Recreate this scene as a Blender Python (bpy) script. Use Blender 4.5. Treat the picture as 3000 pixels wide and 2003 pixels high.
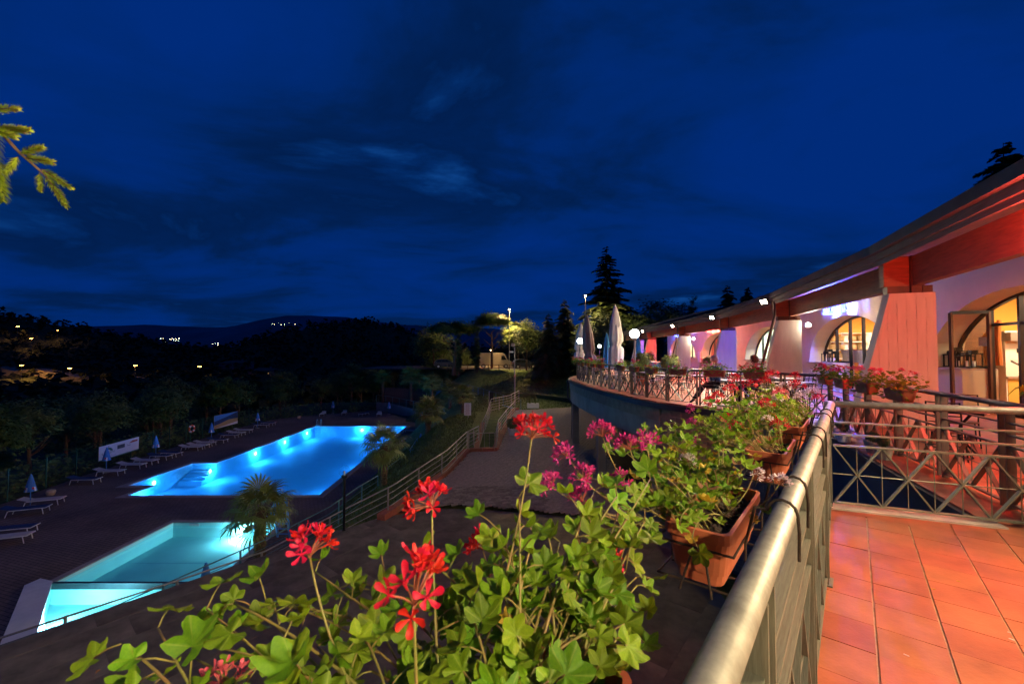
import bpy, bmesh, math, random
from mathutils import Vector, Matrix, noise
R = math.radians
V = Vector
random.seed(7)
for o in list(bpy.data.objects):
    bpy.data.objects.remove(o)
scene = bpy.context.scene
COL = scene.collection

# ------------------------------------------------------------------ camera
cam_d = bpy.data.cameras.new('camera')
cam = bpy.data.objects.new('camera', cam_d)
COL.objects.link(cam)
cam.location = (0, 0, 1.6)
cam.rotation_euler = (math.pi / 2 + 0.0276, 0, 0)
cam_d.sensor_width = 36
cam_d.lens = 14.58
cam_d.clip_start = 0.05
cam_d.clip_end = 30000
cam_d.dof.use_dof = True
cam_d.dof.focus_distance = 4.0
cam_d.dof.aperture_fstop = 6.3
scene.camera = cam

# ------------------------------------------------------------------ blue hour sky
SKY_STRENGTH = 1.06
world = bpy.data.worlds.new('World')
scene.world = world
world.use_nodes = True
wn = world.node_tree.nodes
wl = world.node_tree.links
wn.clear()
w_out = wn.new('ShaderNodeOutputWorld')
w_bg = wn.new('ShaderNodeBackground')
w_sky = wn.new('ShaderNodeTexSky')
w_sky.sky_type = 'NISHITA'
w_sky.sun_disc = False
w_sky.sun_elevation = R(-4.0)
w_sky.sun_rotation = R(200)
w_sky.ozone_density = 4.0
w_tint = wn.new('ShaderNodeMix'); w_tint.data_type = 'RGBA'; w_tint.blend_type = 'MULTIPLY'
w_tint.inputs[0].default_value = 1
w_tint.inputs[7].default_value = (0.02, 0.2, 1.0, 1)
w_flat = wn.new('ShaderNodeMix'); w_flat.data_type = 'RGBA'
w_flat.inputs[0].default_value = 0.9
w_flat.inputs[7].default_value = (0.0003, 0.0255, 0.2000, 1)
w_tc = wn.new('ShaderNodeTexCoord')
w_sep = wn.new('ShaderNodeSeparateXYZ')
w_add = wn.new('ShaderNodeMath'); w_add.operation = 'ADD'; w_add.inputs[1].default_value = 0.19
w_max = wn.new('ShaderNodeMath'); w_max.operation = 'MAXIMUM'; w_max.inputs[1].default_value = 0.06
w_div = wn.new('ShaderNodeVectorMath'); w_div.operation = 'DIVIDE'
w_comb = wn.new('ShaderNodeCombineXYZ')
w_map = wn.new('ShaderNodeMapping')
w_map.inputs['Rotation'].default_value = (0, 0, R(-38))
w_map.inputs['Scale'].default_value = (0.8, 1.25, 1)
w_map.inputs['Location'].default_value = (2.3, 0.4, 0)
w_noise = wn.new('ShaderNodeTexNoise')
w_noise.inputs['Scale'].default_value = 1.15
w_noise.inputs['Detail'].default_value = 9
w_noise.inputs['Roughness'].default_value = 0.56
w_noise.inputs['Distortion'].default_value = 0.35
w_ramp = wn.new('ShaderNodeValToRGB')
e = w_ramp.color_ramp.elements
e[0].position = 0.34; e[0].color = (1.0, 1.0, 1.0, 1)
e[1].position = 0.47; e[1].color = (1.0, 0.86, 0.76, 1)
for pos_, col_ in ((0.545, (2.0, 0.62, 0.46)), (0.585, (2.0, 0.54, 0.39)), (0.625, (3.0, 0.90, 0.64)), (0.68, (14.0, 2.1, 1.22))):
    w_ramp.color_ramp.elements.new(pos_).color = (*col_, 1)
w_mul = wn.new('ShaderNodeMix'); w_mul.data_type = 'RGBA'; w_mul.blend_type = 'MULTIPLY'
w_mul.inputs[0].default_value = 1.0
wl.new(w_tc.outputs['Generated'], w_sep.inputs[0])
wl.new(w_sep.outputs[2], w_add.inputs[0])
wl.new(w_add.outputs[0], w_max.inputs[0])
for i in range(3):
    wl.new(w_max.outputs[0], w_comb.inputs[i])
wl.new(w_tc.outputs['Generated'], w_div.inputs[0])
wl.new(w_comb.outputs[0], w_div.inputs[1])
wl.new(w_div.outputs[0], w_map.inputs[0])
wl.new(w_map.outputs[0], w_noise.inputs['Vector'])
wl.new(w_noise.outputs[0], w_ramp.inputs[0])
wl.new(w_sky.outputs[0], w_tint.inputs[6])
wl.new(w_tint.outputs[2], w_flat.inputs[6])
wl.new(w_flat.outputs[2], w_mul.inputs[6])
wl.new(w_ramp.outputs[0], w_mul.inputs[7])
wl.new(w_mul.outputs[2], w_bg.inputs[0])
w_bg.inputs[1].default_value = SKY_STRENGTH
wl.new(w_bg.outputs[0], w_out.inputs[0])

vs = scene.view_settings
vs.view_transform = 'Standard'
vs.look = 'None'
vs.exposure = 0.0
vs.gamma = 1.0
vs.use_curve_mapping = False
cy = scene.cycles
cy.use_denoising = True
cy.max_bounces = 6
cy.diffuse_bounces = 3
cy.glossy_bounces = 3
cy.transmission_bounces = 4
cy.transparent_max_bounces = 16
cy.caustics_reflective = False
cy.caustics_refractive = False
cy.sample_clamp_indirect = 6.0
cy.blur_glossy = 0.5

# ------------------------------------------------------------------ helpers
ORG = {}          # world origin of every object that may be a parent

def link(o):
    COL.objects.link(o); return o

def tag(o, label=None, cat=None, group=None, kind=None):
    if label: o['label'] = label
    if cat: o['category'] = cat
    if group: o['group'] = group
    if kind: o['kind'] = kind
    return o

def thing(name, label, cat, loc=(0, 0, 0), group=None, rz=0):
    o = link(bpy.data.objects.new(name, None))
    o.location = loc; o.rotation_euler = (0, 0, rz); o.empty_display_size = 0.1
    ORG[o] = V(loc)
    return tag(o, label, cat, group)

class MB:
    def __init__(s):
        s.v = []; s.f = []; s.m = []
    def add(s, vs, fs, mi=0):
        b = len(s.v); s.v += [tuple(p) for p in vs]
        for q in fs:
            s.f.append(tuple(i + b for i in q)); s.m.append(mi)
        return s
    def quad(s, a, b, c, d, mi=0): return s.add([a, b, c, d], [(0, 1, 2, 3)], mi)
    def box(s, c, sz, M=None, mi=0):
        h = [x / 2 for x in sz]; c = V(c); P = []
        for z in (-1, 1):
            for x, y in ((-1, -1), (1, -1), (1, 1), (-1, 1)):
                p = V((x * h[0], y * h[1], z * h[2]))
                if M: p = M @ p
                P.append(c + p)
        return s.add(P, [(3, 2, 1, 0), (4, 5, 6, 7), (0, 1, 5, 4), (1, 2, 6, 5), (2, 3, 7, 6), (3, 0, 4, 7)], mi)
    def prism(s, poly, ext, mi=0):
        n = len(poly); e = V(ext); A = [V(p) for p in poly]
        P = A + [p + e for p in A]
        F = [tuple(range(n - 1, -1, -1)), tuple(range(n, 2 * n))]
        F += [(i, (i + 1) % n, n + (i + 1) % n, n + i) for i in range(n)]
        return s.add(P, F, mi)
    def bar(s, p, q, w, h, up=(0, 0, 1), mi=0):
        p = V(p); q = V(q); d = (q - p); L = d.length
        if L < 1e-6: return s
        d /= L; u = V(up)
        if abs(d.dot(u)) > .98: u = V((1, 0, 0))
        x = d.cross(u).normalized(); u = x.cross(d)
        M = Matrix((x, d, u)).transposed()
        return s.box((p + q) / 2, (w, L, h), M, mi)
    def tube(s, pts, r, n=6, cap=True, mi=0, closed=False):
        pts = [V(p) for p in pts]; k = len(pts)
        rs = r if isinstance(r, (list, tuple)) else [r] * k
        P = []; ref = None
        for i in range(k):
            a = pts[i - 1] if (i > 0 or closed) else pts[i]
            b = pts[(i + 1) % k] if (i < k - 1 or closed) else pts[i]
            t = (b - a)
            if t.length < 1e-9: t = V((0, 0, 1))
            t.normalize()
            if ref is None:
                ref = V((0, 0, 1)) if abs(t.z) < .9 else V((1, 0, 0))
            x = t.cross(ref)
            if x.length < 1e-4: x = t.orthogonal()
            x.normalize(); y = t.cross(x); ref = -y if False else x.cross(t)
            for j in range(n):
                an = 2 * math.pi * j / n
                P.append(pts[i] + (x * math.cos(an) + y * math.sin(an)) * rs[i])
        F = []
        for i in range(k if closed else k - 1):
            for j in range(n):
                a = i * n + j; b = i * n + (j + 1) % n
                c = ((i + 1) % k) * n + (j + 1) % n; d = ((i + 1) % k) * n + j
                F.append((a, b, c, d))
        if cap and not closed:
            F.append(tuple(range(n - 1, -1, -1))); F.append(tuple((k - 1) * n + j for j in range(n)))
        return s.add(P, F, mi)
    def lathe(s, prof, n=12, o=(0, 0, 0), mi=0, wob=None):
        o = V(o); P = []
        for k, (r, z) in enumerate(prof):
            for j in range(n):
                a = 2 * math.pi * j / n
                rr = r * (wob(j, k) if wob else 1)
                P.append(o + V((rr * math.cos(a), rr * math.sin(a), z)))
        F = []
        for i in range(len(prof) - 1):
            for j in range(n):
                F.append((i * n + j, i * n + (j + 1) % n, (i + 1) * n + (j + 1) % n, (i + 1) * n + j))
        if prof[0][0] > 1e-5: F.append(tuple(range(n - 1, -1, -1)))
        if prof[-1][0] > 1e-5: F.append(tuple((len(prof) - 1) * n + j for j in range(n)))
        return s.add(P, F, mi)
    def mesh(s, name, mats, smooth=False, off=None):
        me = bpy.data.meshes.new(name)
        vs_ = [(p[0] - off[0], p[1] - off[1], p[2] - off[2]) for p in s.v] if off else s.v
        me.from_pydata(vs_, [], s.f)
        if not isinstance(mats, (list, tuple)): mats = [mats]
        for m in mats: me.materials.append(m)
        if len(mats) > 1: me.polygons.foreach_set('material_index', s.m)
        if smooth: me.polygons.foreach_set('use_smooth', [True] * len(me.polygons))
        me.update()
        return me
    def build(s, name, mats, parent=None, smooth=False, world=True):
        off = ORG.get(parent) if (parent and world) else None
        me = s.mesh(name, mats, smooth, off)
        o = link(bpy.data.objects.new(name, me))
        if parent: o.parent = parent
        ORG[o] = ORG.get(parent, V((0, 0, 0))) if world else V((0, 0, 0))
        return o

def inst(name, me, M, parent=None):
    """one more object of a shared mesh, M in world space"""
    o = link(bpy.data.objects.new(name, me))
    if parent:
        o.parent = parent
        M = Matrix.Translation(-ORG.get(parent, V((0, 0, 0)))) @ M
    o.matrix_basis = M
    return o

def frame(p, x, y, z, s=1.0):
    M = Matrix.Identity(4)
    for i in range(3):
        M[i][0] = x[i] * s; M[i][1] = y[i] * s; M[i][2] = z[i] * s; M[i][3] = p[i]
    return M

def copy_tree(o, parent=None):
    c = link(o.copy()); c.parent = parent
    for ch in o.children: copy_tree(ch, c)
    return c

_cube = {}
def bar(name, p, q, w, h, m, parent, up=(0, 0, 1)):
    """a straight bar as an object of its own that shares one box mesh per material"""
    if m.name not in _cube:
        _cube[m.name] = MB().box((0, 0, 0), (1, 1, 1)).mesh('bar', m)
    p = V(p); q = V(q); d = q - p; L = d.length; d = d / L; u = V(up)
    if abs(d.dot(u)) > .98: u = V((1, 0, 0))
    x = d.cross(u).normalized(); u = x.cross(d)
    return inst(name, _cube[m.name], frame((p + q) / 2, x * w, d * L, u * h), parent)

def light(name, kind, loc, power, col, parent=None, radius=.05, rot=None, spot=None, size=None, blend=.4):
    l = bpy.data.lights.new(name, kind); l.energy = power; l.color = col
    if kind in ('POINT', 'SPOT'): l.shadow_soft_size = radius
    if kind == 'SPOT': l.spot_size = R(spot or 120); l.spot_blend = blend
    if kind == 'AREA':
        l.shape = 'RECTANGLE'; l.size, l.size_y = size
    o = link(bpy.data.objects.new(name, l))
    if parent:
        o.parent = parent; loc = V(loc) - ORG.get(parent, V((0, 0, 0)))
    o.location = loc
    if rot is not None:
        o.rotation_euler = V(rot).to_track_quat('-Z', 'Y').to_euler()
    return o

# ------------------------------------------------------------------ materials
def mat(name, col, rough=.6, metal=0, var=.18, scale=6, bump=.15, bscale=None, rnd=.0, emit=0, spec=.4,
        transl=0, alt=None, aniso=None, bdist=.01, world=False):
    m = bpy.data.materials.new(name); m.use_nodes = True
    nt = m.node_tree; n = nt.nodes; l = nt.links
    b = n['Principled BSDF']
    b.inputs['Roughness'].default_value = rough
    b.inputs['Metallic'].default_value = metal
    b.inputs['Specular IOR Level'].default_value = spec
    c = (*col, 1)
    if emit:
        b.inputs['Base Color'].default_value = c
        b.inputs['Emission Color'].default_value = c
        b.inputs['Emission Strength'].default_value = emit
        return m
    tc = n.new('ShaderNodeTexCoord')
    src = tc.outputs['Object']
    if world: src = n.new('ShaderNodeNewGeometry').outputs['Position']
    if aniso:
        mp = n.new('ShaderNodeMapping'); mp.inputs['Scale'].default_value = aniso
        l.new(src, mp.inputs[0]); src = mp.outputs[0]
    nz = n.new('ShaderNodeTexNoise'); nz.inputs['Scale'].default_value = scale
    nz.inputs['Detail'].default_value = 6; nz.inputs['Roughness'].default_value = .62
    l.new(src, nz.inputs['Vector'])
    mx = n.new('ShaderNodeMix'); mx.data_type = 'RGBA'
    rp = n.new('ShaderNodeMapRange'); rp.inputs[1].default_value = .3; rp.inputs[2].default_value = .7
    l.new(nz.outputs[0], rp.inputs[0]); l.new(rp.outputs[0], mx.inputs[0])
    a = alt or tuple(x * (1 - var) for x in col)
    b2 = col if alt else tuple(min(1, x * (1 + var)) for x in col)
    mx.inputs[6].default_value = (*a, 1); mx.inputs[7].default_value = (*b2, 1)
    out = mx.outputs[2]
    if rnd:
        oi = n.new('ShaderNodeObjectInfo'); hs = n.new('ShaderNodeHueSaturation')
        mr = n.new('ShaderNodeMapRange'); mr.inputs[3].default_value = 1 - rnd; mr.inputs[4].default_value = 1 + rnd
        mh = n.new('ShaderNodeMapRange'); mh.inputs[3].default_value = .5 - rnd * .07; mh.inputs[4].default_value = .5 + rnd * .07
        ml = n.new('ShaderNodeMath'); ml.operation = 'FRACT'
        mm = n.new('ShaderNodeMath'); mm.operation = 'MULTIPLY'; mm.inputs[1].default_value = 7.31
        l.new(oi.outputs['Random'], mr.inputs[0]); l.new(oi.outputs['Random'], mm.inputs[0])
        l.new(mm.outputs[0], ml.inputs[0]); l.new(ml.outputs[0], mh.inputs[0])
        l.new(mr.outputs[0], hs.inputs['Value']); l.new(mh.outputs[0], hs.inputs['Hue'])
        l.new(out, hs.inputs['Color']); out = hs.outputs[0]
    l.new(out, b.inputs['Base Color'])
    if bump:
        bn = n.new('ShaderNodeBump'); bn.inputs['Strength'].default_value = bump; bn.inputs['Distance'].default_value = bdist
        n2 = n.new('ShaderNodeTexNoise'); n2.inputs['Scale'].default_value = bscale or scale * 5
        n2.inputs['Detail'].default_value = 5
        l.new(src, n2.inputs['Vector']); l.new(n2.outputs[0], bn.inputs['Height'])
        l.new(bn.outputs[0], b.inputs['Normal'])
    if transl:
        t = n.new('ShaderNodeBsdfTranslucent'); ms = n.new('ShaderNodeMixShader'); ms.inputs[0].default_value = transl
        l.new(out, t.inputs[0]); l.new(b.outputs[0], ms.inputs[1]); l.new(t.outputs[0], ms.inputs[2])
        l.new(ms.outputs[0], n['Material Output'].inputs[0])
    return m

def glassy(name, tint=(1, 1, 1), refl=1.0, bump=0, bscale=2, ior=1.45, rough=.0):
    """thin pane or water sheet: mostly clear, reflects by Fresnel"""
    m = bpy.data.materials.new(name); m.use_nodes = True
    nt = m.node_tree; n = nt.nodes; l = nt.links; n.clear()
    o = n.new('ShaderNodeOutputMaterial'); t = n.new('ShaderNodeBsdfTransparent'); g = n.new('ShaderNodeBsdfGlossy')
    t.inputs[0].default_value = (*tint, 1); g.inputs['Roughness'].default_value = rough
    lw = n.new('ShaderNodeLayerWeight'); lw.inputs[0].default_value = .5      # Schlick, same from both sides
    pw = n.new('ShaderNodeMath'); pw.operation = 'POWER'; pw.inputs[1].default_value = 5.0
    f = n.new('ShaderNodeMath'); f.operation = 'MULTIPLY_ADD'; r0 = ((ior - 1) / (ior + 1)) ** 2
    f.inputs[1].default_value = 1 - r0; f.inputs[2].default_value = r0
    l.new(lw.outputs['Facing'], pw.inputs[0]); l.new(pw.outputs[0], f.inputs[0])
    ms = n.new('ShaderNodeMixShader')
    l.new(f.outputs[0], ms.inputs[0]); l.new(t.outputs[0], ms.inputs[1]); l.new(g.outputs[0], ms.inputs[2])
    if bump:
        bn = n.new('ShaderNodeBump'); bn.inputs['Strength'].default_value = bump; bn.inputs['Distance'].default_value = .05
        nz = n.new('ShaderNodeTexNoise'); nz.inputs['Scale'].default_value = bscale; nz.inputs['Detail'].default_value = 3
        tc = n.new('ShaderNodeTexCoord'); l.new(tc.outputs['Object'], nz.inputs['Vector'])
        l.new(nz.outputs[0], bn.inputs['Height']); l.new(bn.outputs[0], g.inputs['Normal']); l.new(bn.outputs[0], lw.inputs['Normal'])
    l.new(ms.outputs[0], o.inputs[0])
    return m

def brick_mat(name, c1, c2, mortar, scale=1.0, bw=.5, rh=.25, rough=.8, bump=.4, msize=.02, rot=0):
    m = mat(name, c1, rough, bump=0)
    nt = m.node_tree; n = nt.nodes; l = nt.links; b = n['Principled BSDF']
    tc = n.new('ShaderNodeTexCoord'); mp = n.new('ShaderNodeMapping'); mp.inputs['Rotation'].default_value = (0, 0, rot)
    br = n.new('ShaderNodeTexBrick'); br.inputs['Scale'].default_value = scale
    br.inputs['Color1'].default_value = (*c1, 1); br.inputs['Color2'].default_value = (*c2, 1); br.inputs['Mortar'].default_value = (*mortar, 1)
    br.inputs['Brick Width'].default_value = bw; br.inputs['Row Height'].default_value = rh; br.inputs['Mortar Size'].default_value = msize
    l.new(tc.outputs['Object'], mp.inputs[0]); l.new(mp.outputs[0], br.inputs['Vector'])
    nz = n.new('ShaderNodeTexNoise'); nz.inputs['Scale'].default_value = .35; nz.inputs['Detail'].default_value = 6
    l.new(tc.outputs['Object'], nz.inputs['Vector'])
    mr = n.new('ShaderNodeMapRange'); mr.inputs[1].default_value = .3; mr.inputs[2].default_value = .7; mr.inputs[3].default_value = .65; mr.inputs[4].default_value = 1.3
    l.new(nz.outputs[0], mr.inputs[0])
    mu = n.new('ShaderNodeMix'); mu.data_type = 'RGBA'; mu.blend_type = 'MULTIPLY'; mu.inputs[0].default_value = 1
    l.new(br.outputs[0], mu.inputs[6]); l.new(mr.outputs[0], mu.inputs[7]); l.new(mu.outputs[2], b.inputs['Base Color'])
    bn = n.new('ShaderNodeBump'); bn.inputs['Strength'].default_value = bump; bn.inputs['Distance'].default_value = .01; bn.invert = True
    l.new(br.outputs['Fac'], bn.inputs['Height']); l.new(bn.outputs[0], b.inputs['Normal'])
    return m

def wave_bump(m, scale, axis='X', strength=.6, dist=.02):
    n = m.node_tree.nodes; l = m.node_tree.links; b = n['Principled BSDF']
    tc = n.new('ShaderNodeTexCoord'); w = n.new('ShaderNodeTexWave'); w.bands_direction = axis
    w.inputs['Scale'].default_value = scale
    bn = n.new('ShaderNodeBump'); bn.inputs['Strength'].default_value = strength; bn.inputs['Distance'].default_value = dist
    l.new(tc.outputs['Object'], w.inputs[0]); l.new(w.outputs['Fac'], bn.inputs['Height']); l.new(bn.outputs[0], b.inputs['Normal'])
    return m

M = {}
M['tile'] = mat('terracotta_tile', (.35, .097, .040), .52, var=.30, scale=2.6, bump=.16, bscale=55, rnd=.10, spec=.35, world=True)
M['grout'] = mat('grout', (.40, .25, .14), .9, var=.3, scale=12, bump=.4)
M['stone'] = mat('pale_stone', (.42, .33, .27), .8, var=.25, scale=4, bump=.3)
M['coping'] = mat('brick_coping', (.36, .12, .07), .7, var=.25, scale=5, bump=.3)
M['rail'] = mat('green_grey_paint', (.19, .185, .13), .45, metal=.2, var=.3, scale=11, bump=.08, bscale=90)
M['hand'] = mat('brushed_tube', (.40, .365, .285), .50, metal=.5, var=.28, scale=14, bump=.10, bscale=45)
M['rail2'] = mat('dark_rail', (.12, .115, .095), .45, metal=.3, var=.2, scale=6, bump=.08)
M['galv'] = mat('galvanised_tube', (.36, .34, .30), .45, metal=.6, var=.15, scale=5, bump=.05)
M['teal_rail'] = mat('teal_rail_paint', (.10, .22, .24), .5, metal=.2, var=.15, scale=5, bump=.05)
M['black'] = mat('black_metal', (.012, .012, .013), .45, metal=.2, var=.2, scale=10, bump=.05)
M['wire'] = mat('rusty_wire', (.05, .035, .025), .6, metal=.4, var=.4, scale=30, bump=.2)
M['pot'] = mat('terracotta_plastic', (.40, .105, .045), .5, var=.12, scale=6, bump=.1, bscale=40, rnd=.12)
M['soil'] = mat('soil', (.035, .022, .013), .95, var=.6, scale=40, bump=1.0, bscale=70, bdist=.02)
M['leaf'] = mat('geranium_leaf', (.185, .30, .010), .48, var=.25, scale=9, bump=.18, bscale=30, rnd=.34, transl=.30, alt=(.115, .225, .010), spec=.25)
def add_veins(m, n_=5.0, w_=.06):
    # pale veins radiating from the stalk
    n = m.node_tree.nodes; l = m.node_tree.links; b = n['Principled BSDF']
    src = b.inputs['Base Color'].links[0].from_socket
    tc = n.new('ShaderNodeTexCoord'); g = n.new('ShaderNodeTexGradient'); g.gradient_type = 'RADIAL'
    mp = n.new('ShaderNodeMapping'); mp.inputs['Rotation'].default_value = (0, 0, R(-90))
    l.new(tc.outputs['Object'], mp.inputs[0]); l.new(mp.outputs[0], g.inputs[0])
    a = n.new('ShaderNodeMath'); a.operation = 'MULTIPLY'; a.inputs[1].default_value = 5.7
    c = n.new('ShaderNodeMath'); c.operation = 'PINGPONG'; c.inputs[1].default_value = .5
    d = n.new('ShaderNodeMapRange'); d.inputs[1].default_value = 0; d.inputs[2].default_value = w_; d.inputs[3].default_value = .55; d.inputs[4].default_value = 0
    l.new(g.outputs['Fac'], a.inputs[0]); l.new(a.outputs[0], c.inputs[0]); l.new(c.outputs[0], d.inputs[0])
    mx = n.new('ShaderNodeMix'); mx.data_type = 'RGBA'; mx.inputs[7].default_value = (.36, .42, .08, 1)
    l.new(d.outputs[0], mx.inputs[0]); l.new(src, mx.inputs[6]); l.new(mx.outputs[2], b.inputs['Base Color'])
add_veins(M['leaf'])
M['leaf_y'] = mat('yellowed_leaf', (.42, .27, .02), .55, var=.3, scale=14, bump=.3, rnd=.2, transl=.25)
M['leaf_b'] = mat('dry_leaf', (.22, .10, .04), .8, var=.4, scale=14, bump=.5, rnd=.2)
M['stem'] = mat('stem', (.17, .21, .035), .55, var=.25, scale=12, bump=.1, alt=(.30, .16, .06))
M['ped'] = mat('pedicel', (.33, .10, .05), .5, var=.25, scale=20, bump=.05)
M['f_red'] = mat('red_petal', (.66, .012, .030), .5, var=.2, scale=20, bump=.1, rnd=.15, transl=.3)
M['f_pink'] = mat('magenta_petal', (.62, .045, .24), .5, var=.25, scale=20, bump=.1, rnd=.15, transl=.3)
M['f_rose'] = mat('rose_petal', (.75, .12, .16), .5, var=.25, scale=20, bump=.1, rnd=.15, transl=.3)
M['f_white'] = mat('white_petal', (.78, .62, .62), .5, var=.1, scale=20, bump=.1, rnd=.05, transl=.3)
M['stucco'] = mat('cream_stucco', (.60, .50, .34), .85, var=.07, scale=1.5, bump=.35, bscale=90, bdist=.006)
M['pier'] = mat('painted_concrete', (.62, .53, .42), .8, var=.09, scale=2.5, bump=.35, bscale=30, aniso=(3, 3, .5))
M['wood'] = mat('red_stained_beam', (.27, .085, .035), .6, var=.3, scale=2.2, bump=.25, bscale=20, aniso=(1.2, 1.2, 9))
M['greywood'] = mat('weathered_board', (.15, .12, .10), .8, var=.35, scale=2, bump=.5, bscale=9, aniso=(1.5, 1.5, 26))
M['gutter'] = mat('lead_gutter', (.05, .053, .056), .75, metal=.0, var=.3, scale=2, bump=.15)
M['steel'] = mat('brown_steel', (.10, .045, .03), .5, metal=.4, var=.2, scale=5, bump=.1)
M['roof'] = wave_bump(mat('dark_roof_sheet', (.05, .045, .042), .75, var=.3, scale=2, bump=0), 5, 'Y', .6)
M['conc'] = mat('concrete', (.36, .315, .25), .88, var=.22, scale=1.2, bump=.4, bscale=25)
M['block'] = mat('concrete_block', (.27, .22, .16), .9, var=.25, scale=4, bump=.5, bscale=40, rnd=.15)
M['darkconc'] = mat('dark_concrete', (.10, .11, .12), .85, var=.3, scale=1.2, bump=.4)
M['flash'] = mat('slate_edge_flashing', (.045, .05, .06), .5, metal=.3, var=.3, scale=3, bump=.1)
M['frame'] = mat('dark_window_frame', (.022, .02, .022), .4, metal=.3, var=.2, scale=6, bump=.03)
M['glass'] = glassy('window_glass', (.95, .97, .96))
M['water'] = glassy('pool_water', (.21, .72, 1.0), bump=.14, bscale=1.1, ior=1.33)
M['water2'] = glassy('paddling_water', (.50, .93, 1.0), bump=.09, bscale=1.6, ior=1.33)
M['liner'] = mat('blue_pool_liner', (.42, .70, .86), .6, var=.05, scale=1, bump=0)
M['liner2'] = mat('teal_pool_liner', (.46, .80, .80), .6, var=.08, scale=1, bump=0)
M['pooledge'] = mat('pool_coping_stone', (.30, .25, .24), .75, var=.15, scale=3, bump=.3)
M['pooldeck'] = brick_mat('pool_paving', (.20, .135, .115), (.155, .108, .095), (.04, .03, .028), 1.0, .30, .15, .85, .5, .012, .3)
M['paver'] = mat('grey_paver', (.25, .22, .185), .85, var=.25, scale=7, bump=.4, bscale=50, rnd=.3, world=True)
M['paverbed'] = mat('paver_joint_sand', (.022, .019, .017), .95, var=.3, scale=9, bump=.5)
M['kerb'] = mat('terracotta_kerb', (.28, .095, .055), .8, var=.25, scale=4, bump=.3, rnd=.15)
M['matt'] = wave_bump(mat('black_ribbed_matting', (.14, .122, .108), .6, var=.6, scale=1.3, bump=0, rnd=.16), 17, 'Y', 1.0, .02)
M['grass'] = mat('grass', (.10, .135, .03), .95, var=.5, scale=2.2, bump=1.0, bscale=40, bdist=.05)
M['ground'] = mat('dark_earth_and_scrub', (.06, .07, .03), .95, var=.5, scale=.08, bump=1.0, bscale=1.3, bdist=.5)
M['hill'] = mat('wooded_hillside', (.035, .045, .022), .95, var=.5, scale=.05, bump=1.0, bscale=.4, bdist=2)
M['mount'] = mat('far_mountain_hazed', (.06, .10, .16), .95, var=.3, scale=.002, bump=0)  # blue haze of distance is mixed into this base colour
M['asph'] = mat('asphalt', (.06, .055, .05), .9, var=.25, scale=2, bump=.4)
M['bark'] = mat('bark', (.16, .10, .06), .9, var=.4, scale=5, bump=1.0, bscale=14, aniso=(2, 2, .6), bdist=.03)
M['palmbark'] = mat('palm_bark', (.11, .075, .045), .95, var=.5, scale=14, bump=1.0, bscale=25, bdist=.03)
M['palm'] = mat('palm_frond', (.15, .19, .045), .5, var=.3, scale=5, bump=.1, rnd=.2, transl=.15)
M['fol_dark'] = mat('dark_foliage', (.105, .140, .042), .7, var=.35, scale=.8, bump=0, rnd=.25, transl=.15)
M['fol_mid'] = mat('mid_foliage', (.11, .15, .028), .65, var=.35, scale=.8, bump=0, rnd=.25, transl=.2)
M['needle'] = mat('conifer_needles', (.085, .11, .034), .7, var=.35, scale=1.2, bump=0, rnd=.2, transl=.1)
M['needle_y'] = mat('young_needles', (.46, .56, .03), .5, var=.3, scale=25, bump=0, transl=.3, alt=(.30, .42, .04))
M['cloth_w'] = mat('white_canvas', (.62, .60, .56), .85, var=.08, scale=3, bump=.2, bscale=60)
M['cloth_b'] = mat('taupe_canvas', (.30, .235, .22), .85, var=.12, scale=3, bump=.2, bscale=60)
M['cloth_blue'] = mat('blue_canvas', (.03, .22, .46), .8, var=.15, scale=3, bump=.2, bscale=60)
M['parasol'] = mat('blue_parasol_canvas', (.06, .22, .55), .75, var=.12, scale=5, bump=.1)
M['p_red'] = mat('red_print', (.5, .03, .03), .7, bump=0)
M['white'] = mat('white_plastic', (.72, .70, .68), .5, var=.08, scale=4, bump=.05)
M['bed_w'] = mat('white_sling', (.50, .47, .45), .7, var=.12, scale=5, bump=.2)
M['bed_b'] = mat('navy_sling', (.02, .045, .13), .7, var=.2, scale=5, bump=.2)
M['globe'] = mat('lit_globe', (.92, .97, 1.0), emit=22)
M['flood'] = mat('lit_floodlight', (1.0, .86, .60), emit=60)
M['spotw'] = mat('lit_cool_lamp', (.80, .93, 1.0), emit=40)
M['neonb'] = mat('blue_neon', (.05, .08, 1.0), emit=16)
M['neonr'] = mat('red_neon', (1.0, .05, .045), emit=18)
M['sodium'] = mat('sodium_lamp', (1.0, .42, .08), emit=60)
M['warmlamp'] = mat('warm_street_lamp', (1.0, .72, .35), emit=60)
M['skin'] = mat('skin', (.50, .27, .19), .55, var=.1, scale=20, bump=.05)
# ================================================================== SETTING
def sst(a, b, x):
    t = max(0., min(1., (x - a) / (b - a))); return t * t * (3 - 2 * t)
def lerp(a, b, t): return a + (b - a) * t
def drive_z(y): return -4.4 + .05 * (max(y, 14.) - 15)
ZP = -7.4                                        # level of the pool paving

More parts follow.
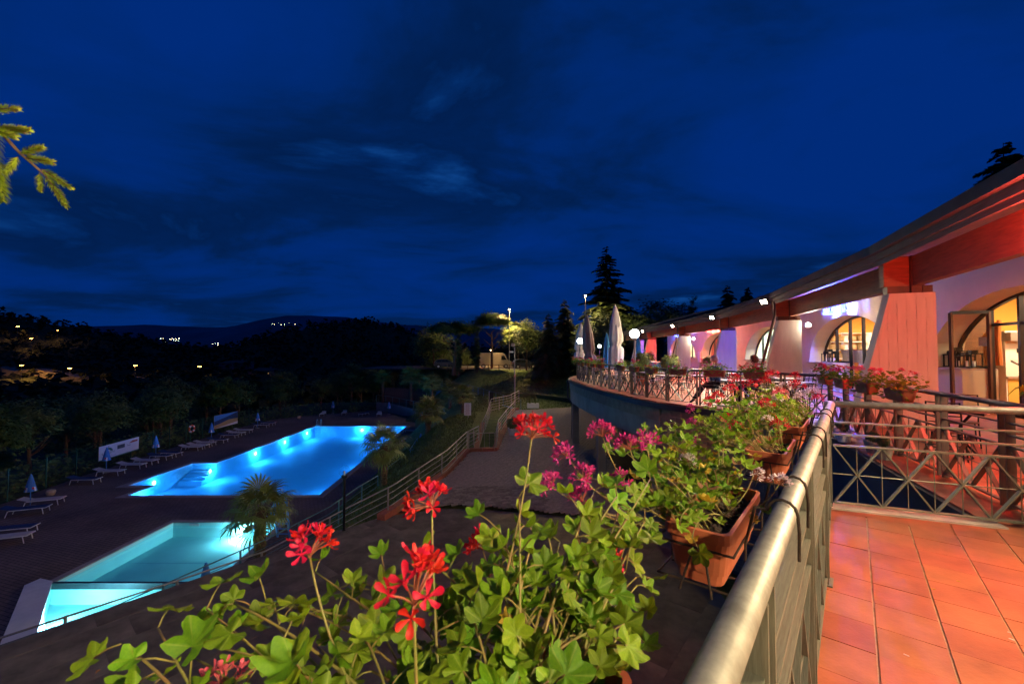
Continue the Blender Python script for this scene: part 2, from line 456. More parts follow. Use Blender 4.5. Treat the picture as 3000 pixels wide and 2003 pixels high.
def terrain(x, y):
    east = drive_z(min(y, 37)) - .28 if y < 37 else lerp(-3.58, -.95, sst(50, 63, y + .12 * x))
    h = lerp(ZP - .25, east, sst(-11.5, -4.2, x) if y < 37 else sst(-13.5, -2.0, x + .12 * (y - 37)))
    h = lerp(h, -22, sst(36, 85, -x))
    h -= 2.4 * sst(-30, -28, x) * (1 - sst(-11.8, -10.6, x)) * sst(9, 11.5, y) * (1 - sst(53, 55, y))      # dug out for the pools
    if x < 10: h = lerp(h, -16, sst(72, 140, y) * (1 - sst(-14, 6, x)))
    d = math.hypot(x, y)
    h = lerp(h, -24, sst(140, 330, d))
    # wooded rises across the valley
    h += 64 * math.exp(-((x + 560) / 190) ** 2 - ((y - 400) / 190) ** 2)
    h += 62 * math.exp(-((x + 205) / 125) ** 2 - ((y - 560) / 170) ** 2)
    h += 40 * math.exp(-((x - 120) / 160) ** 2 - ((y - 520) / 170) ** 2)
    if d > 110:
        k = sst(110, 260, d)
        h += k * (5.5 * noise.noise((x * .11, y * .11, 0)) + 4.2 * noise.noise((x * .24, y * .24, 5)) + 9 * noise.noise((x * .012, y * .012, 2)))
    return h
def axis(stops):
    r = []
    for (a, b, n) in stops:
        r += [a + (b - a) * i / n for i in range(n)]
    return r + [stops[-1][1]]
gx = axis([(-9000, -1500, 12), (-1500, -760, 20), (-760, -330, 120), (-330, -95, 90), (-95, 40, 130), (40, 300, 40), (300, 1500, 20), (1500, 9000, 12)])
gy = axis([(-2000, -60, 12), (-60, 0, 12), (0, 80, 90), (80, 210, 50), (210, 700, 150), (700, 1500, 20), (1500, 9000, 12)])
mb = MB()
for y in gy:
    for x in gx:
        z = terrain(x, y)
        if y < 8 and x > -8: z = min(z, -5)
        mb.v.append((x, y, z))
w = len(gx)
for j in range(len(gy) - 1):
    for i in range(w - 1):
        mb.f.append((j * w + i, j * w + i + 1, (j + 1) * w + i + 1, (j + 1) * w + i)); mb.m.append(0)
for k, f in enumerate(mb.f):
    c = mb.v[f[0]]
    if math.hypot(c[0], c[1]) > 110: mb.m[k] = 1
    elif c[0] > -12 and c[1] > 5 and c[1] < 64: mb.m[k] = 2
tag(mb.build('ground', [M['ground'], M['hill'], M['grass']], smooth=True), kind='structure')

# far mountain chain, some six kilometres off
prof = [(-1400, 45), (-1000, 62), (-560, 70), (0, 62), (180, 78), (420, 84), (640, 76), (860, 112), (1000, 108), (1100, 94), (1200, 82), (1320, 78), (1500, 70), (1800, 55), (2300, 40), (3000, 45), (4200, 40)]
mb = MB(); n = 160; rows = 5
for i in range(n + 1):
    px = -1400 + 5600 * i / n
    for k in range(len(prof) - 1):
        if prof[k][0] <= px <= prof[k + 1][0]:
            t = (px - prof[k][0]) / (prof[k + 1][0] - prof[k][0]); e = lerp(prof[k][1], prof[k + 1][1], t * t * (3 - 2 * t)); break
    ridge = e / 1215 * 6000 + 18 * noise.noise((i * .45, 1, 0)) + 8 * noise.noise((i * 1.3, 4, 0))
    for r in range(rows):
        t = r / (rows - 1)
        mb.v.append(((px - 1500) / 1215 * 6000 * (.82 + .18 * t), 6000 - 1400 * (1 - t), -40 + (ridge + 40) * (1 - (1 - t) ** 2)))
    mb.v.append(((px - 1500) / 1215 * 6000 * 1.12, 7200, -60))
rr = rows + 1
for i in range(n):
    for r in range(rr - 1):
        mb.f.append((i * rr + r, (i + 1) * rr + r, (i + 1) * rr + r + 1, i * rr + r + 1)); mb.m.append(0)
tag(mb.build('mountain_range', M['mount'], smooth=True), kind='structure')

# ------------------------------------------------------------------ pool terrace
def inside(poly, x, y):
    c = False; j = len(poly) - 1
    for i in range(len(poly)):
        xi, yi = poly[i]; xj, yj = poly[j]
        if (yi > y) != (yj > y) and x < (xj - xi) * (y - yi) / (yj - yi) + xi: c = not c
        j = i
    return c
def poly_face(outer, holes, z):
    """flat sheet with holes cut out"""
    bm = bmesh.new(); es = []
    for loop in [outer] + holes:
        vs_ = [bm.verts.new((x, y, z)) for x, y in loop]
        es += [bm.edges.new((vs_[i], vs_[(i + 1) % len(vs_)])) for i in range(len(vs_))]
    bmesh.ops.triangle_fill(bm, use_beauty=True, use_dissolve=False, edges=es)
    for f in list(bm.faces):
        c = f.calc_center_median()
        if any(inside(h, c.x, c.y) for h in holes) or not inside(outer, c.x, c.y): bm.faces.remove(f)
    bmesh.ops.recalc_face_normals(bm, faces=bm.faces)
    mb = MB(); bm.verts.ensure_lookup_table()
    for i, v in enumerate(bm.verts): v.index = i; mb.v.append(tuple(v.co))
    for f in bm.faces:
        ids = [v.index for v in f.verts]
        if f.normal.z < 0: ids.reverse()
        mb.f.append(tuple(ids)); mb.m.append(0)
    bm.free(); return mb
POOL = [(-24.3, 26.5), (-12.25, 26.6), (-13.0, 51.5), (-24.3, 51.5), (-24.3, 34.3), (-26.2, 34.3), (-26.2, 28.5), (-24.3, 28.5)]
SMALL = [(-18.05, 22.35), (-18.0, 16.4), (-14.9, 13.2), (-11.3, 13.0), (-12.3, 22.4)]
deck_outer = [(-27, 8), (-30.4, 24.5), (-31.6, 31), (-32.4, 40), (-33.2, 50), (-32.5, 57), (-28.5, 61.5), (-24, 64), (-21.2, 66.5), (-16.5, 60), (-12.9, 56.1), (-9.6, 50.3), (-8.4, 46), (-9.2, 38), (-9.6, 30), (-9.4, 24), (-9.0, 18), (-8.4, 15), (-9.5, 12), (-12, 8)]
def offset_poly(p, d):
    n = len(p); a = sum(p[i][0] * p[(i + 1) % n][1] - p[(i + 1) % n][0] * p[i][1] for i in range(n))
    s = 1 if a > 0 else -1; r = []
    for i in range(n):
        p0 = V((*p[i - 1], 0)); p1 = V((*p[i], 0)); p2 = V((*p[(i + 1) % n], 0))
        d1 = (p1 - p0).normalized(); d2 = (p2 - p1).normalized()
        n1 = V((d1.y, -d1.x, 0)) * s; n2 = V((d2.y, -d2.x, 0)) * s
        b = (n1 + n2); b = b / max(.3, b.length_squared / 2) if b.length > 1e-6 else n1
        q = p1 + b * d; r.append((q.x, q.y))
    return r
tag(poly_face(deck_outer, [POOL, SMALL], ZP).build('pool_paving', M['pooldeck']), kind='structure')

def pool(name, label, poly, depth, liner, wat, cop_w, rim):
    cx = sum(p[0] for p in poly) / len(poly); cyy = sum(p[1] for p in poly) / len(poly)
    t = thing(name, label, 'pool', (cx, cyy, ZP - depth))
    mb = MB(); n = len(poly)
    fl = poly_face(poly, [], ZP - depth)
    mb.add(fl.v, fl.f)
    for i in range(n):
        a, b = poly[i], poly[(i + 1) % n]
        mb.quad((*a, ZP - depth), (*b, ZP - depth), (*b, ZP - .01), (*a, ZP - .01))
    mb.build('basin', liner, t)
    poly_face(poly, [], ZP - rim).build('water_surface', wat, t)
    out = offset_poly(poly, cop_w)
    for i in range(n):
        j = (i + 1) % n
        mb = MB()
        mb.prism([(*poly[i], ZP - .02), (*poly[j], ZP - .02), (*out[j], ZP - .02), (*out[i], ZP - .02)], (0, 0, .055))
        mb.build('coping', M['pooledge'], t)
    return t
main_pool = pool('swimming_pool', 'large swimming pool glowing deep blue with shallow stepped corner', POOL, 1.35, M['liner'], M['water'], .42, .06)
mb = MB()
for k in range(4): mb.box((-25.2, 34.1 - .40 * k, ZP - .92 - .08 * k), (1.86, .40, .86 - .16 * k))
mb.build('step', M['liner'], main_pool)
small_pool = pool('paddling_pool', 'turquoise paddling pool with brightly lit floor beside palm', SMALL, .75, M['liner2'], M['water2'], .28, .14)
MB().box((-14.9, 16.42, ZP - .03), (6.0, .12, .24)).build('divider_beam', M['flash'], small_pool)
MB().box((-14.95, 16.42, ZP - .45), (5.9, .08, .62)).build('light_divider_wall', M['liner2'], small_pool)  # sunken wall added to keep front and back lamp light apart
MB().prism([(-18.0, 16.5, ZP), (-14.8, 13.1, ZP), (-15.45, 12.7, ZP), (-18.75, 16.2, ZP), (-18.7, 16.7, ZP)], (0, 0, .10)).build('end_slab', M['white'], small_pool)
# drain, skimmers, floor seams of the paddling pool
MB().lathe([(.0, .0), (.16, .0), (.17, .012), (.0, .014)], 14, (-14.4, 17.2, ZP - .75)).build('drain', M['pooledge'], small_pool)
MB().box((-16.9, 22.33, ZP - .12), (.5, .03, .14)).build('skimmer', M['white'], small_pool)
for yy in (17.9, 19.6): MB().box((-15.1, yy, ZP - .747), (5.6, .025, .008)).build('floor_seam', M['liner'], small_pool)
def pool_lamp(parent, p, nrm, power, col, r=.14):
    p = V(p); nrm = V(nrm).normalized(); mb = MB()
    x = nrm.orthogonal().normalized(); y = nrm.cross(x)
    ring = [p + (x * math.cos(a) + y * math.sin(a)) * r + nrm * .02 for a in [2 * math.pi * i / 14 for i in range(14)]]
    mb.add(ring, [tuple(range(14))])
    mb.build('underwater_lamp', M['spotw'], parent)
    light('pool_light', 'POINT', p + nrm * .30, power, col, parent, radius=.12)
BL = (.07, .42, 1.0)
for y in (27.3, 33.6, 39.5, 44.6, 49.4): pool_lamp(main_pool, (-24.28, y, ZP - .45), (1, .12, 0), 430, BL)
for y in (30.5, 37.5, 44.0, 49.6): pool_lamp(main_pool, (-12.30 - .03 * (y - 26.6), y, ZP - .45), (-1, 0, 0), 640, BL)
pool_lamp(main_pool, (-18.5, 26.56, ZP - .45), (0, 1, 0), 420, BL); pool_lamp(main_pool, (-18.5, 51.45, ZP - .45), (0, -1, 0), 520, BL)
pool_lamp(main_pool, (-26.18, 30.6, ZP - .45), (1, .1, 0), 70, BL)  # added lamp, brightens the steps in the shallow corner
TL = (.45, .88, 1.0)
pool_lamp(small_pool, (-14.3, 22.34, ZP - .42), (0, -1, 0), 330, TL, .12)
pool_lamp(small_pool, (-16.2, 14.6, ZP - .42), (.75, .7, 0), 560, TL, .12)
pool_lamp(small_pool, (-11.75, 18.0, ZP - .42), (-1, 0, 0), 120, TL, .12)
mb = MB()
for dx in (-.24, .24): mb.tube([(-23.9 + dx, 51.42, ZP - .9), (-23.9 + dx, 51.42, ZP + .55), (-23.9 + dx, 51.62, ZP + .85), (-23.9 + dx, 51.85, ZP + .6), (-23.9 + dx, 51.85, ZP)], .024)
t = thing('pool_ladder', 'chrome pool ladder at the far end of the blue pool', 'ladder', (-23.9, 51.6, ZP)); mb.build('handrail', M['galv'], t)
for k in range(3): bar('rung', (-24.14, 51.42, ZP - .2 - .25 * k), (-23.66, 51.42, ZP - .2 - .25 * k), .05, .03, M['galv'], t)

# ------------------------------------------------------------------ drive of interlocking pavers
DRIVE = [(-4.3, 15.75), (-3.55, 18.2), (-3.0, 20.1), (-2.35, 23.6), (-.85, 23.9), (-.35, 29), (0.3, 36.3), (3, 37.0), (6.3, 38.0), (17, 38), (17, 14.0), (4.6, 14.9), (2.5, 15.6), (-1, 16.35), (-2.65, 16.5)]
mb = MB(); fl = poly_face(DRIVE, [], 0)
mb.v = [(x, y, drive_z(y) - .03) for x, y, z in fl.v]; mb.f = fl.f; mb.m = fl.m
drive = tag(mb.build('drive', M['paverbed']), kind='structure')
# herringbone pavers, 20 x 10 cm at a slight scale-up as in the photograph
pm = MB().prism([(-.128, -.058, 0), (-.05, -.072, 0), (.05, -.044, 0), (.128, -.058, 0), (.128, .058, 0), (.05, .072, 0), (-.05, .044, 0), (-.128, .058, 0)], (0, 0, .05)).mesh('paver', M['paver'])
spots = []; rs = random.Random(3)
u = V((math.cos(.35), math.sin(.35), 0)); v_ = V((-u.y, u.x, 0))
for i in range(-90, 130):
    for j in range(-160, 210):
        k = (i + j) % 2
        p = u * (i * .276 + .138 * (j % 2)) + v_ * (j * .138) + V((0, 26, 0))
        if inside(DRIVE, p.x, p.y) and p.x < 8.2 and not (p.x > 5.2 and p.y < 24):
            spots.append((p.length, p.x, p.y))
spots.sort()
rest = MB()
base = [tuple(v.co) for v in pm.vertices]; bf = [tuple(q.vertices) for q in pm.polygons]
vis = 0
for d, x, y in spots:
    z = drive_z(y) - .045 + rs.uniform(-.004, .004); a = .35 + rs.uniform(-.03, .03)
    if vis < 300 and x < 1.4 and y < 19.5:
        vis += 1
        inst('paver', pm, Matrix.Translation((x, y, z)) @ Matrix.Rotation(a, 4, 'Z'), drive)
    else:
        c, s = math.cos(a), math.sin(a)
        b0 = len(rest.v); rest.v += [(x + q[0] * c - q[1] * s, y + q[0] * s + q[1] * c, z + q[2]) for q in base]
        for q in bf[1:]: rest.f.append(tuple(i + b0 for i in q)); rest.m.append(0)
tag(rest.build('paver', M['paver'], drive), kind='stuff')

# kerb stones along the drive
def kerb_run(pts, w=.34, h=.16, step=.6):
    k = tag(thing('drive_kerb', None, None, (pts[0][0], pts[0][1], drive_z(pts[0][1]))), 'low terracotta kerb edging the paver drive under the tube railing', 'kerb')
    for a, b in zip(pts[:-1], pts[1:]):
        a = V((*a, 0)); b = V((*b, 0)); n = max(1, round((b - a).length / step))
        for i in range(n):
            p = a.lerp(b, i / n); q = a.lerp(b, (i + 1) / n); q = p + (q - p) * .985
            p.z = drive_z(p.y) + h / 2 - .12; q.z = drive_z(q.y) + h / 2 - .12
            bar('kerb_stone', p, q, w, h + .24, M['kerb'], k)
    return k
kerb_run([(-4.75, 15.2), (-4.25, 16.6), (-3.72, 18.2), (-3.15, 20.1), (-2.55, 23.75)])
kerb_run([(-2.4, 23.85), (-1.0, 23.95), (-.95, 24.1), (-.55, 29), (0.1, 36.2), (.5, 36.6)])['label'] = 'terracotta kerb running from the gate towards the lawn'

# ------------------------------------------------------------------ matted flat roof below the deck
DD = V((.635, .7725, 0)); NN = V((-.7725, .635, 0))       # along the deck rail, and outwards
MESH = [(-13.5, 5.6), (-10.7, 8.8), (-9.7, 10.0), (-8.4, 11.5), (-7.2, 12.9), (-6.0, 14.4), (-4.75, 15.55), (-2.65, 16.35), (-1, 16.2), (2.5, 15.45), (5.5, 14.4), (5.2, 9.5), (3.2, 4.5), (0, .5), (-4, -4), (-12, -4)]
fr = thing('flat_roof', 'low flat roof covered with black ribbed matting under the deck', 'roof', (-4, 8, -4.9))
fl = poly_face(MESH, [], -4.47); fl.build('roof_slab', M['darkconc'], fr)
mb = MB()
for a, b in zip(MESH, MESH[1:] + MESH[:1]): mb.quad((*b, -4.47), (*a, -4.47), (*a, -7.5), (*b, -7.5))
mb.build('roof_edge', M['darkconc'], fr)
def clip(poly, p0, nrm):
    r = []
    for i in range(len(poly)):
        a, b = poly[i - 1], poly[i]; da = (a - p0).dot(nrm); db = (b - p0).dot(nrm)
        if (da >= 0) != (db >= 0): r.append(a.lerp(b, da / (da - db)))
        if db >= 0: r.append(b)
    return r
rs = random.Random(11); nm = 0
EDG = [V((*p, 0)) for p in MESH[:10]]
for i in range(-4, 8):
    for j in range(-12, 12):
        o = V((-4.6, 8.5, 0)) + DD * (i * 2.25 + .5 * (j % 2)) + NN * (j * 1.02)
        q = [o, o + DD * 2.243, o + DD * 2.243 + NN * 1.012, o + NN * 1.012]
        for a, b in zip(EDG[:-1], EDG[1:]):
            nn = V(((b - a).y, -(b - a).x, 0)).normalized()
            if q: q = clip(q, a, nn)
        if len(q) < 3: continue
        c = sum(q, V()) / len(q)
        if c.y < 2.5 or c.x > 5.2 or (c - V((0, 0, 0))).dot(NN) < -3.2: continue
        tilt = rs.uniform(-.003, .003); z0 = -4.452 + rs.uniform(0, .006)
        Q = [(p - c).to_tuple() for p in q]
        R2 = Matrix.Rotation(-math.atan2(DD.y, DD.x), 3, 'Z')
        L = [R2 @ (p - c) for p in q]
        me = MB().prism([(p.x, p.y, 0) for p in L], (0, 0, .012)).mesh('mat', M['matt'])
        inst('mat', me, Matrix.Translation((c.x, c.y, z0)) @ Matrix.Rotation(math.atan2(DD.y, DD.x), 4, 'Z') @ Matrix.Rotation(tilt, 4, 'X'), fr); nm += 1
rs = random.Random(5)
for k in range(26):   # a few dead leaves on the matting
    x, y = rs.uniform(-8, 3), rs.uniform(6, 15.4)
    mb = MB(); a = rs.uniform(0, 6); s = rs.uniform(.03, .06)
    c, sn = math.cos(a) * s, math.sin(a) * s
    mb.quad((x - c, y - sn, -4.425), (x + sn * .6, y - c * .6, -4.41), (x + c, y + sn, -4.42), (x - sn * .6, y + c * .6, -4.40))
    tag(mb.build('fallen_leaf', M['leaf_b']), 'dry brown leaf lying on the black matted roof', 'leaf', 'leaves blown onto the matting')

# grass bank between drive and pool paving, parking, lawn edging
mb = MB()
for (x0, x1, y0, y1) in ((-25, 40, 60.5, 80),):
    nx = 20
    for i in range(nx):
        xa = lerp(x0, x1, i / nx); xb = lerp(x0, x1, (i + 1) / nx)
        mb.quad((xa, y0 + 3.2 - .12 * xa, -.86), (xb, y0 + 3.2 - .12 * xb, -.86), (xb, y1, -.80), (xa, y1, -.80))
tag(mb.build('parking', M['asph']), kind='structure')
mb = MB(); pts = [(-9, 52), (-3, 50.5), (0, 49.5), (2.6, 48.5), (4.6, 46), (6.3, 43.2), (8.6, 41)]
for a, b in zip(pts[:-1], pts[1:]):
    za = terrain(*a); zb = terrain(*b)
    mb.prism([(*a, za - .3), (*b, zb - .3), (b[0] + .1, b[1] + .5, zb - .3), (a[0] + .1, a[1] + .5, za - .3)], (0, 0, .75))
tag(mb.build('hedge_edging', M['fol_dark']), 'low dark edging strip curving across the lawn', 'edging')

# ================================================================== TERRACES
S0 = V((.32, .68, 0))                              # a point on the deck rail
RV = V((.7725, -.635, 0))
C0 = V((3.33, 4.40, 0))                            # corner of the deck rail
XD = V((.925, -.38, 0)).normalized()               # along the cross rail
XN = V((-XD.y, XD.x, 0))                           # away from the deck
# line of the dining terrace edge, then its curve
def catmull(P, n=8):
    r = []
    for i in range(len(P) - 1):
        p0 = V((*P[max(i - 1, 0)], 0)); p1 = V((*P[i], 0)); p2 = V((*P[i + 1], 0)); p3 = V((*P[min(i + 2, len(P) - 1)], 0))
        for k in range(n):
            t = k / n
            r.append(.5 * (2 * p1 + (p2 - p0) * t + (2 * p0 - 5 * p1 + 4 * p2 - p3) * t * t + (3 * p1 - p0 - 3 * p2 + p3) * t ** 3))
    return r + [V((*P[-1], 0))]
RAIL_A = [V((4.65, 3.2, 0)), V((5.17, 4.36, 0)), V((5.63, 5.46, 0)), V((6.09, 6.57, 0)), V((6.55, 7.66, 0)), V((7.02, 8.75, 0)), V((7.42, 9.7, 0))]
CURVE = catmull([(7.42, 9.7), (7.0, 11.1), (6.3, 12.3), (5.62, 13.2), (5.1, 14.4), (4.78, 16), (4.5, 18), (4.25, 20.5), (4.08, 23.4), (4.12, 26), (4.6, 28.6), (5.9, 30.6)], 10)
def resample(P, step):
    r = [P[0]]; acc = 0
    for a, b in zip(P[:-1], P[1:]):
        L = (b - a).length; d = 0
        while acc + L - d >= step:
            d += step - acc; r.append(a.lerp(b, d / L)); acc = 0
        acc += L - d
    return r
def outward(P, i):
    a = P[max(i - 1, 0)]; b = P[min(i + 1, len(P) - 1)]; t = (b - a).normalized()
    return V((-t.y, t.x, 0))
EDGE = [V((4.50, 4.02, 0)), V((6.42, 8.62, 0)), V((6.72, 9.35, 0))] + [CURVE[i] + outward(CURVE, i) * .48 for i in range(6, len(CURVE))]
DIN = [(p.x, p.y) for p in EDGE] + [(6.6, 31.2), (9, 40), (10.5, 47), (20, 50), (20, 14), (14, 4), (8, -6), (2, -14), (-2, -10)]
dk = S0 - DD * 9
DIN += [((dk + RV * .02).x, (dk + RV * .02).y), (C0.x, C0.y)]
floor_z = -.007
slab = tag(poly_face(DIN, [], floor_z).build('terrace_floor', M['grout']), kind='structure')
# tiles, 30 cm, square to the deck rail
T0 = V((3.086, 3.64, 0)); TS = .30
tile_me = MB().prism([(.006, .002, 0), (TS - .006, .002, 0), (TS - .006, TS - .002, 0), (.006, TS - .002, 0)], (0, 0, .03)).mesh('tile', M['tile'])
ang = math.atan2(RV.y, RV.x)
cells = []
for i in range(-34, 60):
    for j in range(-34, 120):
        o = T0 + RV * (i * TS) + DD * (j * TS)
        c = o + RV * (TS / 2) + DD * (TS / 2)
        if c.y < .2 or c.y > 36 or c.x > c.y * 1.32 + .6: continue
        cells.append((c.length, i, j, o, c))
cells.sort(key=lambda q: q[0])
rest = MB(); nt_ = 0; rs = random.Random(21)
FN = V((-.9225, .386, 0))                         # outward across the straight dining edge
for d, i, j, o, c in cells:
    q = [o, o + RV * TS, o + RV * TS + DD * TS, o + DD * TS]
    # belongs to the deck (near side of the cross rail) or to the dining terrace
    deck = (c - C0).dot(XN) < -.02 or c.x > 4.75 + (4.0 - c.y) * .4
    if (c - C0).dot(XN) < .25:
        if i < -1: continue
        if c.x < 4.55:
            q = clip(q, C0 - XN * .10, -XN)
    else:
        if c.x < 7.4 and c.y < 9.4: q = clip(q, EDGE[0] - FN * .30, -FN)
        elif not inside(DIN, c.x, c.y): continue
    if len(q) < 3: continue
    full = len(q) == 4 and (q[0] - o).length < 1e-6 and (q[2] - o - RV * TS - DD * TS).length < 1e-6
    z = -.03 + rs.uniform(-.0012, .0012)
    if nt_ < 300:
        nt_ += 1
        if full:
            inst('tile', tile_me, Matrix.Translation((o.x, o.y, z)) @ Matrix.Rotation(ang, 4, 'Z'), slab)
        else:
            MB().prism([(p.x, p.y, z) for p in q], (0, 0, .03)).build('tile', M['tile'], slab)
    else:
        g = [c.lerp(p, .972) for p in q]
        b0 = len(rest.v); rest.v += [(p.x, p.y, z + .03) for p in g]; rest.f.append(tuple(range(b0, b0 + len(g)))); rest.m.append(0)
tag(rest.build('tile', M['tile'], slab), kind='stuff')

# stone threshold under the cross rail and the deck's own edge
mb = MB(); a = C0 - XN * .09; b = C0 + XD * 1.32 - XN * .09
mb.prism([(a.x, a.y, -.04), (b.x, b.y, -.04), (b.x + XN.x * .2, b.y + XN.y * .2, -.04), (a.x + XN.x * .2, a.y + XN.y * .2, -.04)], (0, 0, .055))
tag(mb.build('threshold', M['stone']), 'pale stone sill under the cross railing of the deck', 'sill')
bal = thing('curved_terrace', 'curved concrete terrace with edge beam, columns and block wall', 'terrace', (6, 14, -4.4))
mb = MB()                                          # wall below the deck and below the straight dining edge
a = S0 - DD * 6 - RV * .12; b = C0 - RV * .12 + DD * .05
mb.prism([(a.x, a.y, -.035), (b.x, b.y, -.035), (b.x + RV.x * .14, b.y + RV.y * .14, -.035), (a.x + RV.x * .14, a.y + RV.y * .14, -.035)], (0, 0, -4.45))
c = C0 + XN * .1; d = C0 + XD * 1.3 + XN * .1
mb.prism([(c.x, c.y, -.045), (d.x, d.y, -.045), (d.x - XN.x * .15, d.y - XN.y * .15, -.045), (c.x - XN.x * .15, c.y - XN.y * .15, -.045)], (0, 0, -4.4))
e0 = EDGE[0] - FN * .02; e1 = EDGE[2] - FN * .02
mb.prism([(e0.x, e0.y, -.05), (e1.x, e1.y, -.05), (e1.x - FN.x * .2, e1.y - FN.y * .2, -.05), (e0.x - FN.x * .2, e0.y - FN.y * .2, -.05)], (0, 0, -4.4))
mb.build('retaining_wall', M['darkconc'], bal)
bar('edge_strip', (EDGE[0] + V((0, 0, -.08)) + FN * .02), (EDGE[2] + V((0, 0, -.08)) + FN * .02), .06, .14, M['flash'], bal)
# brick coloured border along the edge, single slabs
border = [EDGE[0] - FN * .0, EDGE[2]]
E2 = resample(EDGE, .5)
for i in range(len(E2) - 1):
    p, q = E2[i], E2[i + 1]; t = (q - p).normalized(); nI = V((t.y, -t.x, 0))
    MB().prism([(p.x, p.y, -.03), (q.x, q.y, -.03), (q.x + nI.x * .30, q.y + nI.y * .30, -.03), (p.x + nI.x * .30, p.y + nI.y * .30, -.03)], (0, 0, .042)).build('border_slab', M['coping'], bal)
def strip(P, off0, off1, z0, z1):
    mb = MB(); n = len(P)
    for i in range(n):
        o = outward(P, i); a = P[i] + o * off0; b = P[i] + o * off1
        mb.v += [(a.x, a.y, z0), (b.x, b.y, z0), (b.x, b.y, z1), (a.x, a.y, z1)]
    for i in range(n - 1):
        for k in range(4):
            mb.f.append((i * 4 + k, (i + 1) * 4 + k, (i + 1) * 4 + (k + 1) % 4, i * 4 + (k + 1) % 4)); mb.m.append(0)
    mb.f += [(0, 1, 2, 3), ((n - 1) * 4 + 3, (n - 1) * 4 + 2, (n - 1) * 4 + 1, (n - 1) * 4)]; mb.m += [0, 0]
    return mb
CE = [p for p in EDGE[2:]]
kx = next(i for i, p in enumerate(CE) if p.y > 13.6)
strip(CE, -.05, .10, -.20, -.035).build('drip_flashing', M['flash'], bal)
strip(CE[kx:], -.32, .0, -.62, -.20).build('upper_course', M['block'], bal)
strip(CE[kx:], -.42, -.04, -1.35, -.60).build('edge_beam', M['conc'], bal)
strip(CE[kx:], -6.5, -.42, -.35, -.06).build('floor_slab', M['darkconc'], bal)
# block wall from the corner to the end of the beam
WL = CE[:kx + 1]
L = sum((b - a).length for a, b in zip(WL[:-1], WL[1:]))
def along(P, s):
    for a, b in zip(P[:-1], P[1:]):
        l = (b - a).length
        if s <= l: return a.lerp(b, s / l), (b - a).normalized()
        s -= l
    return P[-1], (P[-1] - P[-2]).normalized()
bw, bh = .40, .20
bmesh_ = MB().box((0, 0, 0), (bw - .01, .18, bh - .01)).mesh('block', M['block'])
strip(WL, -.36, -.19, -4.6, -.2).build('wall_core', M['darkconc'], bal)
for r in range(21):
    s = (.2 if r % 2 else 0) + bw / 2
    while s < L:
        p, t = along(WL, s); nO = V((-t.y, t.x, 0)); p = p - nO * (.10 + random.uniform(0, .006))
        inst('block', bmesh_, frame((p.x, p.y, -.31 - r * bh), t, -nO * -1, V((0, 0, 1))), bal)
        s += bw
# columns
def column(x, y, w=.36, top=-1.30):
    z0 = drive_z(y) - .1
    MB().box((x, y, (z0 + top) / 2), (w, w, top - z0)).build('column', M['conc'], bal)
p, t = along(CE, 0)
for yy in (14.05, 19.4, 25.6):
    k = min(range(len(CE)), key=lambda i: abs(CE[i].y - yy)); o = outward(CE, k); q = CE[k] - o * .28
    column(q.x, q.y)
    for dd in (3.2, 6.2): q2 = CE[k] - o * dd; column(q2.x, q2.y, .32, -.30)
tube = MB(); kq = min(range(len(CE)), key=lambda i: abs(CE[i].y - 26.6)); q = CE[kq] + outward(CE, kq) * .12
tube.tube([(q.x, q.y, -.1), (q.x, q.y, -1.2), (q.x + .25, q.y - .2, -1.6), (q.x + .25, q.y - .2, -3.8)], .06, 8)
tube.build('downpipe', M['flash'], bal)
# dark back wall of the undercroft
MB().box((12.5, 24, -2.3), (.2, 24, 4.5)).build('back_wall', M['darkconc'], bal)

# woodland that covers the far slopes, nobody could count its trees
mb = MB(); rs = random.Random(31)
for k in range(5200):
    y = rs.uniform(110, 640); x = y * rs.uniform(-1.30, .22)
    if 205 < y < 262 and x < -50: continue                      # keeps the strip beside the road open
    z = terrain(x, y); r = rs.uniform(2.2, 4.6); h = rs.uniform(.8, 1.5) * r
    for q in range(9):
        a = rs.uniform(0, 6.28); e = rs.uniform(-.1, 1.4); c = V((x + math.cos(a) * math.cos(e) * r * .7, y + math.sin(a) * math.cos(e) * r * .7, z + .6 * h + math.sin(e) * h))
        u_ = V((rs.uniform(-1, 1), rs.uniform(-1, 1), rs.uniform(-.6, .6))).normalized(); w_ = u_.cross(V((rs.uniform(-1, 1), rs.uniform(-1, 1), 1))).normalized(); sz = r * rs.uniform(.35, .6); b = len(mb.v)
        mb.v += [tuple(c - u_ * sz), tuple(c + w_ * sz * .8), tuple(c + u_ * sz), tuple(c - w_ * sz * .8)]; mb.f.append((b, b + 1, b + 2, b + 3)); mb.m.append(0)
tag(mb.build('woodland', M['hill']), 'dark woodland covering the slopes across the valley', 'woodland', kind='stuff')

rs = random.Random(63)
for k in range(16):
    p = T0 + RV * rs.uniform(.0, 1.6) - DD * rs.uniform(.2, 2.6); a = rs.uniform(0, 6.28); l_ = rs.uniform(.006, .014)
    q = V((math.cos(a) * l_, math.sin(a) * l_, 0)); w_ = V((-q.y, q.x, 0)) * .35
    tag(MB().prism([p - q - w_ + V((0, 0, .001)), p + q - w_ + V((0, 0, .001)), p + q + w_ + V((0, 0, .001)), p - q + w_ + V((0, 0, .001))], (0, 0, .002)).build('fallen_petal', M['f_white'] if k % 3 else M['leaf_y']), 'tiny dry petal lying on the terracotta deck tiles', 'petal', 'petals on the deck tiles')
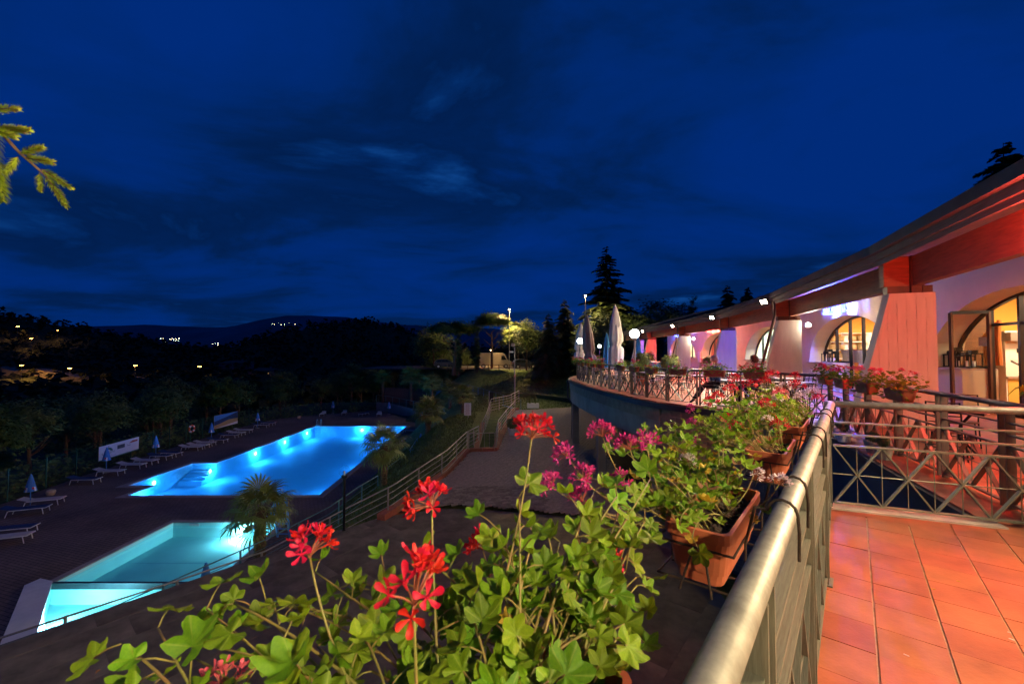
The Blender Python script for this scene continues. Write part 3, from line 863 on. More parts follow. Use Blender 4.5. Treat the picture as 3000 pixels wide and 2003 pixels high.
# ================================================================== THE LONG RESTAURANT BUILDING
PIN = [V((-.9, -11.6, 0)), V((2.95, -5.2, 0)), V((6.13, 1.83, 0)), V((9.08, 8.95, 0)), V((11.4, 16.4, 0)), V((12.85, 23.85, 0)), V((13.5, 31.5, 0)), V((13.6, 39.2, 0)), V((13.75, 43.4, 0)), V((13.4, 47.5, 0))]
ARC = [V((2.4, -10.6, 0)), V((6.2, -4.6, 0)), V((9.3, 2.2, 0)), V((11.75, 9.5, 0)), V((13.75, 16.9, 0)), V((15.1, 24.4, 0)), V((15.95, 32.0, 0)), V((16.2, 39.7, 0)), V((16.1, 46.5, 0))]
bld = thing('restaurant_building', 'long curved cream restaurant with arched windows, buttress pillars and timber eaves', 'building', (12, 16, 0))
ZT = 2.91
def tang(P, i): return (P[min(i + 1, len(P) - 1)] - P[max(i - 1, 0)]).normalized()
def inw(P, i):
    t = tang(P, i); return V((t.y, -t.x, 0))
def at(P, i, s, z): # s metres outwards of the pillar's inner edge
    q = P[i] - inw(P, i) * s; return V((q.x, q.y, z))
TW = .30
rs = random.Random(4)
for i in range(1, len(PIN) - 1):
    r = inw(PIN, i); t = tang(PIN, i); p0 = PIN[i]
    # battered buttress cast against boards: strips of uneven depth
    mb = MB(); nb = 9
    xs = [1.49 * k / nb for k in range(nb + 1)]
    def top_at(s): return ZT if s <= .783 else ZT - (s - .783) / (1.49 - .783) * ZT
    prev = 0
    for k in range(nb):
        a, b = xs[k], xs[k + 1]; d = rs.uniform(0, .014) if i == 3 else rs.uniform(0, .006)
        mid = [(a, 0), (b, 0), (b, top_at(b))] + ([(.783, ZT)] if a < .783 < b else []) + [(a, top_at(a))]
        if top_at(b) < .02: mid = [(a, 0), (b, 0), (a, top_at(a))]
        A = [p0 - r * s + t * (-TW / 2 - d) + V((0, 0, z)) for s, z in mid]
        mb.prism(A, t * (TW + 2 * d))
        if i == 3:   # rough ridge of cement squeezed out between boards
            zz = 0.1; pts = []; e = min(top_at(b), ZT) - .05
            while zz < e and b < 1.45:
                q = p0 - r * (b + rs.uniform(-.006, .006)) + t * (-TW / 2 - .012); pts.append((q.x, q.y, zz)); zz += .09
            if len(pts) > 2: mb.tube(pts, [rs.choice((.004, .008, .013, .005)) for _ in pts], 5)
    pl = mb.build('pillar', M['pier'], bld)
    # steel shoe, timber stub and channel over the pillar
    for (s0, s1, z0, z1, w, m, nme) in ((.02, .80, ZT, 3.07, .20, M['steel'], 'steel_shoe'), (.34, .86, 3.07, 3.72, .20, M['wood'], 'bracket_beam')):
        A = [p0 - r * s + t * (-w / 2) + V((0, 0, z)) for s, z in ((s0, z0), (s1, z0), (s1, z1), (s0, z1))]
        MB().prism(A, t * w).build(nme, m, bld)
    mb = MB()
    for s in (.20, .40):
        A = [p0 - r * q + t * (-.17) + V((0, 0, z)) for q, z in ((s - .012, ZT), (s + .012, ZT), (s + .012, 3.72), (s - .012, 3.72))]
        mb.prism(A, t * .34)
    A = [p0 - r * q + t * (-.13) + V((0, 0, z)) for q, z in ((.2, ZT), (.4, ZT), (.4, 3.72), (.2, 3.72))]
    mb.prism(A, t * .02)
    ch = mb.build('steel_channel', M['steel'], bld)
    for z in (3.22, 3.52):
        q = p0 - r * .30 + t * (-.14); MB().tube([(q.x, q.y, z), (q.x - t.x * .03, q.y - t.y * .03, z)], .022, 8).build('bolt', M['galv'], ch)
    # downpipe of every second pillar, bent along the batter
    if i in (4, 6):
        pts = [at(PIN, i, .93, 3.7), at(PIN, i, .93, 3.05), at(PIN, i, 1.0, 2.75), at(PIN, i, 1.62, .25), at(PIN, i, 1.62, 0)]
        pts = [p - t * .12 for p in pts]
        MB().tube(pts, .055, 8).build('downpipe', M['steel'], bld, smooth=True)
# beams, fascia, gutter, soffit, roof
for i in range(0, len(PIN) - 1):
    a, b = i, i + 1
    g = .0
    MB().bar(at(PIN, a, .30, 3.385), at(PIN, b, .30, 3.385), .18, .63).build('eaves_beam', M['wood'], bld)
    MB().bar(at(PIN, a, .89, 3.63), at(PIN, b, .89, 3.63), .045, .12).build('fascia_board', M['greywood'], bld)
    MB().bar(at(PIN, a, .935, 3.745), at(PIN, b, .935, 3.745), .05, .15).build('fascia_board', M['greywood'], bld)
    MB().bar(at(PIN, a, 1.0, 3.91), at(PIN, b, 1.0, 3.91), .14, .20).build('gutter', M['gutter'], bld)
    A = [at(PIN, a, .87, 3.715), at(PIN, b, .87, 3.715), at(PIN, b, -2.9, 4.55), at(PIN, a, -2.9, 4.55)]
    MB().prism(A, (0, 0, .03)).build('soffit', M['wood'], bld)
    A = [at(PIN, a, 1.05, 3.90), at(PIN, b, 1.05, 3.90), at(PIN, b, -8.5, 6.35), at(PIN, a, -8.5, 6.35)]
    MB().prism(A, (0, 0, .12)).build('roof', M['roof'], bld)
    nr = max(3, int((PIN[b] - PIN[a]).length / .9))
    if 3 <= i <= 6:
        for k in range(nr):
            f = (k + .5) / nr
            p = at(PIN, a, 1.0, 4.03).lerp(at(PIN, b, 1.0, 4.03), f); q = at(PIN, a, -8.4, 6.48).lerp(at(PIN, b, -8.4, 6.48), f)
            bar('roof_rib', p, q, .05, .05, M['roof'], bld)

# wall bays with arched openings
ZS, HR, AW, TH = 1.15, 2.0, 3.1, .75
M['room_o'] = mat('orange_room_wall', (.80, .36, .06), .8, var=.05, scale=2, bump=.05)
M['room_w'] = mat('white_room_wall', (.72, .70, .60), .8, var=.05, scale=2, bump=.05)
M['room_g'] = mat('pale_green_room_wall', (.58, .70, .55), .8, var=.05, scale=2, bump=.05)
M['room_r'] = mat('dark_red_room_wall', (.30, .05, .04), .8, var=.1, scale=2, bump=.05)
M['oak_d'] = mat('shade_dark_oak', (.13, .05, .02), .5, var=.25, scale=2, bump=.1, aniso=(1, 1, 8)); M['cupb'] = mat('yellow_cupboard', (.65, .40, .08), .5, var=.05, scale=3, bump=.03)
M['curt'] = mat('cream_curtain', (.66, .55, .38), .9, var=.2, scale=3, bump=.3, aniso=(14, 14, .4))
M['curt_o'] = mat('orange_curtain', (.60, .20, .05), .9, var=.25, scale=3, bump=.3, aniso=(14, 14, .4))
M['oak'] = mat('oak_furniture', (.36, .17, .06), .5, var=.25, scale=2, bump=.1, aniso=(1, 1, 8))
M['wicker'] = mat('wicker', (.40, .27, .13), .8, var=.3, scale=30, bump=.6)
M['panel'] = mat('lit_ceiling_panel', (1.0, .86, .62), emit=9)
M['panel_c'] = mat('lit_cool_panel', (.86, 1.0, .92), emit=8)
M['stainless'] = mat('stainless_steel', (.55, .56, .56), .3, metal=.8, var=.05, scale=3, bump=.03)
M['barrel'] = mat('red_barrel_paint', (.42, .02, .05), .3, var=.1, scale=4, bump=.05)
def zarch(x, a=AW, h=HR): return ZS + h * math.sqrt(max(0, 1 - (x / a) ** 2))
BAYS = {}
for i in range(1, len(ARC) - 1):
    m0 = (ARC[i - 1] + ARC[i]) / 2; m1 = (ARC[i] + ARC[i + 1]) / 2
    e = (m1 - m0).normalized(); n = V((-e.y, e.x, 0)); c = (m0 + m1) / 2; half = (m1 - m0).length / 2
    a = min(AW, half - .45)
    def P(x, z, dpt=0, c=c, e=e, n=n): q = c + e * x - n * dpt; return (q.x, q.y, z)
    BAYS[i] = (P, c, e, n, half, a)
    door = {3: (-.3, 1.76), 4: (-1.0, .85), 6: (-1.3, .2)}.get(i)
    xs = sorted(set([-a + 2 * a * k / 28 for k in range(29)] + (list(door) if door else [])))
    mb = MB()
    for s in (-1, 1):
        x0, x1 = (-half, -a) if s < 0 else (a, half)
        mb.quad(P(x0, 0), P(x1, 0), P(x1, 4.6), P(x0, 4.6))
    for x0, x1 in zip(xs[:-1], xs[1:]):
        z0, z1 = zarch(x0, a), zarch(x1, a)
        mb.quad(P(x0, z0), P(x1, z1), P(x1, 4.6), P(x0, 4.6))
        mb.quad(P(x0, z0), P(x0, z0, TH), P(x1, z1, TH), P(x1, z1))
        mid = (x0 + x1) / 2
        if not (door and door[0] < mid < door[1]):
            mb.quad(P(x0, 0), P(x1, 0), P(x1, ZS), P(x0, ZS))
            mb.quad(P(x0, 0, TH), P(x1, 0, TH), P(x1, ZS, TH), P(x0, ZS, TH))
        mb.quad(P(x0, z0, TH), P(x1, z1, TH), P(x1, 4.6, TH), P(x0, 4.6, TH))
    for x in (door or ()): mb.quad(P(x, 0), P(x, 0, TH), P(x, ZS, TH), P(x, ZS))
    wl_ = mb.build('wall', M['stucco'], bld)
    # sill slabs, proud of the wall
    for x0, x1 in ([(-a - .1, door[0]), (door[1], a + .1)] if door else [(-a - .1, a + .1)]):
        if x1 - x0 > .2:
            MB().prism([P(x0, ZS, -.05), P(x1, ZS, -.05), P(x1, ZS, TH), P(x0, ZS, TH)], (0, 0, .045)).build('sill', M['stone'], wl_)
    # window frame
    dp = TH - .12; wf = MB()
    arc = [P(-a + .04 + (2 * a - .08) * k / 30, zarch(-a + .04 + (2 * a - .08) * k / 30, a) - .03, dp) for k in range(31)]
    for p, q in zip(arc[:-1], arc[1:]): wf.bar(p, q, .09, .08)
    mull = sorted([-1.95, -1.0, -.08, .85, 1.9] + ([] if not door else list(door)))
    mull = [x for k, x in enumerate(mull) if k == 0 or x - mull[k - 1] > .3]
    for x in mull:
        z0 = .02 if door and door[0] - .01 <= x <= door[1] + .01 else ZS + .05
        wf.bar(P(x, z0, dp), P(x, zarch(x, a) - .04, dp), .07, .10, up=(n.x, n.y, 0))
    for x0, x1 in zip([-a] + mull, mull + [a]):
        zb = .05 if door and door[0] - .01 <= (x0 + x1) / 2 <= door[1] + .01 else ZS + .08
        wf.bar(P(x0, zb, dp), P(x1, zb, dp), .07, .07)
    wfo = wf.build('window_frame', M['frame'], bld)
    lights = [-a + .05] + mull + [a - .05]
    for k, (x0, x1) in enumerate(zip(lights[:-1], lights[1:])):
        if x1 - x0 < .15: continue
        if i == 3 and door[0] <= (x0 + x1) / 2 <= door[1] and x1 < 1.9: continue       # door stands open
        zb = .06 if door and door[0] - .01 <= (x0 + x1) / 2 <= door[1] + .01 else ZS + .08
        pt = [P(x0, zb, dp), P(x1, zb, dp)] + [P(x1 + (x0 - x1) * q / 6, zarch(x1 + (x0 - x1) * q / 6, a) - .05, dp) for q in range(7)]
        pt = [p for q, p in enumerate(pt) if q < 2 or p[2] > zb + .01]
        if len(pt) > 2: MB().add(pt, [tuple(range(len(pt)))]).build('pane', M['glass'], wfo)

def room(i, wall, ceil, lampmat, power, lcol, depth=4.2):
    P, c, e, n, half, a = BAYS[i]
    hh = half - .05
    MB().quad(P(-hh, 0, depth), P(hh, 0, depth), P(hh, 3.6, depth), P(-hh, 3.6, depth)).build('room_wall', wall, bld)
    for s in (-1, 1): MB().quad(P(s * hh, 0, TH + .01), P(s * hh, 0, depth), P(s * hh, 3.6, depth), P(s * hh, 3.6, TH + .01)).build('room_wall', wall, bld)
    MB().quad(P(-hh, 3.6, TH), P(hh, 3.6, TH), P(hh, 3.6, depth), P(-hh, 3.6, depth)).build('room_ceiling', ceil, bld)
    MB().quad(P(-hh, .012, .05), P(hh, .012, .05), P(hh, .012, depth), P(-hh, .012, depth)).build('room_floor', M['tile'], bld)
    for x in (-1.6, 1.6):
        MB().prism([P(x - .6, 3.52, 2.0), P(x + .6, 3.52, 2.0), P(x + .6, 3.52, 2.5), P(x - .6, 3.52, 2.5)], (0, 0, .06)).build('ceiling_lamp', lampmat, bld)
        light('room_light', 'AREA', P(x, 3.5, 2.25), power, lcol, bld, size=(1.2, .5), rot=(0, 0, -1))
WARM = (1.0, .78, .48); COOL = (.90, 1.0, .92)
room(1, M['room_o'], M['room_w'], M['panel'], 160, WARM)
room(2, M['room_o'], M['room_w'], M['panel'], 300, WARM)
room(3, M['room_o'], M['room_w'], M['panel'], 210, WARM)
room(4, M['room_o'], M['room_w'], M['panel'], 240, WARM)
room(5, M['room_g'], M['room_w'], M['panel_c'], 420, COOL)
room(6, M['room_r'], M['room_r'], M['panel'], 260, (1, .6, .4))
room(7, M['room_w'], M['room_w'], M['panel'], 300, WARM)

# --- things inside the nearest rooms
P, c, e, n, half, a = BAYS[3]
def boxp(P, x0, x1, z0, z1, d0, d1): return MB().prism([P(x0, z0, d0), P(x1, z0, d0), P(x1, z0, d1), P(x0, z0, d1)], (0, 0, z1 - z0))
t = thing('kitchen_unit', 'stainless kitchen unit with control panel inside the orange room', 'kitchen unit', P(3.4, 0, 2.6))
boxp(P, 3.05, 3.65, 0, 2.25, 1.75, 3.6).build('cabinet', M['room_w'], t)
boxp(P, 2.85, 3.65, 1.95, 2.20, 1.75, 3.6).build('hood', M['stainless'], t)
boxp(P, 3.03, 3.05, 1.62, 1.74, 2.0, 2.7).build('control_panel', M['black'], t)
boxp(P, 2.98, 3.05, .88, .94, 1.75, 3.6).build('worktop', M['stainless'], t)
for d_ in (1.78, 2.40, 3.02): boxp(P, 3.03, 3.05, .08, .84, d_, d_ + .56).build('cabinet_door', M['cupb'], t)
t = thing('shade_cupboard', 'added dark wooden cupboard standing in for shade behind the arched pane', 'cupboard', P(3.5, 0, 1.3))  # added piece, its dark wood imitates the unlit side wall
boxp(P, 3.35, 3.68, 0, 2.9, .80, 1.70).build('carcass', M['oak_d'], t)
t = thing('lectern_desk', 'oak reception desk with sloped top inside the open door', 'desk', P(1.35, 0, 1.35))
boxp(P, 1.25, 1.75, 0, 1.02, 1.15, 1.6).build('cabinet', M['oak'], t)
MB().prism([P(1.75, 1.38, 1.0), P(1.05, 1.10, 1.0), P(1.05, 1.10, 1.65), P(1.75, 1.38, 1.65)], (0, 0, .05)).build('sloped_top', M['stone'], t)
mb = MB()
for k in range(8):
    x = 2.1 + k * .075; mb.tube([P(x, ZS + .12, 1.02 + .05 * (k % 2)), P(x + .01, 2.0, 1.0 + .05 * (k % 2)), P(x, zarch(x) - .12, 1.02)], .05, 6)
tag(mb.build('orange_curtain', M['curt_o']), 'orange curtain drawn beside the glass of the open doorway arch', 'curtain')
def lantern(P, x, d, h, w):
    t = thing('lantern', 'black metal lantern on the window ledge', 'lantern', P(x, ZS + .06, d), 'lanterns on the window ledges')
    b = ZS + .06
    for sx in (-1, 1):
        for sy in (-1, 1): bar('post', P(x + sx * w, b, d + sy * w), P(x + sx * w, b + h, d + sy * w), .025, .025, M['black'], t)
    boxp(P, x - w - .02, x + w + .02, b, b + .03, d - w - .02, d + w + .02).build('base', M['black'], t)
    boxp(P, x - w - .02, x + w + .02, b + h, b + h + .03, d - w - .02, d + w + .02).build('lid', M['black'], t)
    boxp(P, x - w * .6, x + w * .6, b + h + .03, b + h + .12, d - w * .6, d + w * .6).build('cap', M['black'], t)
    MB().lathe([(.0, 0), (.04, 0), (.04, .15), (0, .155)], 10, P(x, b + .03, d)).build('candle', M['white'], t)
for x, h, w in ((2.85, .34, .11), (2.6, .44, .13), (2.28, .30, .12), (2.02, .36, .12)): lantern(P, x, .40, h, w)
MB_ = MB().prism([P(1.82, 1.80, TH - .16), P(2.12, 1.80, TH - .16), P(2.12, 2.04, TH - .16), P(1.82, 2.04, TH - .16)], n * .006)
st = tag(MB_.build('window_sticker', M['stainless']), 'square grey sticker with pale lettering on the arched pane by the open door', 'sticker')
def text_on(parent, s, p, x, z, size, m, name='lettering'):
    cu = bpy.data.curves.new(name, 'FONT'); cu.body = s; cu.size = size; cu.align_x = 'CENTER'; cu.extrude = .001; cu.resolution_u = 2
    tmp = bpy.data.objects.new(name, cu); COL.objects.link(tmp)
    bpy.context.view_layer.update()
    me = bpy.data.meshes.new_from_object(tmp.evaluated_get(bpy.context.evaluated_depsgraph_get()))
    bpy.data.objects.remove(tmp)
    me.materials.clear(); me.materials.append(m)
    x = V(x).normalized(); z = V(z).normalized()
    return inst(name, me, frame(V(p), x, z, x.cross(z)), parent)
text_on(st, 'sky', V(P(1.97, 1.88, TH - .16)) + n * .010, -e, (0, 0, 1), .12, M['white'])
t = thing('open_door', 'dark framed glass door leaf folded open at the arch', 'door', P(1.70, 0, .45))
for z in (.05, 2.70): bar('door_rail', P(1.70, z, .55), P(1.70, z, -.25), .06, .08, M['frame'], t)
for d in (.55, -.25): bar('door_stile', P(1.70, .05, d), P(1.70, 2.70, d), .07, .06, M['steel'], t)
MB().quad(P(1.70, .08, .52), P(1.70, .08, -.22), P(1.70, 2.67, -.22), P(1.70, 2.67, .52)).build('pane', M['glass'], t)
bar('transom', P(-.3, 2.35, TH - .12), P(1.76, 2.35, TH - .12), .07, .07, M['frame'], t)
P, c, e, n, half, a = BAYS[4]
t = thing('cafe_curtain', 'pleated cream cafe curtain hung on a rod behind the blue lit arch', 'curtain', P(-.4, 0, .95))
MB().tube([P(-2.7, 1.74, .92), P(2.2, 1.74, .92)], .02, 6).build('rod', M['oak'], t)
mb = MB()
for k in range(64):
    x = -2.65 + k * .075
    mb.tube([P(x, .10 if -1.0 < x < .85 else ZS + .06, .93 + .03 * (k % 2)), P(x, 1.72, .92)], .038, 5)
mb.build('pleats', M['curt'], t)
t = thing('shelf_rack', 'white shelf rack holding wicker baskets inside the bar', 'shelf', P(3.45, 0, 1.7))
for z in (1.35, 1.75, 2.15, 2.55): bar('shelf_board', P(3.45, z, .9), P(3.45, z, 2.6), .4, .03, M['white'], t)
for d_ in (.9, 1.75, 2.6): bar('upright', P(3.45, 0, d_), P(3.45, 2.6, d_), .04, .4, M['white'], t, up=(n.x, n.y, 0))
for z in (1.37, 1.77, 2.17):
    for d_ in (1.12, 1.5, 1.98, 2.36):
        tag(MB().lathe([(.11, 0), (.15, .04), (.16, .2), (.15, .26), (.13, .26), (.12, .2)], 12, P(3.42, z, d_)).build('wicker_basket', M['wicker']), 'round wicker basket on the white shelf rack', 'basket', 'baskets on the bar shelves')
boxp(P, 3.2, 3.65, 0, 2.2, 2.7, 3.9).build('cupboard', M['room_w'], bld)
for x, h, w in ((2.3, .36, .12), (1.95, .46, .13), (1.6, .36, .12)): lantern(P, x, .36, h, w)
P, c, e, n, half, a = BAYS[6]
for k, (x, col) in enumerate(((-1.0, 'f_red'), (-.5, 'cloth_w'), (.5, 'room_o'), (1.0, 'black'), (1.5, 'parasol'), (2.0, 'f_rose'), (2.4, 'cloth_w'))):
    z0 = 1.45 + .1 * (k % 3)
    poly = [P(x - .16, z0, 1.3), P(x + .16, z0, 1.3), P(x + .14, z0 + .5, 1.3), P(x + .22, z0 + .55, 1.3), P(x + .08, z0 + .75, 1.3), P(x - .08, z0 + .75, 1.3), P(x - .22, z0 + .55, 1.3), P(x - .14, z0 + .5, 1.3)]
    tag(MB().prism(poly, -n * .05).build('hanging_garment', M[col]), 'garment hanging in the red lit shop window', 'garment', 'garments in the shop window')
P, c, e, n, half, a = BAYS[5]
t = thing('dark_chair_inside', 'dark chair standing inside the pale green room', 'chair', P(.6, 0, 2.2))
for x in (.4, .8):
    for d in (2.0, 2.4): bar('leg', P(x, 0, d), P(x, .75 if d < 2.2 else 1.55, d), .04, .04, M['black'], t)
boxp(P, .38, .82, .75, .80, 1.98, 2.42).build('seat', M['black'], t)
for z in (1.2, 1.4, 1.52): bar('back_slat', P(.4, z, 2.4), P(.8, z, 2.4), .03, .05, M['black'], t)
# notice board, flower trough by the shop door
P, c, e, n, half, a = BAYS[6]
t = thing('menu_board', 'white framed notice board on the wall beside the shop arch', 'notice board', P(3.45, 1.0, -.03))
MB().prism([P(3.2, .85, -.01), P(3.75, .85, -.01), P(3.75, 1.75, -.01), P(3.2, 1.75, -.01)], n * .05).build('board', M['white'], t)

# --- neon script signs over the arches (strokes only, too bright to read in the photograph)
def neon(name, label, i, m, col, power, w, seed):
    P, c, e, n, half, a = BAYS[i]; rs = random.Random(seed)
    t = thing(name, label, 'neon sign', P(0, 3.2, -.2))
    for x in (-w * .8, w * .8): bar('bracket', P(x, 3.35, 0), P(x, 3.35, -.36), .02, .02, M['black'], t)
    x = -w
    while x < w - .15:
        k = rs.uniform(.16, .26); h = rs.uniform(.18, .36); pts = []
        for q in range(13):
            an = q / 12 * 2 * math.pi
            pts.append(P(x + k * q / 12 + .06 * math.sin(an), 3.32 + h * .5 * (1 - math.cos(an)) - .02, -.36))
        MB().tube(pts, .026, 6).build('neon_stroke', m, t); x += k * .92
    MB().tube([P(-w, 3.24, -.36), P(-w * .3, 3.27, -.36), P(w * .4, 3.22, -.36), P(w, 3.28, -.36)], .022, 6).build('neon_underline', m, t)
    for x in (-w * .55, w * .55): light('neon_light', 'POINT', P(x, 3.42, -.44), power * .6, col, t, radius=.02)
    return t
neon('neon_sign', 'blue neon script sign glowing over the arch of the bar with pleated skirt', 4, M['neonb'], (.03, .08, 1.0), 1500, .85, 3)
neon('neon_sign', 'red neon script sign glowing over the shop arch', 6, M['neonr'], (1.0, .04, .03), 2100, .95, 5)
neon('neon_sign', 'blue neon script sign on the far bay beyond the red one', 7, M['neonb'], (.04, .10, 1.0), 1500, .7, 8)
q = at(PIN, 3, .84, 3.0).lerp(at(PIN, 2, .84, 3.0), .66)
t = thing('neon_sign', 'red neon ring sign hung under the gutter beside the deck', 'neon sign', q)
r_ = inw(PIN, 2); MB().tube([q + r_ * (.26 * math.cos(a_)) + V((0, 0, .26 * math.sin(a_))) for a_ in [k * math.pi / 10 for k in range(20)]], .02, 6, closed=True).build('neon_ring', M['neonr'], t)
bar('hanger', q + V((0, 0, .26)), q + V((0, 0, .70)), .02, .02, M['black'], t)
for sg in (-1, 1): light('neon_light', 'POINT', q + r_ * (.1 * sg), 360, (1.0, .07, .045), t, radius=.08)

# --- floodlights under the gutter
def flood(i, s, label, power, aim, z=3.86, frac=0.0, warm=(1.0, .80, .52), spot=150):
    p = at(PIN, i, s, z).lerp(at(PIN, i + 1, s, z), frac)
    t = thing('floodlight', label, 'floodlight', p)
    d = V(aim).normalized(); x = d.cross(V((0, 0, 1))).normalized(); y = x.cross(d)
    Mx = Matrix((x, d, y)).transposed()
    MB().box(p, (.30, .09, .20), Mx).build('housing', M['black'], t)
    MB().box(V(p) + d * .05, (.26, .02, .165), Mx).build('lamp_face', M['flood'], t)
    bar('arm', V(p) - d * .03, V(p) - d * .03 + V((0, 0, .16)), .04, .04, M['black'], t)
    light('flood_light', 'SPOT', V(p) + d * .09, power, warm, t, radius=.10, rot=aim, spot=spot, blend=.5)
flood(4, 1.18, 'warm floodlight under the gutter above the pillar with the bent downpipe', 2600, (-.86, -.28, -.52), z=3.72, frac=.02, spot=132)
flood(5, 1.18, 'warm floodlight under the gutter between shop arch and green room', 2300, (-.87, -.25, -.52), z=3.72, frac=.02, spot=132)
flood(6, 1.18, 'warm floodlight under the gutter beyond the red neon sign', 2000, (-.9, -.15, -.52), z=3.72, frac=.02, spot=132)
flood(7, 1.18, 'small warm floodlight at the far end of the eaves', 1600, (-.9, -.2, -.52), z=3.72, frac=.02, spot=132)
flood(2, 1.30, 'warm floodlight on a bracket beside the deck', 1080, (-.86, .10, -.50), z=3.55, frac=-.12, warm=(1.0, .80, .50), spot=165)
flood(1, 1.30, 'warm floodlight on a bracket behind the deck', 1800, (-.74, .50, -.46), z=3.55, frac=.15, warm=(1.0, .82, .52), spot=140)
def wall_spot(i, label, power, col):
    p = at(PIN, i, -.22, 2.72) + tang(PIN, i) * -.05
    t = thing('wall_spot', label, 'lamp', p)
    MB().box(p, (.15, .12, .17)).build('housing', M['white'], t)
    d = (inw(PIN, i) * .6 - tang(PIN, i) * .8)
    MB().box(p + d * .09 + V((0, 0, -.02)), (.07, .07, .09)).build('lamp_face', M['spotw'], t)
    light('spot_light', 'POINT', p + d * .22 + V((0, 0, -.05)), power, col, t, radius=.05)
wall_spot(4, 'small white spot lamp beside the cream pillar with the downpipe', 130, (1.0, .92, .76))
wall_spot(2, 'small warm spot lamp added out of view to brighten the near wall', 430, (1.0, .86, .58))  # extra lamp, added out of view to warm the wall of the near arch
wall_spot(6, 'small white spot lamp between blue and red neon signs', 260, (1.0, .92, .76))
# ================================================================== RAILINGS
UPZ = V((0, 0, 1))
def zz(p, z): return V((p.x, p.y, z))
def xpanel(t, a, b, m, nX, wbar=.045, rods=True, zb=.05, zx=.64, bars=(.88, .755)):
    """one railing panel between posts at a and b (plan points): two flat rails and a row of crosses"""
    d = (b - a).normalized(); nrm = V((-d.y, d.x, 0))
    for z in bars: bar('rail_bar', zz(a, z), zz(b, z), wbar, .014, m, t)
    for z in (zx, zb): bar('rail_bar', zz(a, z), zz(b, z), wbar, .016, m, t)
    L = (b - a).length
    for k in range(nX):
        p = a + d * (L * k / nX + .01); q = a + d * (L * (k + 1) / nX - .01)
        bar('cross_bar', zz(p, zb + .01), zz(q, zx - .01), .012, wbar * .9, m, t, up=nrm).location
        bar('cross_bar', zz(p, zx - .01), zz(q, zb + .01), .012, wbar * .9, m, t, up=nrm)
    if rods:
        mb = MB()
        for k in range(2 * nX - 1):
            p = a + d * (L * (k + 1) / (2 * nX)); mb.tube([zz(p, zb), zz(p, zx)], .005, 5)
        mb.tube([zz(a, (zb + zx) / 2), zz(b, (zb + zx) / 2)], .005, 5)
        mb.build('rod', m, t)
def post(t, p, d, m, z1=1.05, w=.055, th=.012, gap=.05, zb=-.01):
    nrm = V((-d.y, d.x, 0))
    for s in (-1, 1):
        q = p + d * (s * gap); bar('post', zz(q, zb), zz(q, z1), th if True else w, w, m, t, up=nrm)
# deck rail beside the camera
t = thing('deck_railing', 'sage green steel railing with round handrail along the tiled deck', 'railing', S0 + DD * 2)
nodes = [-2.1, -.85, .40, 1.65, 2.90, 4.15]
SC = (C0 - S0).dot(DD)
def on(s): return S0 + DD * s
MB().tube([zz(on(-3), 1.07), zz(on(SC - .06), 1.07)] + [zz(C0, 1.07)], .034, 16).build('handrail', M['hand'], t, smooth=True)
ss = [-2.10, -.85, .40, 1.65, 2.95, SC]
for k, s in enumerate(ss):
    p = on(s) if k < len(ss) - 1 else C0
    post(t, p, DD, M['rail'], 1.045, .06)
    if k: xpanel(t, on(ss[k - 1]) + DD * .05, p - DD * .05, M['rail'], 3)
    mb = MB().box(zz(p, .006), (.14, .10, .012), Matrix.Rotation(math.atan2(DD.y, DD.x), 3, 'Z')); mb.build('foot_plate', M['rail'], t)
# cross rail
t = thing('cross_railing', 'sage green steel railing across the end of the tiled deck', 'railing', C0 + XD)
MB().tube([zz(C0 + XD * .02, 1.07), zz(C0 + XD * 3.3, 1.07)], .034, 16).build('handrail', M['hand'], t, smooth=True)
for k, s in enumerate((2.52, 3.3)): post(t, C0 + XD * s, XD, M['rail'], 1.045, .055)
xpanel(t, C0 + XD * .04, C0 + XD * 2.47, M['rail'], 6); xpanel(t, C0 + XD * 2.57, C0 + XD * 3.25, M['rail'], 2)
# dining terrace rail
t = thing('dining_railing', 'dark steel railing with crosses along the straight edge of the dining terrace', 'railing', RAIL_A[2])
MB().tube([zz(p, 1.07) for p in RAIL_A], .032, 12).build('handrail', M['rail2'], t, smooth=True)
for k, p in enumerate(RAIL_A):
    d = (RAIL_A[min(k + 1, len(RAIL_A) - 1)] - RAIL_A[max(k - 1, 0)]).normalized()
    post(t, p, d, M['rail2'], 1.045, .075, .014, .055)
    if k:
        d = (p - RAIL_A[k - 1]).normalized(); xpanel(t, RAIL_A[k - 1] + d * .06, p - d * .06, M['rail2'], 2, .05)
NODES = resample(CURVE, 1.22)
t = thing('curved_railing', 'dark steel railing with crosses along the curved edge of the dining terrace', 'railing', NODES[6])
MB().tube([zz(p, 1.07) for p in CURVE], .032, 10).build('handrail', M['rail2'], t, smooth=True)
for k, p in enumerate(NODES):
    d = (NODES[min(k + 1, len(NODES) - 1)] - NODES[max(k - 1, 0)]).normalized()
    if k: post(t, p, d, M['rail2'], 1.045, .07, .014, .05)
    if k:
        d = (p - NODES[k - 1]).normalized(); xpanel(t, NODES[k - 1] + d * .06, p - d * .06, M['rail2'], 2, .05, rods=k < 9)
FARR = catmull([(6.2, 41), (8, 43.5), (10.2, 45.5)], 6)
FARR = [V((5.9, 30.6, 0)), V((7.2, 36, 0)), V((8.4, 40, 0)), V((9.6, 44, 0)), V((11.5, 46.8, 0))]
t = thing('far_railing', 'pale railing closing the far end of the dining terrace', 'railing', FARR[2])
FN2 = resample(FARR, 1.6)
for z in (1.07, .85, .6, .35): MB().tube([zz(p, z) for p in FARR], .03 if z > 1 else .015, 6).build('rail_bar', M['galv'], t)
for p in FN2: bar('post', zz(p, 0), zz(p, 1.07), .05, .05, M['galv'], t)

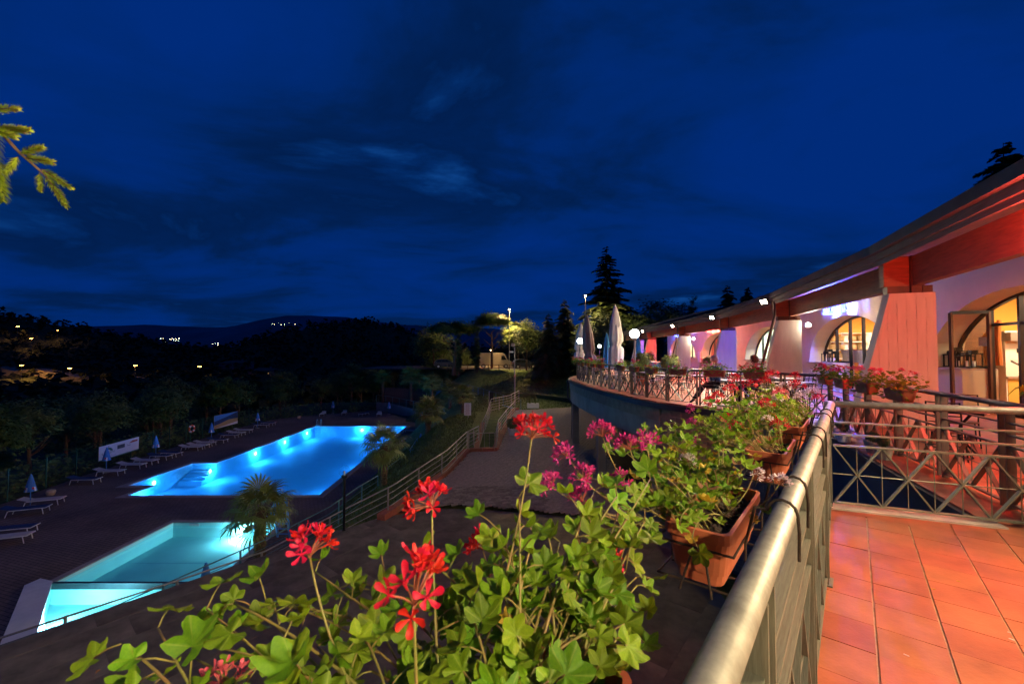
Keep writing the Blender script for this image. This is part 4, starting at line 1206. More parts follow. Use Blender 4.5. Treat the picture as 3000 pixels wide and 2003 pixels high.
# tube railings down at the drive
def tube_rail(name, label, pts, bars, hgt, m, posts, r=.024, rb=.012):
    P = [V(p) for p in pts]
    t = thing(name, label, 'railing', P[0] - UPZ * hgt)
    MB().tube(P, r, 10).build('handrail', m, t, smooth=True)
    for k in range(bars):
        dz = hgt * .86 * (k + 1) / bars
        MB().tube([p - UPZ * dz for p in P], rb, 6).build('rail_bar', m, t, smooth=True)
    Ls = [0]
    for a, b in zip(P[:-1], P[1:]): Ls.append(Ls[-1] + (b - a).length)
    n = max(1, round(Ls[-1] / posts))
    for k in range(n + 1):
        s = Ls[-1] * k / n
        i = max(0, min(len(P) - 2, next((j for j in range(len(P) - 1) if Ls[j + 1] >= s - 1e-6), 0)))
        q = P[i].lerp(P[i + 1], (s - Ls[i]) / max(1e-6, Ls[i + 1] - Ls[i]))
        bar('post', q - UPZ * hgt, q, .05, .05, m, t)
    return t
tube_rail('drive_railing', 'galvanised tube railing with four bars along the paver drive', [(-2.55, 23.75, -2.84), (-3.12, 20.1, -3.05), (-3.72, 18.2, -3.18), (-4.45, 15.7, -3.33), (-5.85, 14.55, -3.82), (-7.9, 13.45, -4.72), (-9.4, 11.75, -4.75), (-12.2, 8.6, -4.75)], 4, 1.08, M['galv'], 2.15)
tube_rail('gate_railing', 'short galvanised railing returning beside the little gate', [(-2.5, 23.85, -2.84), (-2.05, 25.6, -2.86)], 4, 1.0, M['galv'], .9)
tube_rail('ramp_railing', 'galvanised railing on the right of the steps, bending round the kerb', [(-.92, 24.0, -2.9), (-.88, 27.2, -2.75), (-.35, 30.6, -2.5), (.25, 34.5, -2.35)], 4, 1.02, M['galv'], 2.0)
tube_rail('upper_stair_railing', 'galvanised railing climbing to the lawn beside the blue wall', [(-1.98, 27.6, -2.95), (-1.85, 30.3, -2.75), (-1.62, 32.5, -1.95), (-.2, 34.8, -1.9), (.62, 37.2, -1.72)], 4, 1.02, M['galv'], 2.0)
t = thing('steel_gate', 'low steel bar gate at the head of the pool steps', 'gate', (-1.5, 23.9, -4))
for z in (-2.95, -3.85): bar('gate_rail', (-2.45, 23.9, z), (-1.0, 23.9, z), .035, .035, M['galv'], t)
for k in range(6): bar('gate_bar', (-2.45 + .29 * k, 23.9, -2.95), (-2.45 + .29 * k, 23.9, -3.95), .018, .018, M['galv'], t)
tube_rail('path_railing', 'thin teal railing along the path below the drive', [(-7.25, 22.6, -5.0), (-7.35, 20.0, -4.78), (-7.65, 17.5, -4.82), (-8.9, 15.0, -5.08), (-11.3, 10.5, -5.3)], 3, 1.0, M['teal_rail'], 2.2, .02, .009)
tube_rail('terrace_path_railing', 'teal railing stepping round the lower grass terrace', [(-7.6, 33.5, -5.2), (-7.0, 28.5, -5.0), (-5.0, 28.3, -4.6), (-3.6, 28.4, -4.4)], 3, 1.0, M['teal_rail'], 1.8, .02, .009)
tube_rail('stair_railing', 'teal railing of the little stair by the pool', [(-6.4, 25.2, -5.2), (-6.9, 23.2, -5.3), (-8.0, 21.2, -6.1), (-8.4, 20.4, -6.3)], 3, .95, M['teal_rail'], 1.2, .02, .009)
tube_rail('lower_railing', 'teal railing bending along the lower path by the palms', [(-5.2, 41.5, -4.9), (-5.6, 38, -5.0), (-7.4, 31.8, -5.6), (-8.2, 27.5, -5.9)], 3, 1.0, M['teal_rail'], 2.0, .02, .009)
cw = [(-22.0, 67.5, -6.3), (-19.8, 66.0, -6.3), (-16.6, 62.2, -6.3), (-13.6, 58.6, -6.3), (-10.8, 54.4, -6.2), (-8.9, 50.3, -6.0), (-7.6, 46.6, -5.8)]
tube_rail('curved_wall_railing', 'pale teal railing on top of the curved grey wall by the pool', [(x, y, z + 1.15) for x, y, z in cw], 1, 1.15, M['teal_rail'], 2.3, .025, .008)
def wall_run(name, label, pts, ztop, zbot, th, m):
    t = thing(name, label, 'wall', (pts[0][0], pts[0][1], zbot if not callable(zbot) else -7.4))
    for (a, b), (z0, z1) in zip(zip(pts[:-1], pts[1:]), zip(ztop[:-1], ztop[1:])):
        a = V((*a, 0)); b = V((*b, 0)); d = (b - a).normalized(); n = V((-d.y, d.x, 0)) * th
        mb = MB(); P = [a, b, b + n, a + n]; Z = [z0, z1, z1, z0]
        mb.add([(p.x, p.y, zbot) for p in P] + [(p.x, p.y, z) for p, z in zip(P, Z)], [(3, 2, 1, 0), (4, 5, 6, 7), (0, 1, 5, 4), (1, 2, 6, 5), (2, 3, 7, 6), (3, 0, 4, 7)])
        mb.build('wall_section', m, t)
    return t
M['bluewall'] = mat('blue_painted_wall', (.075, .22, .34), .8, var=.12, scale=1, bump=.2)
M['greywall'] = mat('grey_rendered_wall', (.24, .23, .24), .85, var=.15, scale=1, bump=.2)
wall_run('curved_wall', 'curved grey retaining wall at the end of the pool paving', [p[:2] for p in cw], [-6.3, -6.3, -6.3, -6.3, -6.2, -6.0, -5.8], -8, .3, M['greywall'])
bw_pts = [(-13.6, 68), (-10.5, 63), (-8.3, 59.5), (-6.1, 55.5), (-3.9, 49.5), (-1.7, 43.4), (.5, 37.5)]
wall_run('blue_wall', 'long blue painted wall curving below the lawn', bw_pts, [-4.2, -4.1, -4.0, -3.9, -3.75, -3.6, -3.5], -7, .3, M['bluewall'])
tube_rail('lawn_fence', 'thin pale fence posts along the top of the blue wall', [(x + .3, y + .2, -2.6 - .1 * i * 0) for i, (x, y) in enumerate(bw_pts)], 2, 1.3, M['teal_rail'], 2.4, .012, .006)
M['fencebrown'] = mat('brown_board_fence', (.10, .075, .07), .85, var=.3, scale=2, bump=.3)
t = thing('board_fence', 'dark brown board fence behind the palms', 'fence', (-18, 70, -5))
for k in range(26):
    bar('board', (-21.5 + k * .32, 70.5 - k * .12, -6.6), (-21.5 + k * .32, 70.5 - k * .12, -4.2 + .02 * (k % 3)), .28, .03, M['fencebrown'], t, up=(0, 1, 0))
# steps and low walls below the gate
t = thing('pool_steps', 'concrete steps with terracotta edges going down from the gate', 'steps', (-1.6, 26, -4.2))
for k in range(6): MB().box((-1.5, 25.0 + .36 * k, -4.15 - .17 * k), (1.0, .36, .17)).build('step', M['conc'], t)
for x in (-2.15, -.98): MB().prism([(x, 24.0, -3.95), (x, 29.8, -3.4), (x, 29.8, -6), (x, 24.0, -6)], (.16, 0, 0)).build('side_wall', M['conc'], t)
for x in (-2.2, -1.03): bar('wall_cap', (x + .12, 24.0, -3.9), (x + .12, 29.8, -3.35), .28, .08, M['kerb'], t)

# ================================================================== PLANTERS AND GERANIUMS
def planter(p, d, n, L=.60, W=.22, Hh=.19, ztop=1.0, label='', group=None, m=None, hooks=True, seed=0):
    """trough hung outside a rail: p plan point of its near inner corner, d along, n outwards"""
    m = m or M['pot']
    t = thing('planter_box', label, 'planter', zz(p + d * L / 2 + n * W / 2, ztop - Hh), group)
    def ring(s, z, inset, k=4):
        r = .035; pts = []
        for cx, cy_, a0 in ((L / 2 - inset, W / 2 - inset, 0), (-L / 2 + inset, W / 2 - inset, 90), (-L / 2 + inset, -W / 2 + inset, 180), (L / 2 - inset, -W / 2 + inset, 270)):
            for j in range(k):
                an = R(a0 + 90 * j / (k - 1))
                q = p + d * (L / 2 + cx - math.copysign(r, cx) + r * math.cos(an)) + n * (W / 2 + cy_ - math.copysign(r, cy_) + r * math.sin(an))
                pts.append((q.x, q.y, z))
        return pts
    mb = MB()
    rings = [ring(0, ztop - Hh, .035), ring(0, ztop - Hh * .80, .030), ring(0, ztop - Hh * .79, .024), ring(0, ztop - .035, .010), ring(0, ztop - .034, .0), ring(0, ztop, .0), ring(0, ztop + .002, .012), ring(0, ztop - .045, .020)]
    K = len(rings[0])
    for q in rings: mb.v += q
    for a in range(len(rings) - 1):
        for j in range(K): mb.f.append((a * K + j, a * K + (j + 1) % K, (a + 1) * K + (j + 1) % K, (a + 1) * K + j)); mb.m.append(0)
    mb.f.append(tuple(range(K - 1, -1, -1))); mb.m.append(0)
    mb.build('trough', m, t)
    rs = random.Random(seed); sb = MB(); nx, ny = 14, 6
    for j in range(ny + 1):
        for i in range(nx + 1):
            q = p + d * (.02 + (L - .04) * i / nx) + n * (.02 + (W - .04) * j / ny)
            sb.v.append((q.x, q.y, ztop - .045 + rs.uniform(-.008, .014)))
    for j in range(ny):
        for i in range(nx): sb.f.append((j * (nx + 1) + i, j * (nx + 1) + i + 1, (j + 1) * (nx + 1) + i + 1, (j + 1) * (nx + 1) + i)); sb.m.append(0)
    for k in range(60):  # crumbs and bits of straw
        q = p + d * rs.uniform(.04, L - .04) + n * rs.uniform(.03, W - .03); s = rs.uniform(.004, .012)
        sb.box((q.x, q.y, ztop - .036), (s, s * rs.uniform(.5, 2.5), s), Matrix.Rotation(rs.uniform(0, 6), 3, 'Z'))
    sb.build('soil', M['soil'], t)
    if hooks:
        w = MB(); o = .012
        loop = [p + d * -o + n * -o, p + d * (L + o) + n * -o, p + d * (L + o) + n * (W + o), p + d * -o + n * (W + o)]
        for z, ex in ((ztop - .055, .0), (ztop - Hh * .93, -.02)):
            w.tube([zz(q, z) for q in loop], .0045, 6, closed=True)
        for f in (.22, .78):
            a = p + d * (L * f)
            w.tube([zz(a - n * .02, ztop - .055), zz(a - n * .02, ztop - Hh), zz(a + n * (W + .01), ztop - Hh), zz(a + n * (W + o), ztop - .055)], .004, 6)
            dist = .13
            arc = [zz(a - n * .02, ztop - .06), zz(a - n * .05, 1.075)]
            for k in range(7):
                an = math.pi * k / 6; arc.append(zz(a - n * (dist - .042 * math.cos(an) + (0 if k < 4 else .0)), 1.075 + .042 * math.sin(an)))
            arc += [zz(a - n * (dist + .046), 1.02), zz(a - n * (dist + .044), .93)]
            w.tube(arc, .0052, 7)
        for f in (.0, 1.0):   # diagonal struts at both ends
            a = p + d * (L * f + (-o if f < .5 else o))
            w.tube([zz(a + n * W * .35, ztop - .055), zz(a + n * W * .25, ztop - Hh - .02)], .004, 6); w.tube([zz(a + n * W * .5, ztop - .055), zz(a + n * W * .72, ztop - Hh - .02)], .004, 6)
        w.build('wire_holder', M['wire'], t)
    return t

# shared leaf and floret meshes
def leaf_mesh(seed, m):
    rs = random.Random(seed); mb = MB(); N = 40
    lobes = [0, 64, -64, 126, -126]
    cup = rs.uniform(-.2, .9); fold = rs.uniform(-.2, .75); tw = rs.uniform(-.25, .25)
    def rad(th):
        b = 0
        for l in lobes:
            w = 30 if l == 0 else 27
            q = 1 - abs(th - l) / w
            if q > 0: b = max(b, q ** .75 * (1 if l == 0 else .96 if abs(l) < 100 else .80))
        return .66 + .34 * b
    th0 = -158; mb.v.append((0, 0, 0))
    for ring, f in ((1, .36), (2, .70), (3, 1.0)):
        for k in range(N + 1):
            th = th0 + 316 * k / N
            r = f * (rad(th) if f > .5 else .80)
            x = r * math.sin(R(th)); y = r * math.cos(R(th))
            z = cup * r * r * .55 + fold * abs(x) * .55 + .10 * f * math.cos(R(th) * 5.6 + 0.5) + tw * x * y + (rs.uniform(-.05, .05) if f == 1 else 0)
            mb.v.append((x, y + .12, z))
    for k in range(N):
        mb.f.append((0, 1 + k + 1, 1 + k)); mb.m.append(0)
        for r in range(2):
            a = 1 + r * (N + 1) + k; b = a + N + 1
            mb.f.append((a, a + 1, b + 1, b)); mb.m.append(0)
    return mb.mesh('leaf', m, smooth=True)
LEAF = [leaf_mesh(s, M['leaf']) for s in range(9)]; LEAF_Y = [leaf_mesh(s + 20, M['leaf_y']) for s in range(2)]; LEAF_B = [leaf_mesh(33, M['leaf_b'])]
def petal(mb, az, length, width, tilt, roll=0):
    """oval petal that leaves the origin along azimuth az, opening by tilt from the axis +Z"""
    d = V((math.cos(az) * math.sin(tilt), math.sin(az) * math.sin(tilt), math.cos(tilt))); s = V((-math.sin(az), math.cos(az), 0)); u = d.cross(s)
    rows = [(0, .12, 0), (.3, .42, -.05), (.6, .88, -.10), (.84, 1.0, -.05), (1.0, .5, .04)]; b = len(mb.v)
    for f, w, z in rows:
        for k in (-1, 0, 1): mb.v.append(tuple(d * (length * f) + s * (k * width * w / 2) + u * (length * (z + (.07 if k else 0)))))
    for r in range(len(rows) - 1):
        for k in range(2): q = b + r * 3 + k; mb.f.append((q, q + 1, q + 4, q + 3)); mb.m.append(0)
def floret_mesh(seed, m):
    rs = random.Random(seed); mb = MB()
    for k in range(5):
        petal(mb, R(72 * k + rs.uniform(-10, 10)), rs.uniform(.85, 1.1), rs.uniform(.32, .46), R(rs.uniform(42, 84)))
    mb.lathe([(.05, -.45), (.09, -.1), (.07, .08), (0, .16)], 6)
    return mb.mesh('floret', m, smooth=True)
FLO = {k: [floret_mesh(s, M[k]) for s in range(3)] for k in ('f_red', 'f_pink', 'f_rose', 'f_white')}

def basis(z, rs, x=None):
    z = z.normalized(); x = V((rs.uniform(-1, 1), rs.uniform(-1, 1), rs.uniform(-1, 1))) if x is None else V(x)
    x = (x - z * x.dot(z)); x = x.normalized() if x.length > 1e-4 else z.orthogonal().normalized()
    return x, z.cross(x), z
def curve3(a, c, b, n=9): return [a * (1 - t) ** 2 + c * (2 * t * (1 - t)) + b * t * t for t in [i / n for i in range(n + 1)]]
def head(parent, p, axis, colour, size, rs, n=11, single=False):
    """umbel of florets on thin pedicels"""
    axis = axis.normalized(); mb = MB(); fl = []
    for k in range(n):
        x, y, z = basis(axis, rs)
        tilt = R(rs.uniform(8, 88)); az = 2 * math.pi * (k * .382 + rs.uniform(-.05, .05))
        d = (axis * math.cos(tilt) + (x * math.cos(az) + y * math.sin(az)) * math.sin(tilt)).normalized()
        q = p + d * size * rs.uniform(.60, .92)
        mb.tube([p, p + d * size * .3 + axis * size * .05, q], size * .022, 4); fl.append((q, d))
    mb.lathe([(size * .05, -size * .03), (size * .07, size * .02), (0, size * .06)], 6, p)
    if single:
        for q, d in fl:
            me = rs.choice(FLO[colour]); x, y, z = basis(d, rs); b = len(mb.v)
            Mx = frame(q, x, y, z, size * .48)
            mb.v += [tuple(Mx @ v.co) for v in me.vertices]
            for f in me.polygons: mb.f.append(tuple(i + b for i in f.vertices)); mb.m.append(1)
        return mb.build('flower_head', [M['ped'], M[colour]], parent, smooth=True)
    h = mb.build('flower_head', M['ped'], parent)
    for q, d in fl:
        x, y, z = basis(d, rs); inst('floret', rs.choice(FLO[colour]), frame(q, x, y, z, size * rs.uniform(.33, .43)), h)
    return h
def geranium(label, pc, d, n, L, W, ztop, targets, heads, lsize, seed, per=4, yellow=.05, group=None, single=False, buds=0):
    rs = random.Random(seed)
    base = zz(pc + d * L / 2 + n * W / 2, ztop - .04)
    t = thing('geranium_plant', label, 'plant', base, group)
    st = MB(); leaves = []
    def root(): return zz(pc + d * rs.uniform(.08, L - .08) + n * rs.uniform(.05, W - .05), ztop - .05)
    def put(q, up, s, x=None):
        x, y, z = basis(up, rs, x); leaves.append((q, x, y, z, s))
    for tg in targets:
        a = min((root() for _ in range(3)), key=lambda r: (r - V(tg)).length); b = V(tg)
        c = (a + b) / 2 + UPZ * rs.uniform(.02, .10) + V((rs.uniform(-.04, .04), rs.uniform(-.04, .04), 0))
        P = curve3(a, c, b); r0 = rs.uniform(.0028, .0042)
        st.tube(P, [r0 * (1 - .5 * i / 9) for i in range(10)], 5)
        for k in range(per):
            f = 1 - k / per * .75
            i = min(9, max(1, int(round(f * 9)))); q = P[i]; tn = (P[i] - P[i - 1]).normalized()
            x, y, z = basis(tn, rs)
            out = (x * math.cos(k * 2.4) + y * math.sin(k * 2.4) + UPZ * .5 + tn * (.6 if k == 0 else .2)).normalized()
            e = q + out * rs.uniform(.6, 1.5) * lsize
            st.tube([q, (q + e) / 2 + UPZ * .004, e], .0016, 4)
            up = (UPZ * rs.uniform(.35, 1.0) + out * rs.uniform(-.25, .8) + V((rs.uniform(-.5, .5), rs.uniform(-.6, .3), 0)))
            put(e, up, lsize * rs.uniform(.62, 1.12), out)
    for (p, colour, size, up) in heads:
        p = V(p); a = min((root() for _ in range(3)), key=lambda r: (r - p).length)
        c = V((lerp(a.x, p.x, .75), lerp(a.y, p.y, .75), lerp(a.z, p.z, .25)))
        if p.z < a.z: c = (a + p) / 2 + UPZ * .06
        P = curve3(a, c, p); st.tube(P, [.0032 - .0012 * i / 9 for i in range(10)], 6)
        head(t, p, V(up) + (P[-1] - P[-2]).normalized(), colour, size, rs, rs.randint(12, 17), single)
        for k in (3, 5):
            q = P[k]; x, y, z = basis((P[k] - P[k - 1]), rs); e = q + (x + UPZ * .3).normalized() * lsize * 1.1
            st.tube([q, e], .0016, 4); put(e, UPZ + x * .6, lsize * rs.uniform(.6, .95), x)
    st.build('stem', M['stem'], t, smooth=True)
    for q, x, y, z, s in leaves:
        f = rs.random(); me = rs.choice(LEAF_Y) if f < yellow else (LEAF_B[0] if f < yellow * 1.25 else rs.choice(LEAF))
        inst('leaf', me, frame(q, y, x, z, s), t)
    return t
PW = .22
def corner(s): return on(s) + NN * .135
rs = random.Random(77)
def spread(s0, cnt, lo, hi, up0, up1, along=.75, lean=0.0):
    r = []
    for k in range(cnt):
        q = corner(s0) + DD * (.30 + rs.uniform(-along, along) * .5 + lean) + NN * (PW / 2 + rs.uniform(lo, hi))
        r.append(zz(q, 1.0 + rs.uniform(up0, up1)))
    return r
near = 'terracotta trough hooked on the deck railing, '
# A: beside the camera, only its end and its plants reach into the picture
sA = -.57
planter(corner(sA), DD, NN, label=near + 'overgrown with scarlet geraniums', seed=1)
tA = [(-.60, .80, 1.10), (-.56, .85, 1.17), (-.50, .70, 1.06), (-.43, .92, 1.19), (-.38, .72, 1.10), (-.33, .85, 1.14), (-.28, .66, 1.07), (-.20, .95, 1.20), (-.16, .70, 1.09), (-.05, .68, 1.10), (-.03, 1.0, 1.18),
      (.02, .80, 1.13), (.06, .92, 1.17), (.10, .70, 1.05), (.13, 1.0, 1.12), (.18, .85, 1.08), (.22, .97, 1.10), (.26, 1.05, 1.04), (-.30, 1.0, 1.12), (-.45, .62, 1.03), (-.13, .58, 1.04), (.04, .6, 1.02), (.30, 1.02, 1.00), (.17, .74, .99), (.33, 1.12, 1.06), (-.58, .60, 1.02),
      (.0, .9, 1.22), (-.08, .78, 1.19), (.20, 1.08, 1.18)]
rsA = random.Random(3)
tA = [(x, y, z - .055 - .05 * max(0, -x - .2)) for x, y, z in tA]
tA += [(rsA.uniform(-.62, .34), rsA.uniform(.58, 1.08), rsA.uniform(.97, 1.08)) for k in range(24)]
tA += [(.016, .95, 1.275), (-.03, .95, 1.20), (.05, .95, 1.19), (.18, 1.1, 1.18), (.30, 1.2, 1.19), (.32, 1.1, 1.09), (.43, 1.3, 1.21), (.25, 1.15, 1.12), (.38, 1.2, 1.12), (.12, 1.05, 1.13), (.20, 1.0, 1.09), (.40, 1.25, 1.05), (.24, 1.22, 1.20), (.34, 1.28, 1.16), (-.70, .76, 1.08), (-.62, .74, 1.12), (-.55, .76, 1.14), (-.50, .72, 1.10), (-.60, .70, 1.04), (-.66, .72, 1.03)]
hA = [((-.385, .80, 1.215), 'f_red', .058, (0, 0, 1)), ((-.135, .58, 1.255), 'f_red', .066, (.2, -.2, 1)), ((-.165, .86, 1.285), 'f_red', .054, (-.2, 0, 1)), ((.045, .96, 1.405), 'f_red', .056, (0, 0, 1)), ((-.08, 1.16, 1.06), 'f_red', .055, (0, 0, 1)),
      ((-.50, .74, 1.01), 'f_rose', .05, (0, 0, 1)), ((.26, 1.18, 1.0), 'f_red', .055, (0, 0, .6)), ((-.29, .62, 1.0), 'f_red', .045, (0, 0, 1))]
geranium('scarlet geranium with large lobed leaves spilling far out over the railing', corner(sA), DD, NN, .6, PW, 1.0, tA, hA, .041, 41, per=4, yellow=.008)
# B
sB = .776
planter(corner(sB), DD, NN, label=near + 'bare soil showing, magenta geraniums behind', seed=2)
tB = spread(sB, 22, .02, .42, .04, .24, .7, .10) + spread(sB, 6, -.1, .1, .05, .2, .6, .18) + [zz(corner(sB) + DD * (.3 + .12 * k) + NN * (.35 + .06 * k), 1.10 + .04 * (k % 3)) for k in range(-2, 4)]
hB = [((.32, 1.48, 1.305), 'f_pink', .055, (0, 0, 1)), ((.20, 1.50, 1.23), 'f_pink', .055, (-.3, 0, 1)), ((.43, 1.52, 1.25), 'f_pink', .055, (0, 0, 1)), ((.50, 1.55, 1.26), 'f_pink', .055, (0, 0, 1)), ((.135, 1.40, 1.155), 'f_pink', .050, (-.3, 0, 1)), ((.25, 1.45, 1.16), 'f_pink', .055, (0, 0, 1)), ((.24, 1.42, 1.10), 'f_pink', .05, (0, 0, 1)), ((.40, 1.5, 1.13), 'f_pink', .05, (0, 0, 1)),
      ((1.02, 1.60, 1.10), 'f_white', .042, (.3, -.4, .6)), ((.96, 1.66, 1.12), 'f_white', .038, (.2, -.4, .6)), ((.78, 1.85, 1.12), 'f_white', .036, (-.2, -.3, .7))]
geranium('magenta and white geranium half covering the trough with bare soil', corner(sB), DD, NN, .6, PW, 1.0, tB + spread(sB, 14, -.02, .16, -.01, .10, .9), hB, .036, 52, per=6, yellow=.10)
# C
sC = 2.2
planter(corner(sC), DD, NN, label=near + 'second along from the bare soil trough', seed=3)
tC = spread(sC, 34, -.10, .40, .02, .26, .95, .05) + spread(sC, 10, .3, .6, -.02, .15, .9)
def gc(s, n_, z): return zz(on(s) + NN * n_, z)
hC = [(gc(2.35, .70, 1.20), 'f_pink', .045, (-.4, 0, .8)), (gc(2.55, .62, 1.23), 'f_red', .055, (0, 0, 1)), (gc(2.45, .50, 1.13), 'f_red', .06, (0, 0, 1)), (gc(2.3, .42, 1.11), 'f_red', .05, (0, 0, 1)), (gc(2.9, .56, 1.30), 'f_red', .06, (0, 0, 1)), (gc(2.6, .28, 1.14), 'f_white', .04, (0, 0, 1)), (gc(2.75, .30, 1.22), 'f_red', .055, (0, 0, 1)), (gc(2.2, .66, 1.12), 'f_pink', .045, (-.3, 0, 1)), (gc(2.15, .62, 1.02), 'f_pink', .04, (-.3, 0, .6)), (gc(2.5, .20, 1.12), 'f_red', .06, (0, -.2, 1))]
geranium('bushy geranium with red and pink heads over the second deck trough', corner(sC), DD, NN, .6, PW, 1.0, tC, hC, .034, 63, per=5, yellow=.05)
# D
sD = 3.35
planter(corner(sD), DD, NN, label=near + 'the last one before the corner post', seed=4)
tD = spread(sD, 40, -.12, .45, .02, .30, 1.0)
hD = [(gc(3.5, .36, 1.40), 'f_red', .06, (0, 0, 1)), (gc(3.3, .62, 1.36), 'f_red', .065, (0, 0, 1)), (gc(3.4, .52, 1.31), 'f_red', .065, (0, 0, 1)), (gc(3.6, .44, 1.33), 'f_red', .06, (0, 0, 1)), (gc(3.65, .20, 1.30), 'f_red', .07, (0, 0, 1)), (gc(3.8, .30, 1.28), 'f_white', .06, (0, 0, 1)), (gc(3.5, .16, 1.22), 'f_white', .06, (0, 0, 1)), (gc(3.9, .10, 1.24), 'f_white', .06, (0, 0, 1)), (gc(3.3, .30, 1.22), 'f_white', .05, (0, 0, 1)), (gc(3.75, .06, 1.20), 'f_red', .05, (0, 0, 1)), (gc(4.0, .24, 1.36), 'f_red', .06, (0, 0, 1)), (gc(3.2, .72, 1.22), 'f_red', .055, (0, 0, 1)), (gc(3.45, .3, 1.26), 'f_rose', .06, (0, 0, 1))]
geranium('dense geranium with red and pale pink heads at the corner of the deck', corner(sD), DD, NN, .6, PW, 1.0, tD, hD, .034, 74, per=5, yellow=.04)

# --- troughs on the dining terrace rail
def far_plant(t, pc, d, n, L, ztop, rs, dens, cols, hs, low=0):
    mb = MB(); st = MB()
    for k in range(dens):
        q = pc + d * rs.uniform(-.12, L + .12) + n * rs.uniform(-.10, .26); z = ztop + rs.gauss(.06 - low, .075 - .4 * low)
        if rs.random() < .22: q = q + n * rs.uniform(.0, .10); z -= rs.uniform(.05, .2)
        up = V((rs.uniform(-.7, .7), rs.uniform(-.9, .3), 1)); me = rs.choice(LEAF); x, y, zn = basis(up, rs); s = rs.uniform(.022, .038); b = len(mb.v)
        th = [0, .9, 1.8, 2.6, 3.6, 4.5, 5.4]; rr = [1, .75, 1, .8, .8, 1, .75]
        mb.v += [(q.x, q.y, z)] + [tuple(zz(q, z) + (x * math.cos(a) + y * math.sin(a)) * s * r + zn * s * .25 * rs.uniform(-.5, 1)) for a, r in zip(th, rr)]
        for i in range(7): mb.f.append((b, b + 1 + i, b + 1 + (i + 1) % 7)); mb.m.append(0)
    for k in range(14):
        q = pc + d * rs.uniform(.1, L - .1) + n * .1; e = q + d * rs.uniform(-.15, .15) + n * rs.uniform(-.1, .2)
        mb.tube([zz(q, ztop - .05), zz(e, ztop + rs.uniform(0, .15))], .003, 4, mi=1)
    tag(mb.build('foliage', [M['leaf'], M['stem']], t), kind='stuff')
    for k in range(hs):
        q = pc + d * rs.uniform(-.05, L + .05) + n * rs.uniform(-.08, .28)
        p = zz(q, ztop + rs.uniform(.08, .24) - 1.4 * low); c = rs.choice(cols)
        head(t, p, UPZ + V((rs.uniform(-.4, .4), rs.uniform(-.4, .4), 0)), c, rs.uniform(.05, .07), rs, 9, True)
rs = random.Random(91)
def row(P, idx, words, colsets, mpot=None):
    for k, (i, wd, cs) in enumerate(zip(idx, words, colsets)):
        a = P[i]; b = P[min(i + 1, len(P) - 1)]; d = (b - a).normalized(); n = V((-d.y, d.x, 0))
        pc = a + d * .30 + n * .10
        planter(pc, d, n, L=.62, W=.20, ztop=1.10, label='terracotta trough on the terrace rail ' + wd, hooks=False, seed=i)
        t = thing('geranium_plant', 'flowering geranium in the trough ' + wd, 'plant', zz(pc + d * .3, 1.05))
        far_plant(t, pc, d, n, .62, 1.10, rs, 260, cs, 7, .07 if 'person' in wd else 0)
RD = ['f_red', 'f_red', 'f_rose']; PK = ['f_pink', 'f_rose', 'f_pink', 'f_white']; MX = ['f_red', 'f_pink', 'f_white', 'f_red']
row(RAIL_A, [2, 3, 4, 5], ['beside the pink pillar with pale pink heads', 'in front of the pink pillar', 'in front of the blue lit arch, magenta and red', 'at the bend of the rail'], [['f_rose', 'f_white', 'f_rose'], ['f_pink', 'f_rose', 'f_white'], ['f_pink', 'f_red'], RD])
row(NODES, [1, 2, 3, 4, 5, 6, 8], ['under the blue neon arch', 'before the cream pillar with downpipe', 'before the person in crimson', 'before the white haired person', 'before the shop arch with red heads', 'before the dark shrub, mostly leaves', 'beside the tall lamp with a round globe'], [RD, PK, PK, MX, RD, PK, MX])
row(NODES, [9, 10, 11, 12, 13, 14, 15, 16], ['under the big white umbrella', 'between white and blue umbrellas', 'under the blue umbrella', 'left of the blue umbrella', 'under the taupe umbrella', 'beside the second globe lamp', 'beside the rearmost white umbrella', 'at the rounded end of the terrace'], [MX, RD, RD, MX, RD, PK, RD, RD])
for k, p in enumerate(FN2[2:8:2]):
    d = (FARR[2] - FARR[1]).normalized(); n = V((-d.y, d.x, 0))
    t = thing('geranium_plant', 'red geranium on the far railing behind the umbrellas', 'plant', zz(p, 1.05), 'geraniums on the far railing'); far_plant(t, p, d, n, 1.5, 1.12, rs, 200, RD, 6)
# badge on the trough before the woman in red
# ================================================================== ON THE DINING TERRACE
def bistro_chair():
    t = thing('bistro_chair', 'dark metal bistro chair with round slatted seat on the dining terrace', 'chair', (0, 0, 0), 'bistro chairs on the dining terrace')
    mb = MB(); mb.lathe([(.0, .445), (.20, .445), (.205, .455), (.20, .465), (0, .465)], 18)
    mb.build('seat', M['seat'], t, world=False)
    for x, y in ((-.17, -.16), (.17, -.16)): MB().tube([(x, y, .45), (x * 1.15, y * 1.2, 0)], .011, 6).build('leg', M['black'], t, world=False)
    for x in (-.18, .18): MB().tube([(x * 1.1, .24, 0), (x, .17, .45), (x, .20, .70), (x * .95, .25, .90)], .011, 6).build('leg', M['black'], t, world=False)
    for z in (.60, .70, .80, .89):
        y = .185 + (z - .6) * .2; MB().tube([(-.175, y, z), (0, y + .035, z), (.175, y, z)], .008, 5).build('back_slat', M['black'], t, world=False)
    MB().tube([(.19 * math.cos(a), .19 * math.sin(a), .22) for a in [k * math.pi / 6 for k in range(12)]], .006, 5, closed=True).build('leg_ring', M['black'], t, world=False)
    return t
M['seat'] = wave_bump(mat('slatted_seat', (.22, .10, .06), .5, var=.15, scale=6, bump=0), 20, 'X', .8)
M['topping'] = mat('table_top', (.55, .48, .45), .5, var=.08, scale=4, bump=.05)
